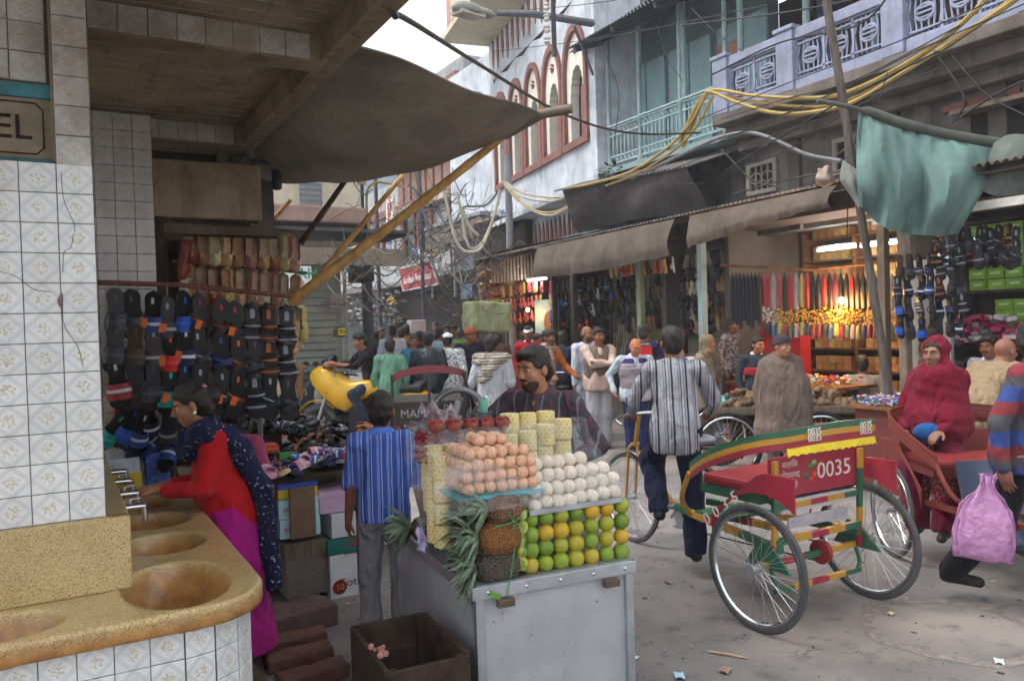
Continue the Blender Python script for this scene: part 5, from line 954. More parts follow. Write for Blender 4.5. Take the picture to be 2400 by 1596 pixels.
    if beard and face_seen:
        if 'm' in beard: m = MB(); m.tube([hp(-.03, -.084, -.047), hp(-.012, -.1005, -.039), hp(0, -.1025, -.037), hp(.012, -.1005, -.039), hp(.03, -.084, -.047)], [.004*hs, .0072*hs, .0062*hs, .0072*hs, .004*hs], 6); m.obj('moustache', HAIR if 'w' not in beard else M('b5b0a8', .8), root, rel=True)
        if 'b' in beard: B2 = Body(); B2.ell(hp(0, -.032, -.058), V(.0552, .0605, .062)*hs, Rh, .01).ell(hp(0, -.06, -.095), V(.03, .026, .02)*hs, Rh, .02); B2.sub = [('e', hp(0, -.1, .0), V(.047, .06, .052)*hs, Rh, .004), ('e', hp(0, -.1, -.054), V(.022, .016, .012)*hs, Rh, .004), ('e', hp(0, .035, .045), V(.12, .075, .062)*hs, Rh, .005)]; hp_mesh('beard', B2, M('443024', .8, 0, .3, 90, .6, 260, .004))
    # --- clothes
    tm = CLOTH(top) if isinstance(top, str) else top; lm = CLOTH(leg) if isinstance(leg, str) else leg
    if kind:
        B2 = Body(); e = .014*s; hz = hem*S if ph > .45*S else ph-.1*s
        B2.ell(at_(0, 0, .14), V(.132*b, .1*b, .2)*s+e, Rl, .05).ell(at_(0, 0, .30), V(.155*b, .108*b, .19)*s+e, Rl, .05).cone(sh[1], sh[-1], .066*s, .066*s, .04)
        if belly: B2.ell(at_(0, -.05, .1), V(.13, .11, .14)*s*belly, Rl, .06)
        if kind == 'kurta': B2.ell(pel+V(0, 0, -.1*s), V(.19*b, .155*b, .52)*s, None, .06)
        else: B2.ell(at_(0, 0, -.02), V(.19*b, .162*b, .28)*s, Rl, .05)
        for sg in (1, -1):
            el, wr = J[sg][:2]
            if sleeve > 0:
                B2.cone(sh[sg], el if sleeve > .5 else sh[sg]+(el-sh[sg])*sleeve*2, .066*s*b**.5, .052*s, .03)
                if sleeve > .5: t = (sleeve-.5)*2; B2.cone(el, el+(wr-el)*t, .052*s, (.052-.012*t)*s, .02)
        if collar is not False and kind != 'vest': B2.cone(at_(-.03, -.0, .455), at_(.03, -.0, .455), .062*s, .062*s, .02)
        B2.cuts = [((0, 0, hz), (0, 0, -1)), (nb+Rl@V(0, -.02, .028)*s, Rl@V(0, -.3, 1))] if ph > .45*S else [(nb+Rl@V(0, -.02, .028)*s, Rl@V(0, -.3, 1))]
        B2.amp = (amp, 26, int(px+py) % 89, (1, 1, .6)); mkobj({'kurta': 'long_shirt', 'vest': 'vest'}.get(kind, 'shirt'), B2.mesh('top', h), tm, root, 0, True)
        if collar: B2 = Body(); B2.cone(nb+Rl@V(-.03, .005, .01)*s, nb+Rl@V(.03, .005, .01)*s, .062*s, .062*s, .02); B2.sub = [('e', nb+Rl@V(0, -.05, .05)*s, V(.05, .07, .06)*s, None, .01)]; B2.cuts = [(nb+Rl@V(0, 0, .045)*s, Rl@V(0, -.45, 1)), (nb+Rl@V(0, 0, -.03)*s, (0, 0, -1))]; mkobj('collar', B2.mesh('collar', h*.7), CLOTH(collar, .1, .4), root, 0, True)
    B2 = Body(); B2.ell(pel, V(.152*b*fem_, .115*b, .14)*s+.012*s, None, .04)
    if skirt: B2.ell(pel+V(0, 0, -.3*s), V(.21, .19, .5)*s, None, .06).cone(pel+V(0, 0, -.2*s), V(0, 0, .12), .16*s, .24*s, .05); B2.cuts = [((0, 0, .07*S), (0, 0, -1))]
    for sg in (1, -1):
        el, wr, hip, kn, an = J[sg]; B2.cone(hip, kn, .094*s*b**.4, .072*s*legw, .03).cone(kn, an+V(0, 0, .0), .07*s*legw, .062*s*legw, .03); 
        if not skirt: B2.sub.append(('e', an+V(0, -.02, -.075)*s, V(.12, .16, .055)*s, None, .008))
    B2.amp = (amp, 24, int(px) % 71, (1, 1, .5)); mkobj('skirt' if skirt else 'trousers', B2.mesh('trousers', h), lm, root, 0, True)
    for sg in (1, -1):
        an = J[sg][4]; B2 = Body(); B2.cone(an+V(0, .035, -.038)*s, an+V(0, -.14, -.047)*s, .04*s, .034*s, .02).cone(an+V(0, .01, 0), an+V(0, .01, -.03), .042*s, .042*s, .02); B2.cuts = [((0, 0, an[2]-.073*s), (0, 0, -1))]; mkobj('shoe', B2.mesh('shoe', max(.011, hf*1.4)), M(shoes, .5), root, 0, True)
    for x in extras:
        B2 = Body()
        for q in x['p']:
            if q[0] == 'c': B2.cone(V(*q[1])*s, V(*q[2])*s, q[3]*s, q[4]*s, x.get('k', .03))
            elif q[0] == 'h': B2.ell(hp(*q[1]), V(*q[2])*hs, Rh, x.get('k', .03))
            elif q[0] == 't': B2.ell(at_(*q[1]), (V(*q[2])+x.get('g', .024 if max(q[2]) > .1 else 0))*s, Rl, x.get('k', .03))
            elif q[0] == 'tc': B2.cone(at_(*q[1]), at_(*q[2]), q[3]*s, q[4]*s, x.get('k', .03))
            else: B2.ell(V(*q[1])*s, V(*q[2])*s, None, x.get('k', .03))
        for q in x.get('sub', ()): B2.sub.append(('e', hp(*q[1]) if q[0] == 'h' else (at_(*q[1]) if q[0] == 't' else V(*q[1])*s), V(*q[2])*s, Rh if q[0] == 'h' else None, .012))
        B2.cuts = [(V(*a)*s, n) for a, n in x.get('cut', ())]
        if x.get('amp'): B2.amp = x['amp']
        mkobj(x['n'], B2.mesh(x['n'], x.get('h', h)), x['m'] if not isinstance(x['m'], str) else CLOTH(x['m']), root, 0, True)
    root['_j'] = [list(map(float, v)) for v in (J[1][1], J[-1][1], hc, nb)]; return root
# ---------------------------------------------------------------- who is in the street
BLUEST = STRIPE([(0, '3a5fc0'), (.28, 'd9e2f4'), (.34, '3a5fc0'), (.52, '7f9be0'), (.8, '3a5fc0')], .052, 0)
GREYST = STRIPE([(0, '9ea0a8'), (.22, '26262e'), (.34, '9a9ca4'), (.45, '6f6a78'), (.5, 'a6a8b0'), (.66, '34485f'), (.72, '96989f'), (.85, '7a5058'), (.88, 'a0a2aa')], .098, 0)
def m_check(c, l1, l2, p=.09):
    n = NT('checked_cloth'); x, y, z = n.xyz(); fx = n.ma('FRACT', n.ma('DIVIDE', n.ma('ADD', x, 9.), p)); fz = n.ma('FRACT', n.ma('DIVIDE', n.ma('ADD', z, 9.), p)); a = n.ma('MAXIMUM', n.ma('LESS_THAN', fx, .1), n.ma('LESS_THAN', fz, .08)); b2 = n.ma('LESS_THAN', n.ma('ABSOLUTE', n.ma('SUBTRACT', fx, .5)), .05)
    o = n.mix(n.ma('MULTIPLY', a, .8), n.vary(lin(c), .2, 12), lin(l1)); n.col(n.mix(n.ma('MULTIPLY', b2, .6), o, lin(l2))); n.bump(n.noise(11, 2, .5, n.scl((1, 1, .45)), .8), .9, .05); return n.fin(.85, 0, .2)
CHECK = m_check('443f47', '6b3a42', '85808a'); PATT = None
def m_spots(c, d, sc, thr=.5, rough=.85):
    n = NT('printed_cloth'); n.col(n.mix(n.ramp(n.noise(sc, 2, .6), thr-.03, thr+.03), lin(c), lin(d))); n.bump(n.noise(11, 2, .5, n.scl((1, 1, .45)), .8), .9, .05); return n.fin(rough, 0, .2)
PATT = m_spots('dfe2e6', '3f4652', 60, .5); NAVYDOT = m_spots('1b2140', 'b9bccc', 55, .66); KNIT = CLOTH('b3191f', .1, .5); MAROON = CLOTH('6e1029', .12, 1.); SHAWLB = CLOTH('6a5d55', .12, 1.)
# woman washing her hands
person('woman in red cardigan and magenta skirt washing her hands at the basins', 468, 898, 480, 281, S=1.52, fem=True, lean=14, b=1.04, head=(-6, 16), hL=(.05, -.34, .965), hR=(-.05, -.30, .965), top=KNIT, hem=.50, sleeve=.88, leg=CLOTH('b01a84', .1, 1.), skirt=True, hair='bun', skc='96694f', belly=.95, curl=(.3, .3), loc=(.735, 4.2, .0), collar=False,
    extras=[dict(n='spotted_scarf', m=NAVYDOT, p=[('tc', (-.13, .01, .46), (.13, .01, .46), .075, .075), ('tc', (.13, -.06, .47), (.06, -.13, .36), .07, .05), ('tc', (-.13, -.06, .47), (-.1, -.13, .36), .07, .05), ('tc', (.13, .1, .42), (.17, .17, .05), .05, .052), ('c', (.165, .155, 1.05), (.19, .2, .50), .055, .05)], sub=[('h', (0, -.02, -.02), (.09, .12, .1))], amp=(.007, 40, 3, (1, 1, .3)), k=.05), dict(n='cardigan_emblem', m=M('3a2226', .6), p=[('t', (.150, -.06, .03), (.016, .032, .034)), ('t', (.13, -.09, .12), (.012, .022, .018)), ('t', (.13, -.09, .17), (.012, .022, .018))], h=.006, k=.004), dict(n='earring', m=M('e0dcd0', .3), p=[('h', (.082, -.002, -.042), (.012, .012, .012))], h=.005, k=.003), dict(n='hair_clip', m=M('c98aa0', .4), p=[('h', (.03, .1, .07), (.014, .014, .014))], h=.005, k=.003)])
person('dark-haired seller half hidden behind the woman in red', 537, 912, 375, 175, S=1.5, ph=.64, fem=True, top='a3486f', hair='bun', leg='4a3a40', head=(20, 10), fL=(.1, -.3, .07), fR=(-.1, -.28, .07), hL=(.12, -.22, .75), hR=(-.12, -.22, .75))
# boy in blue
person('boy in blue and white striped shirt standing with his back turned', 890, 905, 440, 178, b=.9, lean=2, head=(-4, 8), top=BLUEST, hem=.50, sleeve=.5, leg=CLOTH('8a8a90', .12, 1.), legw=1.08, skc='7a4f3a', collar='5a80d8', hL=(.20, -.12, .64), hR=(-.235, -.06, .58), hl=1.08, amp=.006, fL=(.09, 0, .07), fR=(-.09, .02, .07))
# fruit seller
person('bearded fruit seller in dark checked shirt reaching to the juicer', 1262, 806, 440, 332, S=1.62, lean=4, b=1.08, head=(-20, 9), top=CHECK, sleeve=1., leg='3a3a40', beard='mb', skc='9a6c50', hR=(-.30, -.36, 1.2), hL=(.22, -.18, 1.0), collar='54474f', hl=1.03, pole_arm={-1: (-.8, .2, -.6)}, extras=[dict(n='undershirt', m='8a7438', p=[('t', (0, -.062, .425), (.022, .04, .035))], h=.008, g=0)])
# bald man in the sweater vest and the men round him
VEST = None
def m_twoz(hi, lo, z, stripe=None):
    n = NT('sweater'); q = n.xyz()[2]; o = n.mix(n.ma('GREATER_THAN', q, z), lin(lo), lin(hi))
    if stripe: o = n.mix(n.ma('LESS_THAN', n.ma('ABSOLUTE', n.ma('SUBTRACT', n.ma('ABSOLUTE', n.ma('SUBTRACT', q, z-.035)), .022)), .008), o, lin(stripe))
    n.col(n.vary((1, 1, 1, 1), .1) if False else o); n.bump(n.noise(9, 2), .6, .04); return n.fin(.9, 0, .15)
person('bald man in purple and grey sweater vest with hand in pocket', 1486, 783, 188, 12, b=1.2, belly=1.05, head=(4, 22), top=CLOTH('aebac6', .08, .9), leg=CLOTH('232e58', .1, .9), hair='bald', skc='a56a44', hR=(-.27, -.02, .86), hL=(.26, -.05, .80), collar='c9d2de', shoes='3a2a22', legw=1.1, extras=[dict(n='sweater_vest', m=m_twoz('3a2f62', '857b80', 1.2, 'a39aa8'), p=[('t', (0, 0, .02), (.19, .15, .2)), ('t', (0, 0, .14), (.182, .145, .2)), ('t', (0, 0, .29), (.215, .16, .2)), ('t', (0, -.05, .1), (.165, .145, .16)), ('tc', (-.13, 0, .40), (.13, 0, .40), .07, .07)], sub=[('t', (0, -.17, .47), (.05, .1, .13)), ('t', (.3, 0, .36), (.09, .2, .2)), ('t', (-.3, 0, .36), (.09, .2, .2))], cut=[((0, 0, .86), (0, 0, -1)), ((0, 0, 1.40), (0, 0, 1))])])
person('moustached man in brown vest with folded arms', 1400, 760, 172, 15, b=1.15, head=(8, 6), top=CLOTH('c4aca4', .08, .9), leg=CLOTH('a9adb4', .08, 1.), beard='m', skc='7d5038', hL=(-.10, -.26, 1.19), hR=(.12, -.27, 1.17), legw=1.35, shoes='3a2a24', pole_arm={1: (.9, -.1, -.3), -1: (-.9, -.1, -.3)}, extras=[dict(n='brown_vest', m='6f6256', p=[('t', (0, 0, -.02), (.19, .15, .24)), ('t', (0, 0, .13), (.18, .14, .22)), ('t', (0, 0, .29), (.198, .145, .19)), ('tc', (-.13, 0, .42), (.13, 0, .42), .07, .07)], sub=[('t', (.27, 0, .36), (.085, .2, .2)), ('t', (-.27, 0, .36), (.085, .2, .2)), ('t', (0, -.17, .46), (.045, .1, .1))], cut=[((0, 0, .84), (0, 0, -1)), ((0, 0, 1.45), (0, 0, 1))])])
person('old man in long white shirt walking behind the vest man', 1372, 757, 160, 35, b=1., head=(10, 5), top=CLOTH('c2cbdc', .06, 1.), kind='kurta', hem=.3, leg='b9c0cc', hair='bald', skc='7a523c', beard='bw', hR=(-.28, -.12, .75))
person('curly-haired man glimpsed between white shirt and brown vest', 1393, 772, 155, 330, top='2a2a34', hair='curly', skc='6b4432', leg='2f3038')
pm = person('man in purple sweatshirt with red print, seen from behind', 1508, 752, 172, 172, b=1.1, top=CLOTH('2b2140', .1, .8), leg='2a2d3c', skc='7a4f3a', head=(-10, 0))
b = MB(); g = [[V(x, .150+.03*(1-(x/.15)**2), z) for z in np.linspace(1.12, 1.38, 5)] for x in np.linspace(-.13, .13, 9)]; b.sheet(g, .004); b.obj('red_print', M('c0202c', .7, 0, .1, 9, .1), pm, rel=True); text('print_lettering', 'STYROON', .045, (0, .19, 1.41), (-1, 0, 0), (0, 0, 1), M('d9d4dc', .7), pm, .003, rel=True); text('print_script', 'SpiSer', .07, (-.02, .187, 1.17), (-1, 0, 0), (0, .1, 1), M('d0ccd8', .7), pm, .003, rel=True)
person('balding man in grey vest seen from behind', 1562, 771, 165, 175, top='8a7d72', hair='bald', skc='8a5c42', leg='4a4a50', b=1.1)
person('man in knitted headscarf turned to the right by the stalls', 1655, 778, 178, 65, b=1.05, top=CLOTH('8d8478', .1, 1.), leg='5a5450', hat=('wrap', CLOTH('7a6c58', .2, .8)), hair=None, skc='8a5c44', kind='kurta', hem=.35, extras=[dict(n='scarf', m='6f6050', p=[('tc', (-.14, 0, .44), (.14, 0, .44), .085, .085), ('tc', (.05, -.12, .4), (.1, -.15, .1), .06, .07)], amp=(.006, 40, 4, (1, 1, 1)))])
person('young man in dark jacket with red chest band', 1772, 781, 184, 25, b=1., head=(12, 8), top=m_twoz('2c3440', '2f3844', 1.3), leg='2a2c36', skc='8a5a42', collar='c9c4c0', extras=[dict(n='red_band', m=CLOTH('a02a30', .1, .5), p=[('t', (0, -.0, .25), (.186, .142, .2))], cut=[((0, 0, 1.13), (0, 0, -1)), ((0, 0, 1.24), (0, 0, 1))])])
person('old man in knitted cap wrapped in a brown shawl', 1828, 776, 232, 28, b=1.05, head=(18, 4), top=SHAWLB, kind='kurta', hem=.3, leg='6f6660', hair=None, hat=('beanie', M('3c343c', .95, 0, .2, 60, .6, 200, .004)), skc='9a6a50', beard='mw', extras=[dict(n='brown_shawl', m=SHAWLB, p=[('tc', (-.15, .01, .42), (.15, .01, .42), .08, .08), ('t', (0, -.01, .26), (.22, .17, .24)), ('e', (0, -.03, .95), (.28, .23, .42)), ('c', (-.14, -.05, .62), (.14, -.02, .6), .2, .2), ('h', (0, .04, -.15), (.09, .09, .06)), ('c', (.1, -.12, 1.1), (.16, -.14, .55), .14, .16)], sub=[('h', (0, -.1, -.03), (.11, .13, .14))], cut=[((0, 0, .50), (.25, 0, -1))], amp=(.012, 26, 4, (1, 1, .3)), k=.08)])
# rickshaw puller
person('rickshaw puller in grey striped shirt pushing the pedals', 1595, 778, 300, 186, S=1.6, lean=9, b=.97, head=(6, 0), top=GREYST, hem=.46, leg=CLOTH('161c34', .1, 1.), skc='7a4f3a', shoes='1a1a1e', loc=(3.60, 4.06, .08), ph=.90, fL=(.12, -.06, .34), fR=(-.1, .08, .10), hR=(-.27, -.36, .97), hL=(.27, -.36, .97), legw=1.2, amp=.007)
# seated shopper, women and men at right
person('man in grey sweater sitting with his back to the street', 2020, 828, 190, 184, S=1.65, gz=0, ph=.5, b=1.2, top=CLOTH('9a938e', .08, .8), leg='3a3a42', fL=(.1, -.42, .1), fR=(-.1, -.42, .1), hL=(.24, -.25, .8), hR=(-.24, -.25, .8), skc='7a4f3a')
wr = person('woman in maroon shawl sitting in the orange rickshaw', 2218, 788, 285, 350, S=1.55, loc=(5.50, 3.40, .15), ph=.70, lean=2, fem=True, head=(-16, 2), top=MAROON, hair='thin', skc='7d5844', leg=CLOTH('641230', .12, 1.), legw=1.5, fL=(.10, -.42, .10), fR=(-.08, -.36, .1), hR=(-.18, -.26, .74), hL=(.06, -.28, .74), extras=[dict(n='maroon_shawl', m=MAROON, p=[('tc', (-.14, 0, .43), (.14, 0, .43), .085, .085), ('t', (0, -.02, .24), (.2, .155, .26)), ('t', (0, -.06, .08), (.24, .2, .2)), ('h', (0, .03, .03), (.104, .112, .125)), ('h', (0, .03, -.1), (.1, .09, .09)), ('tc', (-.05, -.07, .47), (.06, -.08, .46), .08, .08)], sub=[('h', (0, -.125, .01), (.082, .11, .1))], cut=[((0, 0, .70), (-.08, 0, -1))], amp=(.006, 26, 6, (.7, .7, 1.3)), k=.06), dict(n='embroidered_hem', m=m_spots('7d1a38', 'b08a6a', 70, .56), p=[('c', (.1, -.42, .52), (.1, -.42, .30), .085, .085), ('c', (-.08, -.37, .52), (-.08, -.37, .34), .08, .08)], h=.014), dict(n='blue_bag', m='22508a', p=[('e', (-.02, -.3, .80), (.11, .06, .08))], h=.014)])
person('moustached man in white collar squeezed at the right behind the rickshaw', 2322, 868, 235, 335, S=1.6, gz=-.1, top='9a9298', beard='m', skc='7a4c36', collar='c9cdd6', head=(0, 6), leg='3a3a40')
person('person in beige jacket bending at the right edge', 2400, 850, 250, 140, S=1.62, top=CLOTH('8f7c62', .12, 1.), hair='none', lean=38, leg='4a4440', skc='7a5040', b=1.2, loc=(6.6, 3.75, 0))
person('walker in grey jumper with red and blue sleeve carrying a pink bag', 2420, 800, 385, 80, S=1.68, loc=(4.76, 2.44, 0), top=STRIPE([(0, '4f4c54'), (.2, '84303a'), (.36, '33488a'), (.54, '4f4c54'), (.66, '84303a'), (.82, '33488a')], .46, 2), leg=CLOTH('17151a', .1, .9), skc='7a5040', shoes='1f1517', b=1.12, lean=6, fL=(.08, -.30, .1), fR=(-.08, .36, .17), hL=(.22, -.14, .86), hR=(-.24, .05, .84), legw=1.15)
# crowd of the middle distance
person('motorcycle rider in black hooded sweatshirt', 845, 777, 163, 285, S=1.7, ph=.93, gz=.04, lean=18, head=(8, 8), b=1.05, top=CLOTH('1c1820', .15, .9), leg='2c3448', skc='8a5c42', hL=(.16, -.58, 1.2), hR=(-.2, -.57, 1.18), fL=(.2, -.2, .4), fR=(-.2, -.2, .4), extras=[dict(n='hood', m='1a161e', p=[('tc', (-.09, .08, .43), (.09, .08, .43), .08, .08)])])
person('man in green shirt seen from behind by the cargo tricycle', 913, 786, 165, 172, top=CLOTH('5f8a76', .1, 1.), b=1.05, leg='4a4438', skc='6f4836', sleeve=1.)
person('man in white shirt walking away far down the street', 918, 757, 118, 178, top=CLOTH('c4ccd8', .06, 1.), leg='3a3a42', skc='5f4030', b=1.1)
person('man in mustard sweater riding away at the far end', 952, 756, 106, 182, top=CLOTH('a86a1e', .1, .9), leg='3a4038', skc='5f4030', b=1.05)
person('man in blue shawl facing the camera beside the leather jacket', 968, 780, 140, 10, top='3a6a88', leg='3a3a40', skc='8a5c44', beard='m', hair='thin', extras=[dict(n='blue_shawl', m='3f7796', p=[('tc', (-.15, 0, .43), (.15, 0, .43), .085, .085), ('tc', (-.1, -.12, .4), (-.12, -.14, .0), .07, .08)])])
person('man in black leather jacket seen from behind', 1002, 771, 160, 176, b=1.2, top=M('1e232c', .38, 0, .25, 12, .6, 14, .02), leg='262830', skc='6f4836', hat=('skullcap', M('1d222e', .8)))
person('man in pale blue shirt holding a phone to his ear', 1027, 762, 130, 120, top='8fa8bc', leg='3a3d48', skc='8a5c44', hL=(.1, -.12, 1.52), pole_arm={1: (.6, -.5, -.6)})
person('man in white skullcap and patterned shirt seen from behind', 1048, 772, 158, 170, b=1.15, top=PATT, leg='9aa0a8', skc='7a503c', hat=('skullcap', M('d9dde2', .9)))
person('man in rust knitted cap and dark coat', 1098, 760, 150, 30, b=1.1, head=(15, 10), top='232230', leg='2a2a32', hair=None, hat=('beanie', M('8a4a28', .95, 0, .2, 60, .6, 200, .004)), skc='7a4c36')
person('porter in dark clothes carrying the green bundle on his head', 1135, 796, 142, 190, top='2f2c34', leg='2c2c34', skc='5f4030', hL=(.2, -.1, 1.82), hR=(-.2, -.1, 1.82), pole_arm={1: (1, -.2, .1), -1: (-1, -.2, .1)})
person('man with striped grey scarf over pale shirt seen from behind', 1152, 778, 195, 168, b=1.12, top=CLOTH('a3a8ac', .07, 1.), kind='kurta', hem=.33, leg='9a9ea4', skc='5f3f30', hair='curly', head=(-30, 0), sleeve=.55, extras=[dict(n='striped_scarf', m=STRIPE([(0, 'a39c90'), (.3, '5a5048'), (.42, 'aca598'), (.7, '6b6258')], .07, 2), p=[('tc', (-.17, .02, .44), (.17, .02, .44), .088, .088), ('tc', (-.1, .09, .42), (.1, .15, .2), .06, .065), ('tc', (.12, .1, .42), (.02, .15, .25), .055, .055)], amp=(.008, 45, 2, (1, 1, 1.4)), k=.04)])
person('man in white cap and red jacket sitting in the red rickshaw', 1238, 768, 150, 350, S=1.6, ph=.75, gz=.25, top='a02a30', leg='2a2a32', skc='7a503c', hat=('cap', M('d4d8de', .8)), fL=(.1, -.4, .2), fR=(-.1, -.4, .2), collar='c9ced8')
person('moustached man in orange sweater and striped scarf on a bicycle', 1282, 764, 168, 40, S=1.68, head=(12, 4), top=CLOTH('b8642a', .1, .9), leg='9aa0a8', skc='6b4432', beard='m', hL=(.24, -.38, 1.0), hR=(-.2, -.36, 1.0), lean=8, extras=[dict(n='striped_scarf', m=STRIPE([(0, 'a08a7c'), (.4, '7a5a50'), (.6, 'b0a090')], .05, 2), p=[('tc', (-.06, -.02, .48), (.06, -.02, .48), .085, .085), ('tc', (-.02, -.12, .4), (.0, -.17, .0), .05, .06)], amp=(.005, 45, 2, (1, 1, 1)))])
person('dark-clothed man hidden behind the orange sweater', 1318, 770, 150, 170, top='2a2a40', leg='2a2a34', skc='5a3c2e')
person('turbaned man crouching in grey shirt beside the motorcycle', 858, 900, 300, 200, S=1.55, gz=.02, ph=.36, lean=34, top=CLOTH('8b949c', .08, 1.), leg='6f6a66', hat=('turban', CLOTH('7a5236', .25, .8)), hair=None, skc='6b4432', fL=(.14, -.22, .07), fR=(-.14, -.2, .07), hL=(.15, -.45, .3), hR=(-.1, -.45, .3))
person('man in black coat standing by the far shutter at left', 708, 752, 128, 120, top='1c1c26', leg='22222a', skc='5a3c2e', collar='a9adb5')
person('shopkeeper in brown striped jersey with his back turned inside the shoe shop', 1475, 722, 128, 182, gz=.25, top=STRIPE([(0, '5a5040'), (.55, 'a09880')], .045, 0), leg='3a3630', skc='6b4432', hat=('skullcap', M('45423e', .9, 0, .3, 60)))
person('shopkeeper peering out beside the dark hair braids', 1712, 740, 160, 60, gz=.2, top=m_spots('8d8a86', '5a3a40', 25, .5), leg='3a3630', skc='6b4432')
FAR = [(765, 770, 92, 30, '3a3040'), (880, 770, 100, 150, '2a2c34'), (893, 765, 95, 20, '34404a'), (1000, 778, 100, 180, '6f7a70'), (1045, 757, 105, 10, '3a3a48'), (1066, 758, 108, 330, '5f6a78'), (1078, 764, 112, 190, '5f8a4a'), (1150, 776, 120, 20, '2f2a2a'), (870, 778, 96, 200, '4a2f30'), (985, 768, 88, 170, '3f4652'), (1258, 776, 140, 60, '3a3340'), (1540, 790, 150, 200, '4f4640'), (1806, 776, 165, 10, 'b9b4b0')]
FN = ['dark plum', 'charcoal', 'slate', 'grey-green', 'navy', 'blue-grey', 'grass green', 'black', 'dark red', 'steel blue', 'dusky violet', 'brown', 'off-white']
FW_ = ['by the price board', 'beside the meter pole', 'left of the white shirt', 'behind the leather jacket', 'above the white skullcap', 'right of the white skullcap', 'next to the rust cap', 'under the green bundle', 'behind the green shirt', 'below the white box', 'behind the orange sweater', 'behind the grey vest', 'behind the knitted cap']
for i in range(12): x_ = (1020, 1060, 1112, 1168, 1200, 1225, 1300, 1335, 940, 985, 1345, 1420)[i]; person('far stroller in the street-end crowd, %s from left' % ORD[(2, 3, 4, 5, 6, 7, 8, 9, 0, 1, 10, 11)[i]], x_, 752+(i*7) % 22, 84+(i*13) % 40, (i*67) % 360, top=('4a4a58', '7a6a5a', '34303a', '5a4038', '2c3644', '8a8480', '3a4a40', '5f5a66', '70564a', '2f2f38', '4a3a50', '66707a')[i], leg='2c2c34', skc='6b4634', group='far strollers')
for (x, y, s_, f_, c), nm, wv in zip(FAR, FN, FW_): person('distant passer-by in %s top %s' % (nm, wv), x, y, s_, f_, top=c, leg='2c2c34', skc='6b4634', group='distant passers-by')
# ---------------------------------------------------------------- fruit cart
CA = math.radians(-6); EX = V(math.cos(CA), math.sin(CA), 0); EY = V(-math.sin(CA), math.cos(CA), 0); FL = V(1.36, 2.67, 0); CZT = .72; CWD = .73
def CP(px, py, d): r = ray(px, py); t = ((FL-CC)@EY+d)/(r@EY); return CC+r*t
def CL(x, y, z): return FL+EX*x+EY*y+V(0, 0, z)
RCA = np.stack([EX, EY, V(0, 0, 1)], 1); CROT = (0, 0, CA)
fc = empty('fruit_cart', FL, CA, 'grey sheet-metal fruit cart with a steel rim', 'cart')
def m_sheet():
    n = NT('painted_sheet'); o = n.vary(lin('a6aaae'), .1, 4, 6, lin('84868a'), .6, 2.5); o = n.mix(n.ma('MULTIPLY', n.ramp(n.noise(38, 3, .7), .66, .7), .9), o, lin('3a2f2a')); o = n.mix(n.ma('MULTIPLY', n.ramp(n.noise(3, 7, .75, n.scl((3, 3, .7))), .6, .72), .5), o, lin('6f6a66')); n.col(o); n.bump(n.noise(5, 3), .25, .01); return n.fin(.5, .1, .4)
SHT = m_sheet()
b = MB(); b.box((.335, .012, .335), (.64, .02, .66)); b.obj('front_panel', SHT, fc, False, rel=True)
b = MB(); b.box((.012, .56, .335), (.02, 1.07, .66)); b.obj('side_panel', SHT, fc, False, rel=True); b = MB(); b.box((.65, .42, .335), (.02, .8, .66)).box((.33, 1.08, .335), (.64, .02, .66)); b.obj('far_panel', SHT, fc, False, rel=True)
for x, y in ((0, 0), (.665, 0), (0, 1.1), (.665, .85)): b = MB(); b.box((x, y, .345), (.035, .035, .69)); b.obj('corner_post', STEEL, fc, False, bevel=.003, rel=True)
b = MB(); b.box((.335, -.012, CZT-.028), (.72, .022, .05)).box((-.02, .55, CZT-.028), (.022, 1.14, .05)).box((.685, .42, CZT-.028), (.022, .88, .05)); b.obj('rim', STEEL, fc, False, bevel=.002, rel=True)
b = MB(); b.box((.33, .42, CZT-.012), (.69, .86, .02)); b.box((.14, .97, CZT-.012), (.30, .26, .02)); b.obj('tray_top', STEEL, fc, False, rel=True)
for x in (.03, .19, .34, .49, .64): b = MB(); b.lathe([(.007, 0), (.007, .004), (.003, .006)], 8, (x, -.024, CZT-.028), Rx(math.pi/2)); b.obj('rivet', CHROME, fc, rel=True)
for x in (.1, .57): b = MB(); b.box((x, -.03, CZT-.075), (.07, .03, .03)); b.obj('latch', RUST, fc, False, bevel=.004, rel=True)
# inner stage that carries the fruit
b = MB(); b.box((.43, .30, .77), (.5, .1, .1)).box((.40, .36, .83), (.55, .12, .22)).box((.36, .68, .9), (.66, .1, .36)); b.obj('display_stage', M('8d8f90', .7), fc, False, rel=True)
def m_citrus():
    n = NT('citrus_skin'); r = n.rnd(); q = n.n('ValToRGB'); e = q.color_ramp.elements; e[0].color = lin('4f7a26'); e[1].color = lin('d09a22')
    for p, c in ((.3, '6f8f2a'), (.55, '8f9a2c'), (.75, 'a89a2c')): x = e.new(p); x.color = lin(c)
    n.l(r, q.inputs[0]); o = n.mix(n.ramp(n.noise(22, 4, .6), .4, .65), q.outputs[0], n.mix(.5, q.outputs[0], lin('8f8f2c'))); n.col(o); n.bump(n.noise(420, 2), .25, .002); return n.fin(.42, 0, .45)
def m_peel(c, d):
    n = NT('peeled_fruit'); x, y, z = n.xyz(); a = n.ma('ABSOLUTE', n.ma('SINE', n.ma('MULTIPLY', n.ma('ARCTAN2', y, x), 5.))); o = n.mix(n.ramp(a, .35, .0), n.vary(lin(c), .1, 30), lin(d)); n.col(n.hsv(o, .06)); n.bump(n.ramp(a, 0, .5), .35, .004); n.b.inputs['Subsurface Weight'].default_value = .12; n.b.inputs['Subsurface Radius'].default_value = (.02, .01, .006); return n.fin(.4, 0, .4)
CS = 1.16
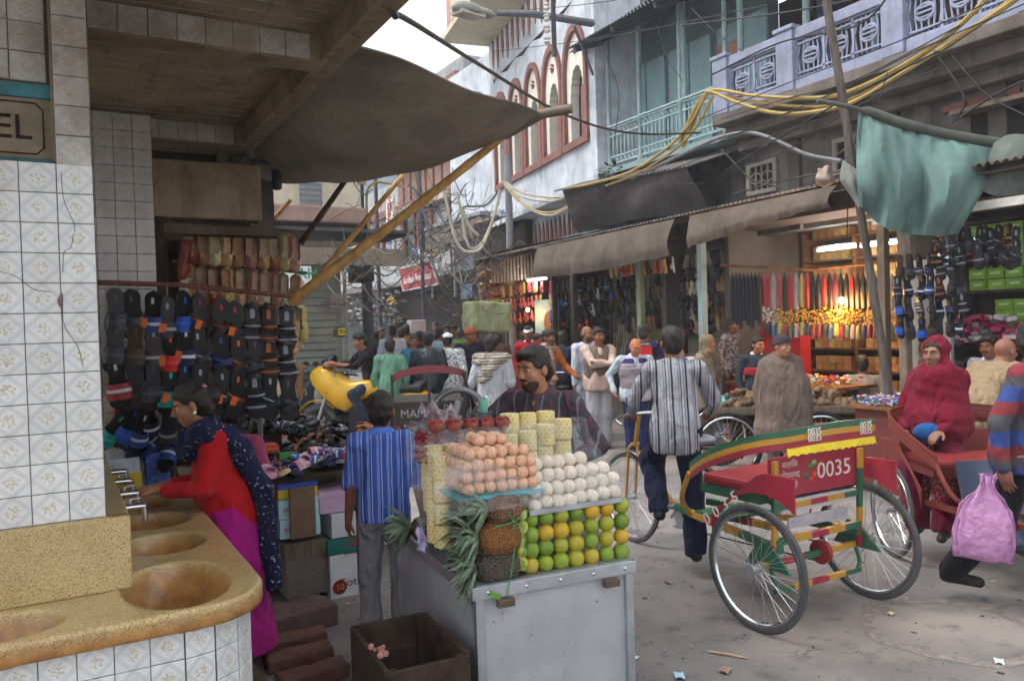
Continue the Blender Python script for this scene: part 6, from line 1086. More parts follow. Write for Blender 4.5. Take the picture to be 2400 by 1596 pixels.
cit = MB().lathe([(r*CS, z*CS) for r, z in [(.0, -.0295), (.010, -.0285), (.02, -.023), (.028, -.011), (.0305, 0), (.028, .012), (.02, .0235), (.009, .029), (.003, .0285), (0, .0275)]], 18).mesh('citrus', True, 80); cit.materials.append(m_citrus())
pe = []
for t in np.linspace(0, math.pi, 11): pe.append((.0295*math.sin(t)*(1+.0), -.0265*math.cos(t)))
def peeled(m, r):
    b = MB(); vs = []; n = 20; mm = 11; fs = []
    for i in range(mm+1):
        t = math.pi*i/mm
        for k in range(n): a = 2*math.pi*k/n; rr = r*math.sin(t)*(1-.05*abs(math.cos(5*a))**6); vs.append((rr*math.cos(a), rr*math.sin(a), -r*.9*math.cos(t)))
    for i in range(mm):
        for k in range(n): q = (k+1) % n; fs.append((i*n+k, i*n+q, (i+1)*n+q, (i+1)*n+k))
    b.add(vs, fs); me = b.mesh('peeled', True, 80); me.materials.append(m); return me
ORG = peeled(m_peel('d9a583', 'ead8c8'), .0268); WHC = peeled(m_peel('d9cfbf', 'c8bba4'), .0335)
col7 = ['leftmost', 'second', 'third', 'fourth', 'fifth', 'sixth', 'rightmost']; rw4 = ['bottom', 'second', 'third', 'top']
for k in range(4):
    for i in range(7): ware('sweet_lime', cit, CP(1243+i*35.5, 1324-k*35.5-i*5.4, .045+.010*k), (rnd.uniform(-.6, .6), rnd.uniform(-.6, .6), rnd.uniform(0, 6)), 'sweet lime, %s in the %s row of the stacked citrus' % (col7[i], rw4[k]), 'stacked sweet limes', 'fruit')
for k in range(4):
    for j in range(1, 3): ware('sweet_lime', cit, CP(1243, 1324-k*35.5, .045+.010*k)+EY*.061*j-EX*.01, (0, 0, rnd.uniform(0, 6)), 'sweet lime on the pineapple side, %s row, %s behind the front' % (rw4[k], ORD[j-1]), 'stacked sweet limes', 'fruit')
# cut sweet limes strung at the corner
CUT = M('c9c46a', .5, 0, .2, 30, .2)
for k in range(5):
    b = MB(); b.ball((0, 0, 0), (.022, .022, .03), 12, 8); 
    o = ware('cut_sweet_lime', b.mesh('cut'), CP(1222+3*math.sin(k*2), 1205+k*29, .02), (0, 0, k), 'half-peeled yellow-green lime strung at the stack corner, %s from top' % ORD[k], 'half-peeled limes at the corner', 'fruit'); o.data.materials.append(M('8f9a30', .5, 0, .5, 30, .2, 80, .003, 'd9d6a0', .9, 25))
# tray of peeled white citrus
e = empty('white_tray', CP(1239, 1206, .10), CA, 'pale metal tray under the white peeled citrus', 'tray'); b = MB(); a = CP(1240, 1203, .05); c = CP(1455, 1170, .05); b.span(a, c, .012, .02, (0, 0, 1)); b.prism([a, c, c+EY*.26, a+EY*.26], (0, 0, -.006)); b.obj('tray', STEEL, e, False)
a0 = CP(1252, 1184, .085); a1 = CP(1443, 1153, .085)
for k in range(4):
    n = 8 if k < 2 else (7 if k == 2 else 5)
    for i in range(n):
        p = a0+(a1-a0)*((i+.5*(k % 2)*.6+(0 if k < 2 else .8))/7.2); p = p+EY*(.035*k)+V(0, 0, .048*k+rnd.uniform(-.004, .004)); ware('peeled_sweet_lime', WHC, p, (rnd.uniform(-.5, .5), rnd.uniform(-.5, .5), rnd.uniform(0, 3)), 'white peeled sweet lime, %s from left in row %s of the white stack' % (ORD[i], ORD[k]), 'white peeled sweet limes', 'fruit')
# pyramid of peeled oranges
p0 = CP(1097, 1146, .10); CYN2 = M('2fa8b8', .4, 0, .15, 12, .2); e = empty('cyan_tray', p0, CA, 'cyan plastic sheet tray under the peeled oranges', 'tray'); b = MB(); q = p0+V(0, 0, -.03)-EX*.05-EY*.03; b.prism([q, q+EX*.37, q+EX*.37+EY*.36, q+EY*.36], (0, 0, -.01)); b.obj('tray', CYN2, e, False)
w = 0
for k in range(5):
    nx, ny = [(7, 6), (7, 6), (7, 6), (6, 5), (3, 3)][k]
    for i in range(nx):
        for j in range(ny):
            if 0 < i < nx-1 and 0 < j and k < 3: continue
            if i == nx-1 and j > 0 and k < 4: continue
            if k >= 3 and j == ny-1 and i > 2 and k < 5: continue
            off = (7-nx)*.5; p = p0+EX*(.0468*(i+off)+rnd.uniform(-.003, .003))+EY*(.0468*(j+off*.8)+rnd.uniform(-.003, .003)+.006*k)+V(0, 0, .043*k+rnd.uniform(-.002, .002)); w += 1
            ware('peeled_orange', ORG, p, (rnd.uniform(-.5, .5), rnd.uniform(-.5, .5), rnd.uniform(0, 3)), 'peeled orange, layer %s from the tray, %s across, %s deep' % (ORD[k], ORD[i], ORD[j]), 'pyramid of peeled oranges', 'fruit')
# peeled pineapple drums
def m_drum():
    n = NT('peeled_pineapple'); x, y, z = n.xyz(); u = n.ma('MULTIPLY', n.ma('ARCTAN2', y, x), 11/(2*math.pi)); v = n.ma('MULTIPLY', z, 58.); fl = n.ma('FLOOR', v); u2 = n.ma('ADD', u, n.ma('MULTIPLY', fl, .5)); du = n.ma('SUBTRACT', n.ma('FRACT', n.ma('ADD', u2, 20.)), .5); dv = n.ma('SUBTRACT', n.ma('FRACT', v), .5); d = n.ma('SQRT', n.ma('ADD', n.ma('POWER', n.ma('MULTIPLY', du, 1.5), 2.), n.ma('POWER', dv, 2.))); rr = n.ma('SQRT', n.ma('ADD', n.ma('POWER', x, 2.), n.ma('POWER', y, 2.)))
    f = n.ma('MULTIPLY', n.ma('LESS_THAN', d, .17), n.ma('GREATER_THAN', rr, .042)); n.col(n.mix(n.ma('MULTIPLY', f, .8), n.vary(lin('e0cf92'), .1, 40), lin('6b5426'))); n.b.inputs['Subsurface Weight'].default_value = .1; n.b.inputs['Subsurface Radius'].default_value = (.02, .012, .005); return n.fin(.45, 0, .4)
dr = MB().lathe([(0, -.047), (.041, -.047), (.0445, -.043), (.046, 0), (.0445, .043), (.041, .047), (0, .047)], 26).mesh('drum', True, 35); dr.materials.append(m_drum())
for i in range(8):
    base = CL(.0+i*.093, .52+.0*i, 0); hgt = [1.14, 1.14, 1.14, 1.15, 1.16, 1.17, 1.19, 1.21][i]
    for k in range(4 if i > 4 else 3): ware('pineapple_drum', dr, base+EX*rnd.uniform(-.004, .004)+EY*rnd.uniform(-.006, .006)+V(0, 0, hgt-.096*k), (0, 0, rnd.uniform(0, 6)), 'peeled pineapple drum, %s column from left, %s from the top' % (ORD[i], ORD[k]), 'peeled pineapple drums', 'fruit')
for k in range(4):
    for j in range(2): ware('pineapple_drum', dr, CL(-.01, .44-.093*j, 1.12-.096*k), (0, 0, k), 'peeled pineapple drum on the left end, %s from the top, %s row' % (ORD[k], ('back', 'front')[j]), 'peeled pineapple drums', 'fruit')
for i in range(3): ware('pineapple_drum', dr, CL(.42+i*.095, .615, 1.24), (0, 0, i), 'peeled pineapple drum of the raised back row, %s from left' % ORD[i], 'peeled pineapple drums', 'fruit')
# split pomegranates on top
pg = MB(); pg.ball((0, 0, 0), (.037, .037, .033), 18, 10); gm = MB()
for a in range(5):
    t = a*2*math.pi/5; pg.mat(1)
    for q in range(16): r = .012+.018*rnd.random(); tt = t+rnd.uniform(-.5, .5); pg.ball((r*math.cos(tt), r*math.sin(tt), .024+.014*rnd.random()*(1-r/.04)), .0062, 6, 4)
    pg.mat(0); pg.tube([(.036*math.cos(t+.63), .036*math.sin(t+.63), .005), (.030*math.cos(t+.63), .030*math.sin(t+.63), .026), (.012*math.cos(t+.63), .012*math.sin(t+.63), .033)], [.008, .006, .003], 6)
pgm = pg.mesh('pomegranate', True, 60); pgm.materials.append(M('8a4438', .45, 0, .25, 25, .2)); pgm.materials.append(M('8a1420', .25, 0, .3, 60, 0, spec=.6))
for i, px in enumerate((1021, 1064, 1105, 1141, 1176)): ware('split_pomegranate', pgm, CP(px, 1001-i*2, .50), (0, rnd.uniform(-.15, .15), i), 'split red pomegranate on the cart top, %s from left' % ORD[i], 'split pomegranates', 'fruit')
sg = MB()
for i in range(120): t = rnd.random(); sg.ball(CP(985, 1010+75*t, .42)+EX*rnd.uniform(-.02, .025)+EY*rnd.uniform(-.02, .02), .0065, 6, 4)
o = sg.obj('pomegranate_seeds', M('7a1220', .3, 0, .3, 60, 0)); T(o, 'bag of loose dark red pomegranate seeds at the left end', 'seeds', kind='stuff')
# whole pineapples with crowns
def pineapple(label, c, dirv, L, R, cm, tilt):
    z = nrm(dirv); x = nrm(np.cross(V(0, 0, 1), z)); y = np.cross(z, x); Rm = np.stack([x, y, z], 1); e = empty('pineapple', c, 0, label, 'fruit', 'whole pineapples'); b = MB(); vs = []; n, m = 40, 30; fs = []
    for i in range(m+1):
        t = i/m; r0 = R*(1-abs(2*t-1)**3.2)**.5*1.0+.004
        for k in range(n): a = 2*math.pi*k/n; bump = .006*max(0, math.sin(5*a+t*22)*math.sin(5*a-t*22))**.5 if True else 0; vs.append(c+Rm@V((r0+bump)*math.cos(a), (r0+bump)*math.sin(a), (t-.5)*L))
    for i in range(m):
        for k in range(n): q = (k+1) % n; fs.append((i*n+k, i*n+q, (i+1)*n+q, (i+1)*n+k))
    b.add(vs, fs); b.obj('rind', cm, e, ang=180)
    b = MB(); q = random.Random(int(c[2]*999)); 
    for i in range(46):
        a = i*2.4; rr = i/46; out = .2+1.5*(1-rr)+q.uniform(-.3, .3); Lf = (.07+.07*(1-rr))*q.uniform(.6, 1.3); o = c+Rm@V(.018*math.cos(a), .018*math.sin(a), L*.47+.02*rr); d = Rm@nrm(V(math.cos(a)*out, math.sin(a)*out, 1)); sd = nrm(np.cross(d, Rm@V(0, 0, 1)+V(.01, 0, 0))); dr_ = V(0, 0, -.35)*(1-rr)*.6+V(0, 0, -.15); p1 = o+d*Lf*.5; p2 = p1+nrm(d+dr_)*Lf*.35; p3 = p2+nrm(d+dr_*2.3)*Lf*.35; nn = nrm(np.cross(sd, d))*.003
        b.add([o-sd*.010, o+sd*.010, p1-sd*.011+nn, p1+sd*.011+nn, p2-sd*.007, p2+sd*.007, p3, p1-nn*2, p2-nn], [(0, 1, 3, 7), (0, 7, 2), (7, 3, 5, 8), (2, 7, 8, 4), (4, 8, 6), (8, 5, 6)])
    n = NT('pineapple_leaf'); n.col(n.vary(lin('6b8068'), .45, 18, 4, lin('8f9a80'), .7, 12)); b.obj('crown', n.fin(.5, 0, .4), e, ang=60)
def rind(c, d): n = NT('pineapple_rind'); v = n.n('TexVoronoi', feature='DISTANCE_TO_EDGE'); v.inputs['Scale'].default_value = 105; v.inputs['Randomness'].default_value = .35; n.l(n.co(), v.inputs['Vector']); n.col(n.mix(n.ramp(v.outputs[0], .02, .22), lin(d), n.vary(lin(c), .25, 30))); n.bump(n.ramp(v.outputs[0], 0., .3), .8, .012); return n.fin(.6, 0, .35)
LD = -EX*.93+EY*.1
pineapple('brown pineapple on top of the pile, crown to the left', CP(1185, 1197, .06), LD+V(0, 0, .05), .165, .056, rind('9a7458', '5c4234'), 0)
pineapple('golden brown pineapple in the middle of the pile', CP(1170, 1260, .045), LD+V(0, 0, -.02), .18, .06, rind('b07c44', '6e4828'), 0)
pineapple('dark grey pineapple at the bottom of the pile', CP(1166, 1325, .05), LD+V(0, 0, -.06), .18, .06, rind('776c62', '3c3632'), 0)
pineapple('pineapple at the back of the cart with only its crown in view', CL(.0, .62, .80), -EX+V(0, .2, .0), .15, .05, rind('7a5c40', '3c2c22'), 0)
pineapple('pineapple lying behind the pile under the plastic', CL(.13, .25, .86), LD+V(0, 0, .15), .15, .05, rind('7a6048', '44342a'), 0)
# string
b = MB(); b.tube(catm([CP(1192, 1200, .0), CP(1204, 1230, -.012), CP(1205, 1290, -.014), CP(1197, 1350, -.028), CP(1190, 1395, -.03)], 5), .0022, 5).tube(catm([CP(1160, 1235, -.01), CP(1204, 1222, -.02), CP(1240, 1195, .0)], 5), .002, 5).tube(catm([CP(1204, 1222, -.02), CP(1225, 1240, -.02), CP(1230, 1300, .0)], 5), .002, 5); T(b.obj('green_string', M('3f9a56', .6)), 'green plastic string tied round the pineapples', 'string')
b = MB(); b.box(CP(1160, 1395, -.03), (.05, .004, .018), Ry(.5)); T(b.obj('leaf_scrap', M('5f9a34', .6)), 'torn green leaf scrap caught under the cart rim', 'leaf')
# clear plastic film
def m_film(a, tint='c9ccd0'):
    n = NT('plastic_film'); n.b.inputs['Base Color'].default_value = lin(tint); v = n.noise(9, 5, .6, None, 1.2); n.l(n.ma('ADD', n.ma('MULTIPLY', n.ramp(v, .45, .75), a*1.1), a*.35), n.b.inputs['Alpha']); n.bump(v, .8, .03); return n.fin(.12, 0, .6)
FILM = m_film(.24)
b = MB(); g = []
rows_ = [[(962, 985, .58), (1040, 1005, .50), (1150, 1000, .46), (1290, 985, .50), (1362, 975, .52), (1372, 985, .55)], [(950, 1020, .45), (1030, 1045, .38), (1140, 1030, .36), (1280, 1025, .40), (1375, 1020, .45), (1385, 1030, .5)], [(948, 1075, .28), (1018, 1070, .22), (1120, 1035, .26), (1260, 1070, .26), (1390, 1060, .32), (1412, 1065, .4)], [(965, 1110, .13), (1030, 1105, .05), (1130, 1090, .06), (1250, 1110, .13), (1420, 1095, .15), (1440, 1100, .28)], [(960, 1170, .05), (1035, 1160, -.0), (1130, 1160, .02), (1245, 1165, .03), (1450, 1150, .04), (1458, 1150, .2)], [(985, 1240, .06), (1030, 1215, .0), (1120, 1205, .01), (1190, 1190, .0), (1300, 1180, .025), (1456, 1165, .1)]]
ctl = [[CP(*q) for q in r] for r in rows_]; mid = [catm(r, 7) for r in ctl]; mid = list(zip(*[catm([r[j] for r in mid], 6) for j in range(len(mid[0]))]))
g = [[p+V(rnd.uniform(-.003, .003), rnd.uniform(-.003, .003), rnd.uniform(-.003, .003)) for p in r] for r in mid]; b.sheet(g); T(b.obj('plastic_film', FILM, None, ang=180), 'clear crumpled plastic sheet draped over the peeled fruit', 'plastic sheet')
b = MB(); g = []
for i in range(14):
    t = i/13; g.append([P(985+t*95+4*math.sin(k*2+i), 940+14*math.sin(i*1.1)+k*9+t*22, 3.9-.2*math.sin(k*.7))+V(0, 0, .01*math.sin(i*2+k)) for k in range(9)])
b.sheet(g); T(b.obj('pink_plastic_bag', m_film(.75, 'd9b8c4'), None, ang=180), 'crumpled pink plastic bag behind the pomegranates', 'bag')
b = MB(); g = [[P(978+20*t+3*math.sin(3*k), 1235+8*k, 3.05)+V(0, .02*math.sin(t*7+k), 0) for k in range(8)] for t in np.linspace(0, 1, 6)]; b.sheet(g); T(b.obj('lilac_bag', m_film(.8, 'a9a0d0'), None, ang=180), 'small lilac plastic bag hanging by the pineapple leaves', 'bag')
# juice vessel and hand wheel
jv = empty('juice_vessel', CP(1127, 985, .72), 0, 'steel juice vessel with a pale green cup in it', 'vessel'); c = CP(1127, 990, .72); b = MB(); b.lathe([(.052, -.1), (.055, .02), (.056, .05), (.058, .052), (.052, .052), (.05, .03), (.047, -.05), (0, -.06)], 24, c); b.obj('vessel', M('6f7276', .35, .7), jv); b = MB(); b.lathe([(.021, -.02), (.022, .1), (.019, .1), (.018, .0), (0, 0)], 16, c+V(.02, .01, .01)); b.obj('green_cup', M('6fae98', .4), jv)
hw = empty('hand_wheel_juicer', CP(1075, 960, .74), 0, 'curved grey hand wheel of the juicer behind the vessel', 'juicer'); b = MB(); b.tube([P(1075+62*math.cos(t), 975-62*math.sin(t), 4.35) for t in np.linspace(-.3, math.pi+.3, 24)], .018, 10); b.obj('wheel_rim', M('7d8085', .4, .6), hw); b = MB(); b.tube([P(1075, 1005, 4.3), P(1140, 930, 3.95)], .009, 8).tube([P(1050, 1040, 4.35), P(1075, 940, 4.35)], .02, 8); b.obj('crank', STEEL, hw)
b = MB(); b.box(CL(.25, .95, .86), (.22, .2, .28), RCA); T(b.obj('juicer_block', M('5a5c60', .5, .4), None, False, bevel=.02), 'grey juicer housing behind the peeled fruit', 'juicer')
# ---------------------------------------------------------------- wheels and rickshaws
def wheel(par, c, r, ax=(1, 0, 0), w=.0185, tyre=RUBBER, rim=CHROME, ns=32, rel=True):
    ax = nrm(ax); u = nrm(np.cross(ax, V(0, 0, 1))); v = np.cross(u, ax); c = np.asarray(c, float); ci = lambda R, o=0.: [c+ax*o+R*(u*math.cos(t)+v*math.sin(t)) for t in np.linspace(0, 2*math.pi, 49)[:-1]]
    b = MB(); b.tube(ci(r-w*.75), w, 8, closed=True, sq=.85); tw = b.obj('wheel', tyre, par, rel=rel)
    b = MB(); b.tube(ci(r-w*2.1), w*.72, 6, closed=True, sq=.9); b.obj('rim', rim, tw, rel=True)
    b = MB()
    for i in range(ns): t = 2*math.pi*i/ns; s = 1 if i % 2 else -1; t2 = t+s*.25*(1 if i % 4 < 2 else -1); b.tube([c+ax*s*.03+.025*(u*math.cos(t2)+v*math.sin(t2)), c+(r-w*2.2)*(u*math.cos(t)+v*math.sin(t))], .0016 if r > .2 else .001, 3, False)
    b.obj('spokes', M('b9bcc0', .3, .9), tw, rel=True)
    b = MB(); b.lathe([(.014, -.05), (.03, -.045), (.03, -.035), (.018, -.03), (.018, .03), (.03, .035), (.03, .045), (.014, .05)], 12, c, np.stack([u, v, ax], 1)); b.obj('hub', STEEL, tw, rel=True); return tw
def PN(c): return M(c, .42, 0, .12, 9, .15, 60, .002, '5a4a40', .25, 9, spec=.45)
def rickshaw(name, label, loc, rz, sch, num=None, detail=True, front=True, steer=0.):
    g_, y_, r_ = [PN(c) for c in sch[:3]]; tr = .475; R = .345; e = empty(name, loc, rz, label, 'rickshaw')
    for sx in (-1, 1): wheel(e, (sx*tr, 0, R), R)
    def bar(nm, a, c, w, ms, n=5, flat=1.):
        a = V(*a); c = V(*c); b = MB()
        for i in range(n): b.mat(i % len(ms)); b.span(a+(c-a)*i/n, a+(c-a)*(i+1)/n, w, w*flat)
        return b.obj(nm, ms, e, False, rel=True)
    W3 = [y_, r_, y_]
    bar('axle_bar', (-tr, 0, R), (tr, 0, R), .03, [y_, r_, g_, y_], 5)
    for z, w in ((.20, .028), (.47, .035), (.66, .032)): bar('rear_cross_bar', (-.36, -.03, z), (.36, -.03, z), w, [g_, y_, r_, y_, g_], 5)
    for sx in (-1, 1):
        bar('rear_post', (sx*.36, -.03, .34), (sx*.36, -.05, .92), .035, [r_, y_, g_, g_, y_], 5, .6); bar('chassis_rail', (sx*.33, -.05, .43), (sx*.14, 1.0, .45), .04, [g_, g_, y_, r_, y_], 6)
        b = MB(); b.prism([V(sx*.37, -.04, R+.1), V(sx*.37, -.16, R-.02), V(sx*.37, .16, R-.02), V(sx*.37, .06, R+.13)], (sx*.015, 0, 0)); b.obj('axle_plate', g_, e, False, rel=True)
        b = MB(); b.tube(catm([(sx*.36, 0, .34), (sx*.36, -.03, .25), (sx*.33, -.03, .19)], 4), .013, 6); b.obj('stay_loop', g_, e, rel=True)
        b = MB(); gg = []
        for t in np.linspace(0, 1, 12): a = math.pi*(.08+.62*t); gg.append([V(sx*(tr-.05), .39*math.cos(a)*1.0, R+.40*math.sin(a)), V(sx*(tr-.05), .39*math.cos(a)+.0, max(R+.40*math.sin(a)+.02, .86-.30*max(0, math.cos(a))))])
        b.sheet(gg, .012); sp_ = b.obj('side_panel', r_, e, ang=30, rel=True)
        if num:
            for k, ch in enumerate(num): text('number', ch, .1, (sx*(tr-.035) if sx > 0 else -(tr-.05)-.015, .40-.075*k, .53+.055*k), (0, -sx*-1 if sx < 0 else 1, 0) if False else (0, -1 if sx < 0 else 1, .75 if sx < 0 else .0), (0, .0, 1), M('d9cfc8', .6), sp_, .002, rel=True)
    b = MB(); b.box((0, .26, .70), (.80, .46, .05)); b.obj('seat_board', g_, e, False, rel=True); b = MB(); b.box((0, .27, .755), (.78, .44, .07)); b.obj('seat_cushion', M(sch[3], .4, 0, .15, 8, .2), e, False, bevel=.025, rel=True)
    b = MB(); b.box((0, -.02, .82), (.76, .018, .23)); bp = b.obj('back_panel', r_, e, False, bevel=.006, rel=True)
    b = MB(); b.box((0, -.035, .655), (.62, .014, .07)); b.obj('white_board', M('b9b5b0', .5, 0, .12, 14, .1, 60, .002, '5f74a8', .5, 14), e, False, rel=True); b = MB(); b.box((0, -.034, .56), (.5, .012, .06)); b.obj('mud_board', M('a9a6a6', .5, 0, .12, 14, .1, 60, .002, '7d6aa0', .6, 12), e, False, rel=True)
    b = MB(); b.span((-.39, -.034, .69), (.37, -.034, .69), .012, .012); b.obj('chrome_strip', CHROME, e, False, rel=True)
    # curved back rail of three painted bands
    pth = catm([(-.42, .56, .80), (-.47, .4, .88), (-.50, .2, .96), (-.48, -.02, 1.03), (-.35, -.15, 1.06), (0, -.19, 1.08), (.35, -.15, 1.06), (.48, -.02, 1.03), (.50, .2, .96), (.47, .4, .88), (.42, .56, .80)], 5)
    for k, m in enumerate((r_, y_, g_)):
        b = MB(); b.sheet([[p+V(0, 0, -.058+.034*k), p+V(0, 0, -.058+.034*k+.032)] for p in pth], .014); rl = b.obj(('red_rail', 'yellow_rail', 'green_rail')[k] if detail else 'back_rail', m, e, ang=60, rel=True)
        if num and k > 0: 
            for x in (-.2, .24): text('number', num, .055, (x, -.2+.35*x*x, 1.036+.034*(k-1)+.02*(1-9*x*x)), (1, 0, 0), (0, 0, 1), M('d9d2cc', .6), rl, .002, rel=True)
    b = MB(); gg = []
    for i in range(41): t = i/40; x = -.37+.74*t; gg.append([V(x, -.195+.4*x*x, 1.015-.1*x*x), V(x, -.205+.4*x*x-.006*math.sin(i*2.2), .968-.1*x*x+.012*abs(math.sin(i*1.1)))])
    b.sheet(gg, .003); b.obj('yellow_fringe', M('d9c22a' if detail else sch[1], .6, 0, .12, 20, .3), e, rel=True)
    if num:
        text('number', num, .13, (.15, -.031, .82), (1, 0, 0), (0, 0, 1), M('d9cfc8', .6), bp, .002, rel=True, sx=1.15)
        for k, ww in enumerate(('मालिक', 'मोहम्मद', 'दिल्ली')): text('owner_lettering', ww, .05, (-.22, -.031, .885-.06*k), (1, 0, 0), (0, 0, 1), M('d0b8b4', .6), bp, .001, rel=True)
        for dx, dz, cc in ((-.05, .03, '3a7a44'), (-.02, -.02, 'c9482a'), (-.09, -.02, '2f6a4a'), (-.05, -.045, 'c9482a'), (-.02, .045, '7aa05a')): b = MB(); b.ball((dx, -.031, .83+dz), (.022, .004, .016), 8, 5); b.obj('painted_flower', M(cc, .5), bp, rel=True)
    # front half: boom, crank, saddle, handlebar, fork
    if front:
        bar('main_boom', (0, .25, .44), (.02, 1.25, .40), .042, [y_, r_, y_, g_], 5); bar('down_tube', (.02, 1.22, .40), (.05, 1.62, .72), .03, [y_, g_, y_], 4); bar('seat_tube', (.02, 1.10, .34), (.02, .99, .86), .03, [BLACK], 1)
        fw = wheel(e, (.10, 1.80, R), R, (math.cos(steer), math.sin(steer), 0))
        b = MB(); 
        for sx in (-.045, .045): b.tube([(.10+sx, 1.80, R), (.09+sx, 1.74, R*2+.05), (.08+sx*.6, 1.70, .78)], .011, 6)
        b.tube([(.08, 1.70, .76), (.06, 1.62, 1.02)], .016, 8); b.obj('fork', y_, e, rel=True)
        b = MB(); b.tube(catm([(-.26, 1.42, .97), (-.2, 1.55, 1.0), (.06, 1.62, 1.02), (.32, 1.55, 1.0), (.38, 1.42, .97)], 5), .012, 8); b.obj('handlebar', CHROME, e, rel=True)
        b = MB(); q = [(.10, 1.8+.375*math.cos(t), R+.375*math.sin(t)) for t in np.linspace(.2, 2.6, 14)]; b.sheet([[V(x-.03, y, z-.008), V(x, y, z), V(x+.03, y, z-.008)] for x, y, z in q], .003); b.obj('mudguard', CHROME, e, rel=True)
        g = grid((-.14, -.16, -.06), (.14, .18, .06), .012); g.ell((0, -.05, 0), (.1, .1, .035)).cone((0, 0, 0), (0, .15, .005), .035, .022, .03); o = mkobj('saddle', g.mesh('saddle'), M('8d8f96', .5), e, 0, True); o.location = (.02, .97, .9)
        b = MB(); b.lathe([(.09, -.004), (.09, .004)], 24, (.06, 1.17, .33), Ry(math.pi/2)); b.tube([(.06, 1.17, .33), (.1, 1.28, .22)], .009, 6).tube([(-.04, 1.17, .33), (-.08, 1.06, .44)], .009, 6).box((.14, 1.28, .22), (.09, .07, .02)).box((-.12, 1.06, .44), (.09, .07, .02)); b.obj('crank', STEEL, e, rel=True)
        b = MB(); b.tube([(.06, 1.17, .42), (.05, 0, .40)], .005, 4).tube([(.06, 1.17, .24), (.05, 0, .29)], .005, 4); b.obj('chain', BLACK, e, rel=True); b = MB(); b.lathe([(.055, -.02), (.07, -.015), (.07, .015), (.055, .02)], 18, (.06, 0, R), Ry(math.pi/2)); b.obj('rear_sprocket', M('8a2c30', .5), e, rel=True)
        bar('footboard', (-.2, .62, .47), (.2, .62, .47), .28, [g_], 1, .06); 
        for sx in (-1, 1): b = MB(); b.tube(catm([(sx*.42, .56, .78), (sx*.38, .68, .6), (sx*.24, .76, .46)], 5), .016, 8); b.obj('front_stay', y_, e, rel=True)
    return e
rickshaw('cycle_rickshaw', 'red, green and yellow painted cycle rickshaw with the number 0035', (3.73, 3.06, 0), 0, ('2c6049', 'b98a30', '98283a', '8f2c34'), '0035')
rk2 = rickshaw('cycle_rickshaw', 'orange cycle rickshaw carrying the woman in the maroon shawl', (5.45, 3.27, 0), math.pi-math.atan2(.51, .86)*1.0 if False else math.pi+math.atan2(-.51, .86)*-1*-1, ('70302a', '7d362a', '76302a', '80302e'), None, False)
rk2.scale = (.92, .92, .94)
b = MB(); gg = []
for i in range(14): t = i/13; gg.append([V(-.30+.0*t, .55+.30*t, .78-.52*math.sin(t*1.5)), V(-.26, .57+.30*t, .80-.52*math.sin(t*1.5)), V(.3, .57+.30*t, .80-.52*math.sin(t*1.5))])
b.sheet(gg, .02); b.obj('curved_footwell', M('4a5468', .4, .3, .15, 8, .2, 60, .002, '2a3558', .5, 4), rk2, rel=True)
rickshaw('cycle_rickshaw', 'red cycle rickshaw with the capped passenger in the crowd', tuple(np.append(P(1222, 900, 11.6)[:2], 0)), math.radians(-18), ('8a2a2c', '9a3030', '8f2a2e', 'c03048'), None, False, False)
# cargo tricycle
ct = empty('cargo_tricycle', tuple(np.append(P(1005, 900, 9.6)[:2], 0)), math.radians(-22), 'old dark cargo tricycle with faded red rails and stencilled letters', 'tricycle')
DKW = m_wood('4a4642', '23201e', (4, 4, 4)); RW = PN('7a3438')
b = MB(); b.box((0, .5, .80), (.86, 1.1, .05)); b.obj('bed', DKW, ct, False, rel=True); b = MB(); b.box((0, -.04, .68), (.86, .03, .26)); tb = b.obj('tail_board', DKW, ct, False, rel=True)
text('stencil', 'MAM', .14, (-.2, -.062, .68), (1, 0, 0), (0, 0, 1), M('8d8f94', .7), tb, .002, rel=True); text('stencil', 'DCY', .09, (.26, -.062, .74), (1, 0, 0), (0, 0, 1), M('8d8f94', .7), tb, .002, rel=True); text('stencil', '206-0', .07, (.26, -.062, .62), (1, 0, 0), (0, 0, 1), M('8d8f94', .7), tb, .002, rel=True)
b = MB(); b.sheet([[p, p+V(0, 0, .09)] for p in catm([(-.46, .4, .86), (-.44, .0, 1.06), (-.25, -.06, 1.14), (0, -.07, 1.17), (.25, -.06, 1.15), (.44, .0, 1.08), (.46, .4, .88)], 5)], .02); b.obj('curved_rail', RW, ct, ang=60, rel=True)
for x in (-.44, 0, .44): b = MB(); b.box((x, -.045, .95), (.035, .03, .42)); b.obj('rail_post', DKW, ct, False, rel=True)
for sx in (-.5, .5): wheel(ct, (sx, .35, .34), .34, rel=True)
wheel(ct, (0, 1.75, .34), .34); b = MB(); b.span((-.3, 0, .5), (-.05, 1.5, .5), .04, .04).span((.3, 0, .5), (.05, 1.5, .5), .04, .04).span((-.5, .35, .36), (.5, .35, .36), .03, .03).span((-.38, -.03, .1), (-.38, -.03, .6), .05, .04).span((.38, -.03, .1), (.38, -.03, .6), .05, .04).span((-.4, -.03, .36), (.4, -.03, .36), .03, .05); b.obj('frame', RW, ct, False, rel=True)
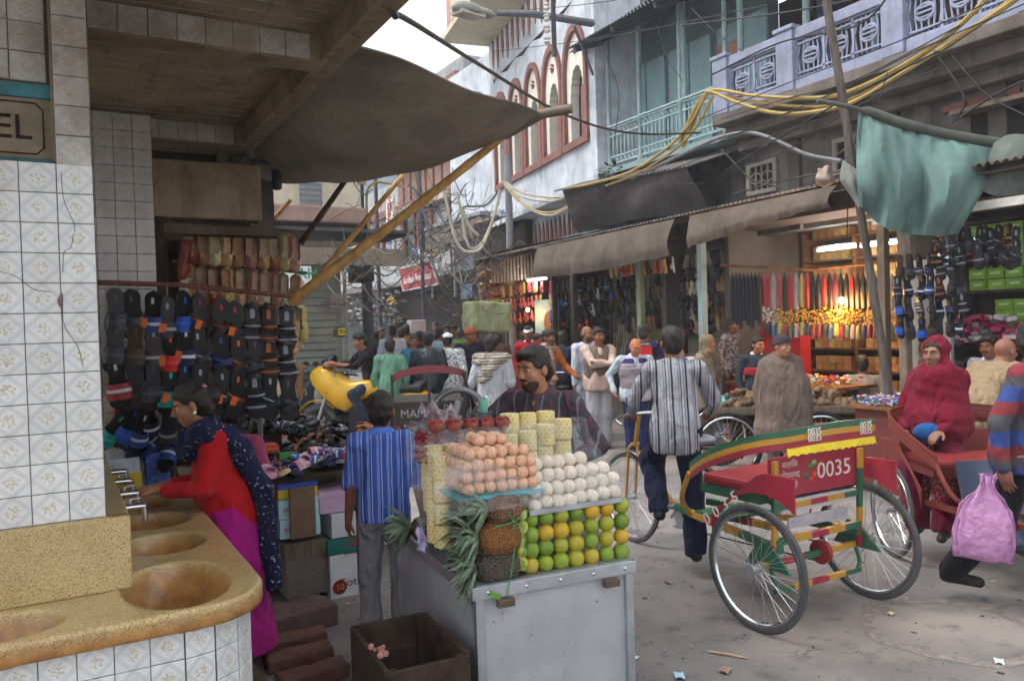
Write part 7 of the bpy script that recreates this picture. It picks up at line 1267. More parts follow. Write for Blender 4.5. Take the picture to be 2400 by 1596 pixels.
# root vegetable barrow
vb = empty('vegetable_barrow', tuple(np.append(P(1850, 960, 8.35)[:2], 0)), math.radians(-30-8), 'wooden barrow heaped with brown roots behind the shawled man', 'barrow')
b = MB(); b.box((0, .35, .70), (1.62, .8, .04)); b.obj('bed', WOOD_GY, vb, False, rel=True)
for y in (-.05, .75): b = MB(); b.box((0, y, .735), (1.62, .03, .07)); b.obj('edge_board', WOOD_GY, vb, False, rel=True)
for x in (-.65, .3): wheel(vb, (x, -.08, .36), .36, (0, 1, 0), .024, BLACK); wheel(vb, (x, .8, .36), .36, (0, 1, 0), .024, BLACK)
b = MB(); b.box((0, .35, .62), (1.4, .6, .06)).box((-.5, .35, .4), (.06, .5, .4)); b.obj('under_frame', WOOD_DK, vb, False, rel=True)
rt = [];
for s_ in range(4): g = grid((-.07, -.07, -.06), (.07, .07, .06), .011); g.ell((0, 0, 0), (.045+.006*s_, .036, .034)); g.rough(.006, 60, s_, (1, 1, 1)); me = g.mesh('root'); me.materials.append(M('77614c', .9, 0, .35, 40, .7, 120, .006, '4a3a2c', .7, 25, .25)); rt.append(me)
for i in range(150):
    x = rnd.choice((-.45, .45))+rnd.gauss(0, .16); x = max(-.76, min(.76, x)); y = rnd.uniform(.03, .68); z = .75+.17*math.exp(-((abs(x)-.42)/.22)**2)*rnd.random()*math.sin(math.pi*max(.1, min(.95, y/.7))); o = ware('taro_root', rt[i % 4], vb.matrix_basis @ Vector((x, y, z)), (rnd.uniform(0, 6), rnd.uniform(0, 6), rnd.uniform(0, 6)), 'brown hairy root heaped on the wooden barrow', 'roots on the barrow', 'root')
b = MB(); gg = [[vb.matrix_basis @ Vector((-.8+.25*i/6, .2+.5*j/6, .80+.04*math.sin(i*1.7+j*2.1))) for j in range(7)] for i in range(7)]; b.sheet(gg, .004); T(b.obj('turquoise_sheet', M('3fb0b0', .35, 0, .2, 12, .4, 20, .01)), 'crumpled turquoise plastic at the left end of the barrow', 'plastic sheet')
# green bundle carried on the head
g = grid((-.5, -.42, -.32), (.5, .42, .32), .022); g.box((0, 0, 0), (.33, .32, .25), .04); g.rough(.008, 14, 3, (1, 1, 1)); o = mkobj('cloth_bundle', g.mesh('cloth_bundle'), CLOTH('8d9772', .1, .5)); o.location = P(1138, 744, 13.0); o.rotation_euler = (0, .06, math.radians(-10)); T(o, 'big olive green cloth-wrapped bundle on the porter head', 'bundle')
b = MB(); c = P(976, 768, 17.5); b.box(c+V(0, 0, .02), (.34, .3, .3)); T(b.obj('white_box', M('c4bfc4', .6), None, False, bevel=.02), 'pale box carried over the far crowd', 'box')
# motorcycle (heading left in the picture)
def rideloc(px, Z): return tuple(np.append(P(px, 900, Z)[:2], 0))
mh = -(F0*0+R0); mrz = math.atan2(-mh[0], mh[1])+math.radians(-14)
mc_ = empty('motorcycle', rideloc(885, 11.3), mrz, 'bright yellow faired motorcycle ridden by the man in black', 'motorcycle'); YM = M('d0a012', .25, 0, .08, 5, 0, spec=.6)
b = MB(); b.sheet([[V(hw*abs(math.cos(a))**.6*(1 if math.cos(a) > 0 else -1), y, (zb+zt)/2+(zt-zb)/2*abs(math.sin(a))**.7*(1 if math.sin(a) > 0 else -1)) for a in np.linspace(0, 2*math.pi, 21)] for y, zb, zt, hw in ((1.04, .97, 1.0, .01), (.98, .86, 1.06, .08), (.86, .74, 1.12, .15), (.72, .64, 1.11, .18), (.6, .55, 1.02, .195), (.46, .5, .93, .195), (.36, .54, .91, .18), (.3, .58, .92, .165), (.1, .7, .93, .16), (-.1, .74, .9, .14), (-.25, .76, .82, .08), (-.27, .77, .8, .01))]); b.obj('fairing', YM, mc_, ang=35, rel=True)
b = MB(); b.prism([V(.17, .3, .72), V(.17, .75, .78), V(.17, .45, .66)], (.012, 0, 0)); b.prism([V(-.17, .3, .72), V(-.17, .75, .78), V(-.17, .45, .66)], (-.012, 0, 0)); b.obj('graphic_flash', M('a83a1c', .4), mc_, False, rel=True)
mc_.scale = (1.02, 1.02, 1.08)
g = SDF(axis(-.2, .2, .014), axis(.55, .98, .014), axis(.95, 1.4, .014)); g.ell((0, .72, 1.12), (.13, .08, .17), Rx(.55), .03).ell((0, .68, 1.08), (.12, .08, .16), Rx(.55), .01, 'sub'); mkobj('windscreen', g.mesh('windscreen'), M('2a2c30', .15), mc_, 0, True)
wheel(mc_, (0, .92, .30), .30, (1, 0, 0), .05, RUBBER, BLACK, 10); wheel(mc_, (0, -.42, .30), .30, (1, 0, 0), .055, RUBBER, BLACK, 10)
b = MB(); b.sheet([[V(-.06, .92+.36*math.cos(t), .30+.36*math.sin(t)), V(0, .92+.375*math.cos(t), .3+.375*math.sin(t)), V(.06, .92+.36*math.cos(t), .3+.36*math.sin(t))] for t in np.linspace(.3, 2.4, 12)], .01); b.obj('front_mudguard', YM, mc_, rel=True)
b = MB(); b.box((0, .22, .42), (.26, .36, .34)).box((0, .0, .6), (.2, .6, .12)).tube([(.14, .3, .25), (.16, -.2, .24), (.17, -.7, .4)], .045, 10); b.obj('engine', M('26272a', .45, .4, .3, 20, .2), mc_, False, bevel=.03, rel=True)
b = MB(); 
for sx in (-.09, .09): b.tube([(sx, .92, .3), (sx, .66, .98)], .024, 8)
b.tube(catm([(-.34, .48, 1.0), (-.2, .6, 1.04), (.2, .6, 1.04), (.34, .48, 1.0)], 5), .014, 8); b.obj('front_fork', STEEL, mc_, rel=True)
g = grid((-.17, -.75, -.1), (.17, .12, .14), .018); g.box((0, -.3, 0), (.13, .4, .06), .05).ell((0, -.66, .06), (.09, .12, .05), None, .03); o = mkobj('seat', g.mesh('seat'), BLACK, mc_, 0, True); o.location = (0, 0, .80)
g = grid((-.2, -.95, -.15), (.2, .1, .18), .018); g.ell((0, -.5, .0), (.12, .34, .1), Rx(.25), .03); o = mkobj('tail_cowl', g.mesh('tail_cowl'), YM, mc_, 0, True); o.location = (0, -.1, .7)
# parked scooters and bikes at the far left
def scooter(label, px, Z, rz, c, nm='scooter'):
    e = empty(nm, rideloc(px, Z), rz, label, 'scooter'); g = SDF(axis(-.36, .36, .02), axis(-.8, .7, .02), axis(.15, 1.15, .02)); g.ell((0, .42, .7), (.19, .08, .3), Rx(-.2), .04).ell((0, .36, 1.0), (.17, .1, .09), None, .03).ell((0, -.35, .55), (.2, .38, .2), None, .05).box((0, .1, .33), (.16, .35, .03), .02, None, .05); mkobj('bodywork', g.mesh('bodywork'), PN(c), e, 0, True)
    wheel(e, (0, .55, .24), .24, (1, 0, 0), .045, RUBBER, STEEL, 8); wheel(e, (0, -.45, .24), .24, (1, 0, 0), .045, RUBBER, STEEL, 8); b = MB(); b.tube(catm([(-.34, .25, 1.02), (-.15, .33, 1.05), (.15, .33, 1.05), (.34, .25, 1.02)], 4), .014, 6); b.obj('handlebar', BLACK, e, rel=True); b = MB(); b.lathe([(0, .02), (.07, .01), (.075, -.01)], 14, (0, .47, .98), Rx(-math.pi/2)); b.obj('headlamp', CHROME, e, rel=True)
    for sx in (-1, 1): b = MB(); b.tube([(sx*.25, .3, 1.05), (sx*.3, .3, 1.2)], .006, 5).ball((sx*.3, .3, 1.22), (.05, .02, .035), 8, 6); b.obj('mirror', BLACK, e, rel=True)
    g = grid((-.2, -.8, -.05), (.2, .05, .12), .02); g.box((0, -.38, .02), (.14, .34, .05), .04); o = mkobj('seat', g.mesh('seat'), BLACK, e, 0, True); o.location = (0, 0, .76); return e
scooter('pale silver scooter parked facing the street by the white pole', 768, 12.5, math.pi-.35, '9aa5a8'); scooter('dark scooter parked left of the silver one', 722, 12.6, math.pi-.1, '2c3038'); scooter('blue-grey scooter at the edge of the shoe rack', 700, 12.6, math.pi+.2, '4a5560'); scooter('second dark scooter beyond the silver one', 800, 12.4, math.pi-.6, '3a3c40')
b = MB(); bc = empty('bicycle', rideloc(1318, 10.8), math.radians(-30), 'bicycle under the man in the orange sweater', 'bicycle')
wheel(bc, (0, .5, .34), .34); wheel(bc, (0, -.55, .34), .34); b = MB(); b.tube([(0, .5, .34), (0, .38, .8), (0, .34, .98)], .014, 6).tube([(0, .36, .8), (0, -.15, .8), (0, -.1, .3), (0, .38, .72)], .014, 6).tube([(0, -.55, .34), (0, -.15, .8)], .01, 6).tube([(0, -.55, .34), (0, -.1, .3)], .01, 6); b.obj('frame', BLACK, bc, rel=True); b = MB(); b.tube(catm([(-.28, .2, 1.0), (-.26, .3, 1.02), (0, .38, 1.03), (.26, .3, 1.02), (.28, .2, 1.0)], 4), .012, 6); b.obj('handlebar', CHROME, bc, rel=True); g = grid((-.12, -.16, -.05), (.12, .16, .05), .015); g.ell((0, 0, 0), (.09, .13, .03)); o = mkobj('saddle', g.mesh('saddle'), BLACK, bc, 0, True); o.location = (0, -.18, .86)
# pink carrier bag
b = MB(); b.sheet([[V(w*(abs(math.cos(a))**.5)*(1 if math.cos(a) > 0 else -1)+.006*math.sin(7*a+z*40), d*math.sin(a)+.010*math.sin(9*a+z*30)+.006*math.sin(17*a-z*55), z+.008*math.sin(5*a)) for a in np.linspace(0, 2*math.pi, 49)] for z, w, d in ((-.215, .01, .005), (-.21, .145, .03), (-.17, .155, .05), (-.09, .155, .058), (0, .145, .05), (.07, .125, .04), (.12, .09, .03), (.16, .05, .022), (.2, .03, .016), (.24, .035, .012), (.26, .04, .01))]); o = mkobj('carrier_bag', b.mesh('carrier_bag', True, 60), M('b986b4', .35, 0, .15, 14, .7, 26, .014)); o.location = P(2308, 1220, 4.4); o.rotation_euler = (0, .08, math.radians(-52)); T(o, 'bright pink plastic carrier bag held by the walker at right', 'bag')
# ---------------------------------------------------------------- shop row on the right
sr = empty('shop_row', (0, 0, 0), 0, 'row of open-fronted shoe and garland shops along the right side', 'building')
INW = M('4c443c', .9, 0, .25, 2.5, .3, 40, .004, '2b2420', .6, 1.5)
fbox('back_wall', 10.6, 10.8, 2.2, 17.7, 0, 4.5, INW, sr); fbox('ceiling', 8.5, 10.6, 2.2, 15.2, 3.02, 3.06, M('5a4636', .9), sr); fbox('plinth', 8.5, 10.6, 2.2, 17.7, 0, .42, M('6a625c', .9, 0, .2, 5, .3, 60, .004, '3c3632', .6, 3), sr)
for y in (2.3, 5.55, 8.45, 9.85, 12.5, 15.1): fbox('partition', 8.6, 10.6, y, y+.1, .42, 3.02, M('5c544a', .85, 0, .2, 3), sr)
for y, m in ((5.6, WOOD_GY), (5.35, WOOD_GY), (8.5, GREENP), (12.45, WOOD_DK), (9.9, M('7d8a70', .7))): fbox('shop_post', 8.1, 8.2, y, y+.09, 0, 3.15, m, sr)
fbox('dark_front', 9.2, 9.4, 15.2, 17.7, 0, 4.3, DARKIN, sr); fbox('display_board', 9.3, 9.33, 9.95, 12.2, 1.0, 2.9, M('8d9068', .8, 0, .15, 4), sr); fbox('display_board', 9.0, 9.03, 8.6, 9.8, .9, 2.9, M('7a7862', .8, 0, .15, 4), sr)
for k in range(5): fbox('display_shelf', 9.1, 9.3, 9.95, 12.2, 1.15+.33*k, 1.17+.33*k, M('a09a7c', .8), sr); fbox('display_shelf', 8.85, 9.0, 8.6, 9.8, 1.15+.33*k, 1.17+.33*k, M('8f8a78', .8), sr)
RC_ = [('cross', ('b0563c', 'b5744c', 'b8483a', 'd9a05a')), ('thong', ('b04a44', 'c9846a', 'c23a3a', 'c23a3a')), ('thong', ('c9a44a', 'c9a860', 'b88a3a', 'b88a3a')), ('cross', ('9a4a4c', 'b56a60', 'a83a48', 'c9968a'))]
BC_ = [('shoe', ('8f7a5c', 'a08a68', '9a8560', 'b0a080')), ('cross', ('5a3c28', '8a5c3a', '7a4c2c', 'a5764c')), ('thong', ('6a4a30', 'a57a50', '5a3a24', '5a3a24')), ('shoe', ('2a2826', '3a3634', '2c2826', '8d8d90')), ('cross', ('c9c4b8', 'b5ae9c', 'c4beb0', 'd9d4c8')), ('shoe', ('1c1c20', '22252c', '1f2026', 'a9adb4'))]
RM = [shoe_mesh(k, c, .24, 60+i) for i, (k, c) in enumerate(RC_)]; BM = [shoe_mesh(k, c, .25, 70+i) for i, (k, c) in enumerate(BC_)]
RN = ['orange-red cross-strap slipper', 'red thong slipper', 'golden thong slipper', 'rose cross-strap slipper']; BN = ['khaki shoe', 'brown cross-strap sandal', 'brown thong sandal', 'black laced shoe', 'cream cross-strap sandal', 'black and grey shoe']
def rack(pxs_, pys, X, ms, ns, where, slope=-.10, jit=3, p=1.):
    for r, y in enumerate(pys):
        for i, x in enumerate(pxs_):
            if rnd.random() > p: continue
            k = rnd.randrange(len(ms)); ware('shop_slipper', ms[k], PX(x+rnd.uniform(-jit, jit), y+(x-pxs_[0])*slope+rnd.uniform(-jit, jit), X+rnd.uniform(-.08, .08)), (.1, rnd.uniform(-.15, .15), -math.pi/2+rnd.uniform(-.7, .7)), '%s, %s across, %s row, %s' % (ns[k].split(' with ')[0], ORD[i], ORD[r], where), 'footwear hung '+where, 'slipper')
rack(list(np.arange(1178, 1272, 10)), (682, 716, 748), 8.35, RM, RN, 'in the bulb-lit far shop', -.12)
rack(list(np.arange(1292, 1442, 12.5)), (678, 706, 734, 762, 788), 8.75, SM[:13]+BM[3:], SN[:13]+BN[3:], 'in the dark shoe shop', -.11, 5)
rack(list(np.arange(1448, 1560, 12)), (668, 700, 733, 766), 9.0, BM[:4]+SM[:2], BN[:4]+SN[:2], 'on the pale display boards', -.14, 2)
rack(list(np.arange(1430, 1585, 13)), (636,), 8.15, BM[3:]+RM, BN[3:]+RN, 'under the brown valance', -.12, 4)
rack(list(np.arange(1598, 1700, 12)), (616, 648, 680, 712, 744, 770), 8.75, BM+SM[:2], BN+SN[:2], 'in the narrow bay left of the garlands', -.12, 2)
for i, (c, py) in enumerate((('c23a5c', 676), ('c9bb98', 708), ('3a5fae', 744))): ware('wheel_slipper', shoe_mesh('thong', ('d9d4d0', c, c, c), .3, 90+i), PX(1291, py, 8.1), (0, 0, -1.4), 'pale-rimmed slipper sample on the door post, %s from top' % ORD[i], 'slipper samples on the door post')
rack(list(np.arange(2108, 2262, 24)), (628, 676, 722, 770), 7.95, SM, SN, 'on the slipper rack at right', -.05, 6)
rack(list(np.arange(2195, 2400, 19)), (568, 600), 7.95, [SM[k] for k in (0, 1, 3, 6, 7, 15)], [SN[k] for k in (0, 1, 3, 6, 7, 15)], 'under the plank roof', -.03, 5)
for i, (px, py) in enumerate(((2162, 812), (2180, 812), (2160, 868), (2184, 862))): ware('tan_sandal', BM[2], PX(px, py, 8.3), (.1, 0, -1.4), 'tan thong sandal on the white panel, %s' % ('upper left', 'upper right', 'lower left', 'lower right')[i], 'tan sandals behind the maroon shawl')
fbox('white_panel', 8.35, 8.4, 5.0, 5.5, .5, 2.3, M('a8a39c', .8, 0, .12, 4), sr)
# garland shop: bar, hanging braids and tassels
b = MB(); b.tube([PX(1690, 622, 8.3), PX(1900, 632, 8.3), PX(2095, 612, 8.3)], .022, 6); T(b.obj('garland_rail', WOOD_BR), 'wooden rail carrying the braids and tassels', 'rail')
def braid(label, px, yt, yb, X, c, gold, tc):
    a = PX(px, yt, X); z1 = PX(px, yb, X)[2]; e = empty('hair_tassel', a, 0, label, 'tassel', 'tassels hanging in the garland shop'); L = a[2]-z1; w = .036; b = MB(); g = []
    b.tube([(0, 0, 0), (0, 0, -.04), (0, 0, -.1), (rnd.uniform(-.01, .01), 0, -L*.6), (0, 0, -L)], [.008, .02, w, w*1.05, w*.9], 7, sq=.7); b.obj('cord', M(c, .55, 0, .3, 30, .6, 90, .006), e, rel=True)
    if gold:
        b = MB()
        for i in range(26): b.ball((rnd.gauss(0, .022), rnd.gauss(0, .022), -L-.2*rnd.random()), rnd.uniform(.008, .016), 6, 4)
        b.obj('bead_cluster', M('b8923c' if gold == 1 else 'b9b4b0', .3, .5, .3, 30, .1), e, rel=True)
        b = MB(); b.tube([(0, 0, -L-.19), (0, 0, -L-.22), (0, 0, -L-.36)], [.012, .03, .04], 8); b.obj('tassel', M(tc, .6, 0, .25, 50, .5, 150, .005), e, rel=True)
TCL = ['5a1420', '161620', '284a6c', '77703e', '601420', '2f4c3c', '7d687a', '6d683e', '20203a', '641c28']
for i, px in enumerate(np.arange(1716, 1786, 9)): braid('long black hair braid, %s from left in the black bunch' % ORD[i], px, 640, 752+(i % 3)*10, 8.25, '15161c', 0, '')
cl = ['8a1a22', '8a2830', '7d7d84', '8f3a44', '16161c', '8a1c20', '77797e', '8a7a50', '86181f', '16161c', '1a1820', '7d1a20', '14141a', '5a1c38', '16161c', '16161c', '86191f', '15151b', '16161c', '18181e', '16161c', 'a08a58', '17171d', '9a9690']
cw = {'8a1a22': 'red', '8a2830': 'red', '8f3a44': 'rose', '8a1c20': 'red', '86181f': 'red', '7d1a20': 'red', '86191f': 'red', '5a1c38': 'plum', '8a7a50': 'gold', 'a08a58': 'gold', '7d7d84': 'silver', '77797e': 'silver', '9a9690': 'silver'}
for i, c in enumerate(cl): px = 1786+i*13.2; braid('%s hair tassel with gold beads, %s along the wooden rail' % (cw.get(c, 'black'), ORD[i]), px, 640, 722+rnd.uniform(-4, 6), 8.3, c, 1 if i > 2 else 2, TCL[i % 10])
fbox('red_bundle', 8.6, 8.8, 7.2, 7.9, .9, 1.55, M('a81c24', .8, 0, .2, 8, .4), sr)
# lit shelves
sh_ = empty('bangle_shelves', (10.2, 6.5, .42), 0, 'tall wooden shelves packed with bangle boxes in warm light', 'shelf'); WS = m_wood('8a5c34', '5a3820', (3, 3, 20))
for y in (5.75, 6.6, 7.4, 8.3): fbox('upright', 10.05, 10.5, y, y+.05, .42, 3.0, WS, sh_)
for k in range(8): fbox('shelf_board', 10.05, 10.5, 5.8, 8.35, .55+.33*k, .575+.33*k, WS, sh_)
bb = MB().box((0, 0, .05), (.2, .115, .1)); bbm = bb.mesh('bangle_box', False); bbm.materials.append(M('b58a52', .6, 0, .3, 60, .5, 160, .006, '6a4426', .7, 45, .3, .03))
for k in range(8):
    y = 5.87
    while y < 8.26:
        if min(abs(y-q) for q in (5.775, 6.625, 7.425, 8.325)) > .085:
            for m_ in range(2): inst_ = T(inst('bangle_box', bbm, (10.2, y, .577+.33*k+.105*m_), (0, 0, rnd.uniform(-.08, .08)), None, (1, rnd.uniform(.85, 1.05), 1)), 'amber bangle box packed on the warm-lit shelves', 'box', 'bangle boxes on the lit shelves')
        y += .125
# counters, trinkets, green boxes
def scatter(name, label, c, d, n, cols, r=.02, cat='trinkets'):
    b = MB()
    for i in range(n): b.mat(i % len(cols)); p = V(*c)+V(rnd.uniform(-d[0], d[0])/2, rnd.uniform(-d[1], d[1])/2, rnd.uniform(0, d[2])); b.box(p, (r*rnd.uniform(1, 3), r*rnd.uniform(1, 3), r), Rz(rnd.uniform(0, 3))@Rx(rnd.uniform(-.4, .4)))
    return T(b.obj(name, [M(q, .5) for q in cols], None, False), label, cat, kind='stuff')
cst = empty('trinket_counter', (8.3, 6.9, 0), 0, 'red counter in front of the garland shop', 'counter'); fbox('counter_top', 7.75, 8.5, 6.0, 7.75, .84, .88, WOOD_BR, cst); fbox('counter_front', 7.8, 7.84, 6.0, 7.75, 0, .84, M('a82a2c', .6), cst)
scatter('bangle_spread', 'spread of red, yellow and white bangles on the counter', (8.1, 6.9, .9), (.6, 1.6, .07), 420, ('b8452c', 'c99a3c', 'd9d0b8', 'a82a30', '5a8a5a', '8a5a9a'), .018)
bt = empty('bead_stall', (7.0, 4.9, 0), 0, 'low table of coloured beads behind the orange rickshaw', 'table'); fbox('table_top', 6.75, 7.4, 4.5, 5.1, .80, .83, WOOD_BR, bt); fbox('table_base', 6.8, 7.35, 4.55, 5.05, 0, .80, M('6a3430', .7), bt); scatter('bead_spread', 'heap of multicoloured bead strings on the low table', (7.07, 4.8, .835), (.6, .55, .08), 420, ('c9c4d0', '3a6ab0', 'b04a6a', '7aa0c9', '8a5ab0', 'c9b050', '2a8a8a', 'd9d9dc'), .011)
gbm = MB().box((0, 0, .06), (.3, .19, .115)).mesh('green_box', False); gbm.materials.append(M('6f9a34', .5, 0, .15, 12, .1, 60, .002, '8fb04a', .5, 9, .2)); WLB = MB().box((-.1515, 0, .065), (.002, .11, .03)).mesh('label_patch', False); WLB.materials.append(M('a9c47a', .5))
def gbox(y, z, t): o = T(inst('green_shoe_box', gbm, (9.35, y, z)), 'lime green shoe box, %s' % t, 'box', 'green shoe boxes in the right shop'); inst('label_patch', WLB, (0, 0, 0), (0, 0, 0), o)
for k in range(6):
    for i in range(6): gbox(5.18-i*.2+rnd.uniform(-.01, .01), 1.95+.125*k-.0, '%s row from the shelf, %s from left in the upper stack' % (ORD[k], ORD[i]))
for k in range(4):
    for i in range(4 if k > 1 else 5): gbox(5.0-i*.2-(.1 if k > 1 else .2), 1.36+.12*k, '%s row from below, %s from left in the lower stack' % (ORD[k], ORD[i]))
sf = empty('green_box_shelf', (9.4, 4.6, .42), 0, 'dark shelf boards carrying the lime green shoe boxes', 'shelf')
for z in (1.33, 1.92, .9, 2.72): fbox('shelf_board', 9.15, 9.55, 3.4, 5.4, z, z+.03, WOOD_DK, sf)
fbox('shelf_back', 9.56, 9.6, 3.4, 5.4, .42, 2.9, INW, sf)
scatter('small_packets', 'pink and red small packets hanging in the right shop', (9.1, 5.1, 1.35), (.15, .8, .3), 90, ('a82a5a', 'c9c0c4', '8a2040', '7a7a80'), .045); scatter('black_sandal_bin', 'bin of black sandals behind the moustached man', (8.6, 4.5, .95), (.6, 1.2, .25), 120, ('1c1c20', '2a2a2e', 'a9a9ac', '24303a'), .05)
scatter('packet_stall', 'red and white packets stacked beside the young man', (7.6, 8.1, .95), (.4, .5, .25), 90, ('b8303a', 'd9d4d0', '3a5fae', 'c9b8b8'), .05); fbox('packet_crate', 7.4, 7.8, 7.85, 8.35, .0, .95, M('8d93a8', .6, 0, .3, 14, .1, 60, .002, '3a4a8a', .7, 12), sr)
scatter('far_goods', 'dense hanging goods of the far shops under the red sign', (10.3, 19.5, 1.75), (.5, 3.4, 1.1), 420, ('3a2c2c', '7a4438', '9aa4ac', '2c343c', 'b0764c', '4a5a6a', 'c9c4c0'), .05); scatter('far_goods', 'glinting goods hanging at the far left corner shop', (9.9, 27, 1.9), (.5, 5, 1.1), 260, ('3a3c40', 'a9adb0', '5a4a40', '7a8a8a', '8a6a4a'), .06); scatter('orange_goods', 'orange and gold garlands lit by the far bulb', (8.6, 15.3, 2.2), (.5, 1.4, .9), 200, ('b86a2c', '9a4a2c', 'c9a04a', '6a2c2c'), .05)
sl2 = empty('slat_screen', (8.2, 13.6, 2.6), 0, 'screen of upright wooden slats above the bulb-lit shop', 'screen')
for k in range(17): fbox('slat', 8.05, 8.08, 12.55+.135*k, 12.59+.135*k, 2.62, 3.12, M('9a8a76', .8), sl2)
bp = empty('shop_screen', (8.5, 12.7, 0), 0, 'blue shop panel with brown cut-out medallions', 'panel'); fbox('panel', 8.25, 8.29, 12.55, 13.35, .4, 2.2, M('6f94a8', .7), bp)
for z in (1.2, 1.75): b = MB(); b.lathe([(0, -.01), (.24+.0, -.01), (.24, .02), (0, .03)], 8, (8.24, 12.75, z), Ry(-math.pi/2)); b.obj('medallion', WOOD_BR, bp)
# lamps that are lit in the photograph
def lamp(label, p, c, w, kind='bulb', L=.5, d=None, st=14):
    e = empty('bulb_lamp' if kind == 'bulb' else 'tube_lamp', p, 0, label, 'lamp'); b = MB()
    if kind == 'bulb': b.ball((0, 0, 0), (.032, .032, .04), 12, 8); b.obj('glass_bulb', EM(c, st), e, rel=True); b = MB(); b.lathe([(.016, .035), (.016, .08), (.005, .09)], 10); b.tube([(0, 0, .08), (0, 0, .35)], .004, 4); b.obj('lamp_holder', BLACK, e, rel=True)
    else: d = nrm(d); b.tube([-d*L/2, d*L/2], .02, 8); b.obj('tube', EM(c, st), e, rel=True); b = MB(); b.span(-d*L/2+V(0, 0, .035), d*L/2+V(0, 0, .035), .05, .03); b.obj('fitting', M('b9b9b4', .6), e, False, rel=True)
    if w: li = bpy.data.lights.new('lamp_light', 'POINT'); li.energy = w; li.color = lin(c)[:3]; li.shadow_soft_size = .05; o = bpy.data.objects.new('lamp_light', li); COL.objects.link(o); o.parent = e; o.location = (-.08, 0, -.06)
lamp('glowing bare bulb among the hair tassels', PX(1972, 704, 8.25), 'ffbe6a', 32, st=45); lamp('small lit bulb high on the right of the garland shop', PX(2076, 612, 9.0), 'ffbe6a', 34, st=20); lamp('bare bulb burning in the far slipper shop', PX(1237, 726, 8.0), 'ffb860', 12, st=40)
lamp('white lamp under the plank roof at right', PX(2263, 562, 8.1), 'e8ecff', 8, st=25); lamp('left white tube light on the garland shop ceiling', PX(1960, 582, 9.3), 'e6f4ff', 16, 'tube', .6, (0, 1, 0), 14); lamp('right white tube light on the garland shop ceiling', PX(2066, 572, 9.3), 'e6f4ff', 10, 'tube', .6, (0, 1, 0), 14); lamp('tube light over the far slipper shop', PX(1258, 655, 8.3), 'f0f4ff', 5, 'tube', .7, (0, 1, 0), 14)
lamp('far lit bulb behind the green bundle', PX(1170, 735, 8.8), 'ffb860', 0, st=30)

# ---------------------------------------------------------------- green canvas, leaning post
b = MB(); b.tube(catm([P(1936, 2, 7.9), P(1965, 170, 7.88), P(1990, 330, 7.86), P(2040, 640, 7.85), P(2085, 930, 7.84), P(2116, 1152, 7.84)], 5), [.045]*26, 8, sq=.8); T(b.obj('leaning_post', m_wood('6b625c', '3f3833', (14, 14, 2))), 'crooked grey wooden post leaning before the garland shop', 'post')
def csheet(rows, nu=7, nv=6): m = [catm(r, nu) for r in rows]; return [list(r) for r in zip(*[catm([r[j] for r in m], nv) for j in range(len(m[0]))])]
GRN = m_tarp('7b9a94', '58726d', .85); zz = 7.55
rows_ = [[P(2014, 262, zz), P(2075, 292, zz-.1), P(2150, 312, zz), P(2245, 332, zz-.1), P(2345, 352, zz)], [P(2008, 340, zz-.05), P(2075, 362, zz-.25), P(2150, 380, zz-.05), P(2240, 395, zz-.25), P(2328, 402, zz)], [P(2008, 420, zz-.1), P(2078, 440, zz-.3), P(2150, 455, zz-.1), P(2230, 468, zz-.3), P(2292, 470, zz)], [P(2014, 482, zz), P(2066, 530, zz-.2), P(2130, 548, zz-.1), P(2200, 553, zz-.2), P(2246, 548, zz)]]
g = csheet(rows_); g = [[p+nrm(p-CC)*(.07*math.sin(i*.75+.25*j)*(.3+j/len(g))+.03*math.sin(i*1.9-j*.2)-.12*math.sin(math.pi*j/len(g))) for i, p in enumerate(r)] for j, r in enumerate(g)]
b = MB(); b.sheet(g, .006); gt = T(b.obj('green_canvas', GRN, None, ang=80), 'sagging sea-green canvas sheet hung over the garland shop', 'canvas')
b = MB(); pts = catm([P(1916, 236, zz), P(1985, 250, zz), P(2050, 268, zz), P(2120, 292, zz-.02), P(2230, 318, zz), P(2400, 345, zz)], 6); b.tube(pts, [.025]*10+[.055]*(len(pts)-10), 10, sq=.9); b.obj('rolled_edge', m_tarp('6b6f6a', '474a46'), gt)
rows_ = [[P(2330, 335, 7.45), P(2370, 315, 7.3), P(2440, 320, 7.2)], [P(2300, 400, 7.5), P(2360, 392, 7.25), P(2440, 400, 7.2)], [P(2275, 438, 7.5), P(2350, 462, 7.3), P(2440, 450, 7.2)]]
b = MB(); b.sheet(csheet(rows_), .006); T(b.obj('grey_canvas', m_tarp('7d8580', '5a605c'), None, ang=80), 'grey-green canvas end at the right edge', 'canvas')
rows_ = [[P(1975, 375, 7.9), P(1990, 385, 7.8), P(2012, 400, 7.7)], [P(1968, 420, 7.9), P(1995, 430, 7.7), P(2012, 440, 7.7)], [P(1980, 440, 7.9), P(2000, 470, 7.8), P(2014, 490, 7.7)]]
b = MB(); b.sheet(csheet(rows_), .006); T(b.obj('torn_canvas_flap', m_tarp('8f9490', '6b6f6c'), None, ang=80), 'torn pale flap left of the green canvas', 'canvas')
g = grid((-.2, -.2, -.2), (.2, .2, .2), .02); g.ell((0, 0, 0), (.13, .1, .12)).ell((.08, 0, .07), (.07, .06, .06)); g.rough(.015, 25, 2, (1, 1, 1)); o = mkobj('peach_bag', g.mesh('peach_bag'), M('a08c80', .6, 0, .2, 12, .4, 30, .01)); o.location = P(1932, 415, 8.1); o.scale = (.75, .75, .8); T(o, 'crumpled peach bag tied on the corrugated roof', 'bag')

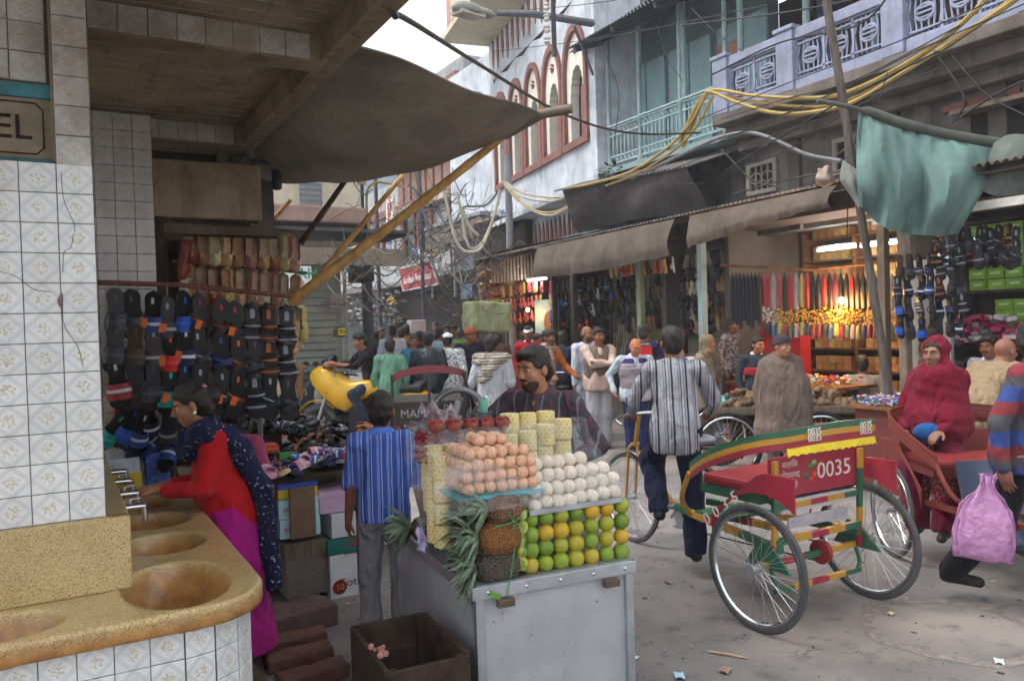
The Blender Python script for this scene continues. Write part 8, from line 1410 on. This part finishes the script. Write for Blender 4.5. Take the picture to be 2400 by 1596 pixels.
# ---------------------------------------------------------------- cables
def cable(name, label, pts, r, m, n=8, cat='cable'): b = MB(); b.tube(catm(pts, n), r, 6); return T(b.obj(name, m), label, cat)
HOSE = M('a88f50', .6, 0, .2, 5, .2, 60, .003, '6f5c34', .5, 3); GRC = M('6f7074', .6, 0, .2, 5); BLK = M('2b2a2c', .6); PALE = M('a9a596', .6, 0, .2, 5, .2, 60, .003, '77705c', .5, 3)
hx = lambda q, X=8.2: [PX(x, y, X) for x, y in q]
cable('yellow_hose', 'upper yellow hose sweeping along the blue balustrade', hx([(1592, 338), (1632, 250), (1672, 212), (1760, 224), (1860, 230), (1960, 224), (2070, 180), (2200, 100), (2300, 10), (2340, -60)]), .027, HOSE)
cable('yellow_hose', 'lower yellow hose sagging below the balustrade', hx([(1600, 345), (1646, 238), (1664, 215), (1720, 238), (1810, 264), (1900, 264), (2000, 240), (2120, 170), (2260, 80), (2380, 0), (2450, -60)]), .028, HOSE)
cable('yellow_hose', 'middle yellow hose between the other two', hx([(1665, 218), (1750, 236), (1870, 250), (1960, 244), (2080, 192), (2220, 110), (2330, 30), (2420, -40)], 8.25), .022, HOSE)
cable('yellow_hose', 'yellow hose dropping from the balcony corner to the corrugated roof', hx([(1655, 222), (1618, 290), (1560, 350), (1480, 402), (1400, 428), (1330, 442)], 8.15), .023, HOSE); cable('yellow_hose', 'second yellow hose dropping behind the first', hx([(1672, 225), (1630, 300), (1580, 352), (1500, 405), (1420, 436)], 8.18), .02, HOSE)
cable('grey_conduit', 'thick grey conduit arching over the vent grille', hx([(1480, 420), (1600, 362), (1690, 322), (1760, 312), (1820, 330), (1890, 362), (1972, 378)]), .028, GRC)
cable('canopy_wire', 'black wire running from the canopy across the street', [PX(925, 40, 1.12), P(960, 50, 3.3), P(1120, 150, 5.), P(1300, 258, 6.6), P(1420, 302, 8.2), P(1520, 315, 9.5), P(1640, 312, 10.5)], .012, BLK)
for i, q in enumerate(([(1600, 60), (1900, 20), (2400, -90)], [(1145, 32), (1380, 10), (1700, -40)], [(1155, 122), (1420, 88), (1800, 12)], [(1670, 175), (1830, 100), (2010, 60), (2100, -30)], [(1690, 330), (1960, 215), (2150, 120), (2400, 10)], [(1640, 280), (1860, 190), (2100, 100), (2400, -30)], [(1700, 400), (1950, 250), (2200, 120)], [(1690, 410), (1850, 350), (1990, 260), (2200, 160)], [(1400, 480), (1620, 380), (1900, 290), (2080, 200), (2300, 60)], [(2190, 120), (2260, 230), (2230, 290)], [(2230, 130), (2310, 220), (2400, 270)], [(2080, 170), (2050, 260), (2005, 300)], [(2230, 290), (2320, 230), (2400, 190)], [(1620, 20), (1680, 80), (1740, 120)], [(1540, 60), (1560, 130), (1600, 190)], [(1720, 455), (1850, 420), (1990, 400)], [(1420, 130), (1450, 220), (1440, 330)], [(2010, 300), (1990, 420), (1985, 560)], [(1830, 440), (1760, 420), (1690, 350)], [(1690, 280), (1850, 230), (2000, 190), (2250, 60)], [(1650, 430), (1560, 440), (1460, 520)])): cable('black_wire', 'thin black wire crossing the right facades, %s' % (['to the green column', 'past the street lamp', 'below the street lamp', 'over the first balustrade panel', 'under the balustrade, lowest', 'under the balustrade, highest', 'from the vent grille up', 'past the leaning post', 'from the grey sheet up', 'hanging at the cracked cornice', 'to the right edge', 'down behind the post', 'rising to the right edge', 'looping at the upper left', 'curving at the green doors', 'over the corrugated roof', 'beside the mosque corner', 'dangling with the white string', 'over the grille corner', 'along the balustrade foot', 'across the grey sheet'][i]), hx(q, 8.05+.03*(i % 5)), .007+.004*(i % 3 == 0), BLK, 6)
for i, q in enumerate(([(1176, 425), (1215, 470), (1262, 496), (1310, 495), (1350, 468)], [(1182, 432), (1225, 462), (1290, 472), (1345, 458)], [(1180, 425), (1220, 450), (1280, 462), (1352, 462)], [(1190, 430), (1235, 485), (1290, 505), (1345, 480)])): cable('looped_hose', 'pale hose loop hanging from the street pole, %s from below' % ORD[i], hx(q, 8.4), .025, PALE if i else HOSE)
for i, (q, m) in enumerate((([(1038, 442), (1050, 490), (1062, 545), (1078, 580), (1100, 591), (1130, 578), (1160, 500), (1172, 445)], PALE), ([(1070, 452), (1082, 500), (1090, 555), (1105, 583), (1128, 572), (1150, 530)], PALE), ([(1084, 490), (1100, 530), (1122, 553)], PALE), ([(955, 435), (972, 445), (985, 482), (1010, 530), (1035, 545), (1060, 530), (1085, 488), (1110, 484), (1140, 480), (1165, 452)], GRC), ([(868, 560), (860, 500), (862, 445), (885, 428), (920, 432), (950, 440)], HOSE))): cable('street_cable', 'looped cable over the far street, %s from right' % ORD[4-i], [P(x, y, 11.5+i*.6) for x, y in q], .022, m)
def tangle(label, x0, x1, y0, y1, z0, z1, n, m, seed):
    q = random.Random(seed); b = MB()
    for i in range(n):
        x, y, z = q.uniform(x0, x1), q.uniform(y0, y1), q.uniform(z0, z1); w = q.uniform(20, 110)*q.choice((-1, 1)); h = q.uniform(-70, 70); b.tube(catm([P(x, y, z), P(x+w*.4, y+h*.3+q.uniform(10, 40), z+q.uniform(-1, 1)), P(x+w*.8, y+h*.8+q.uniform(-5, 30), z), P(x+w, y+h, z)], 6), q.choice((.004, .006, .009)), 4)
    T(b.obj('wire_tangle', m), label, 'wires', kind='stuff')
tangle('tangle of grey wires over the far crossing', 1000, 1140, 540, 700, 11, 19, 105, M('5f5d5a', .7), 3); tangle('tangle of dark wires over the far crossing', 960, 1150, 430, 660, 12, 22, 105, BLK, 4); tangle('tangle of wires round the meter pole', 810, 880, 560, 700, 9.8, 12, 40, M('57544f', .7), 5); tangle('loose wires among the far signs', 840, 1010, 440, 600, 12, 22, 45, M('55555a', .7), 8)

# ---------------------------------------------------------------- litter on the road
def scrap(label, px, py, d, m, rz, name='paper_scrap'): p = PZ(px, py, .004); b = MB(); w, h = d; b.sheet([[V(w*(i/4-.5), h*(j/3-.5), .003+.012*abs(math.sin(i*1.3+j*.9))) for j in range(4)] for i in range(5)], .0015); o = b.obj(name, m); o.location = p; o.rotation_euler = (0, 0, rz); T(o, label, 'litter')
PAP = M('d0d2d6', .7, 0, .1, 20, .1)
scrap('white paper scrap beside the cart foot', 1484, 1544, (.055, .04), PAP, .2); scrap('pale blue wrapper at the lower frame edge', 1592, 1586, (.06, .045), M('a9cfe0', .5), 1.0); scrap('grey-white paper at the lower right', 2342, 1553, (.06, .04), M('c4ccd6', .7), .6); scrap('brown scrap in the road before the cart', 1700, 1572, (.07, .05), M('9a7f70', .8), .5); scrap('small scrap on the manhole ring edge', 2088, 1440, (.04, .03), M('c9b89a', .8), .1); scrap('small brown scrap near the rickshaw wheel', 1566, 1366, (.03, .05), M('8d7a68', .8), .3)
b = MB(); a, c = PZ(1658, 1526, .006), PZ(1752, 1542, .006); b.tube([a, (a+c)/2+V(0, 0, .004), c], [.006, .007, .004], 6); T(b.obj('wooden_stick', M('b59a80', .8)), 'thin pale wooden stick lying on the road', 'stick')
b = MB()
for i in range(520):
    x, y = rnd.uniform(1.2, 8), rnd.uniform(1.9, 9); s_ = rnd.uniform(.004, .016); b.mat(i % 4); b.box((x, y, .003), (s_*rnd.uniform(1, 2.5), s_, .004), Rz(rnd.uniform(0, 3)))
T(b.obj('road_grit', [M('5a5350', .9), M('8f7f70', .9), M('3f3a38', .9), M('b0a498', .9)], None, False), 'scattered grit and dark crumbs on the road', 'grit', kind='stuff')
# ---------------------------------------------------------------- street haze
hm_ = bpy.data.materials.new('haze'); hm_.use_nodes = True; hn = hm_.node_tree.nodes; hn.remove(hn['Principled BSDF']); pv = hn.new('ShaderNodeVolumePrincipled'); pv.inputs['Color'].default_value = (.86, .92, 1, 1); pv.inputs['Density'].default_value = .0028; pv.inputs['Anisotropy'].default_value = .2; hm_.node_tree.links.new(pv.outputs[0], hn['Material Output'].inputs['Volume'])
b = MB(); b.box((15, 20, 6.5), (90, 110, 15.2)); hz_ = T(b.obj('haze', hm_, None, False), 'thin bluish street haze filling the air', 'haze', kind='stuff')
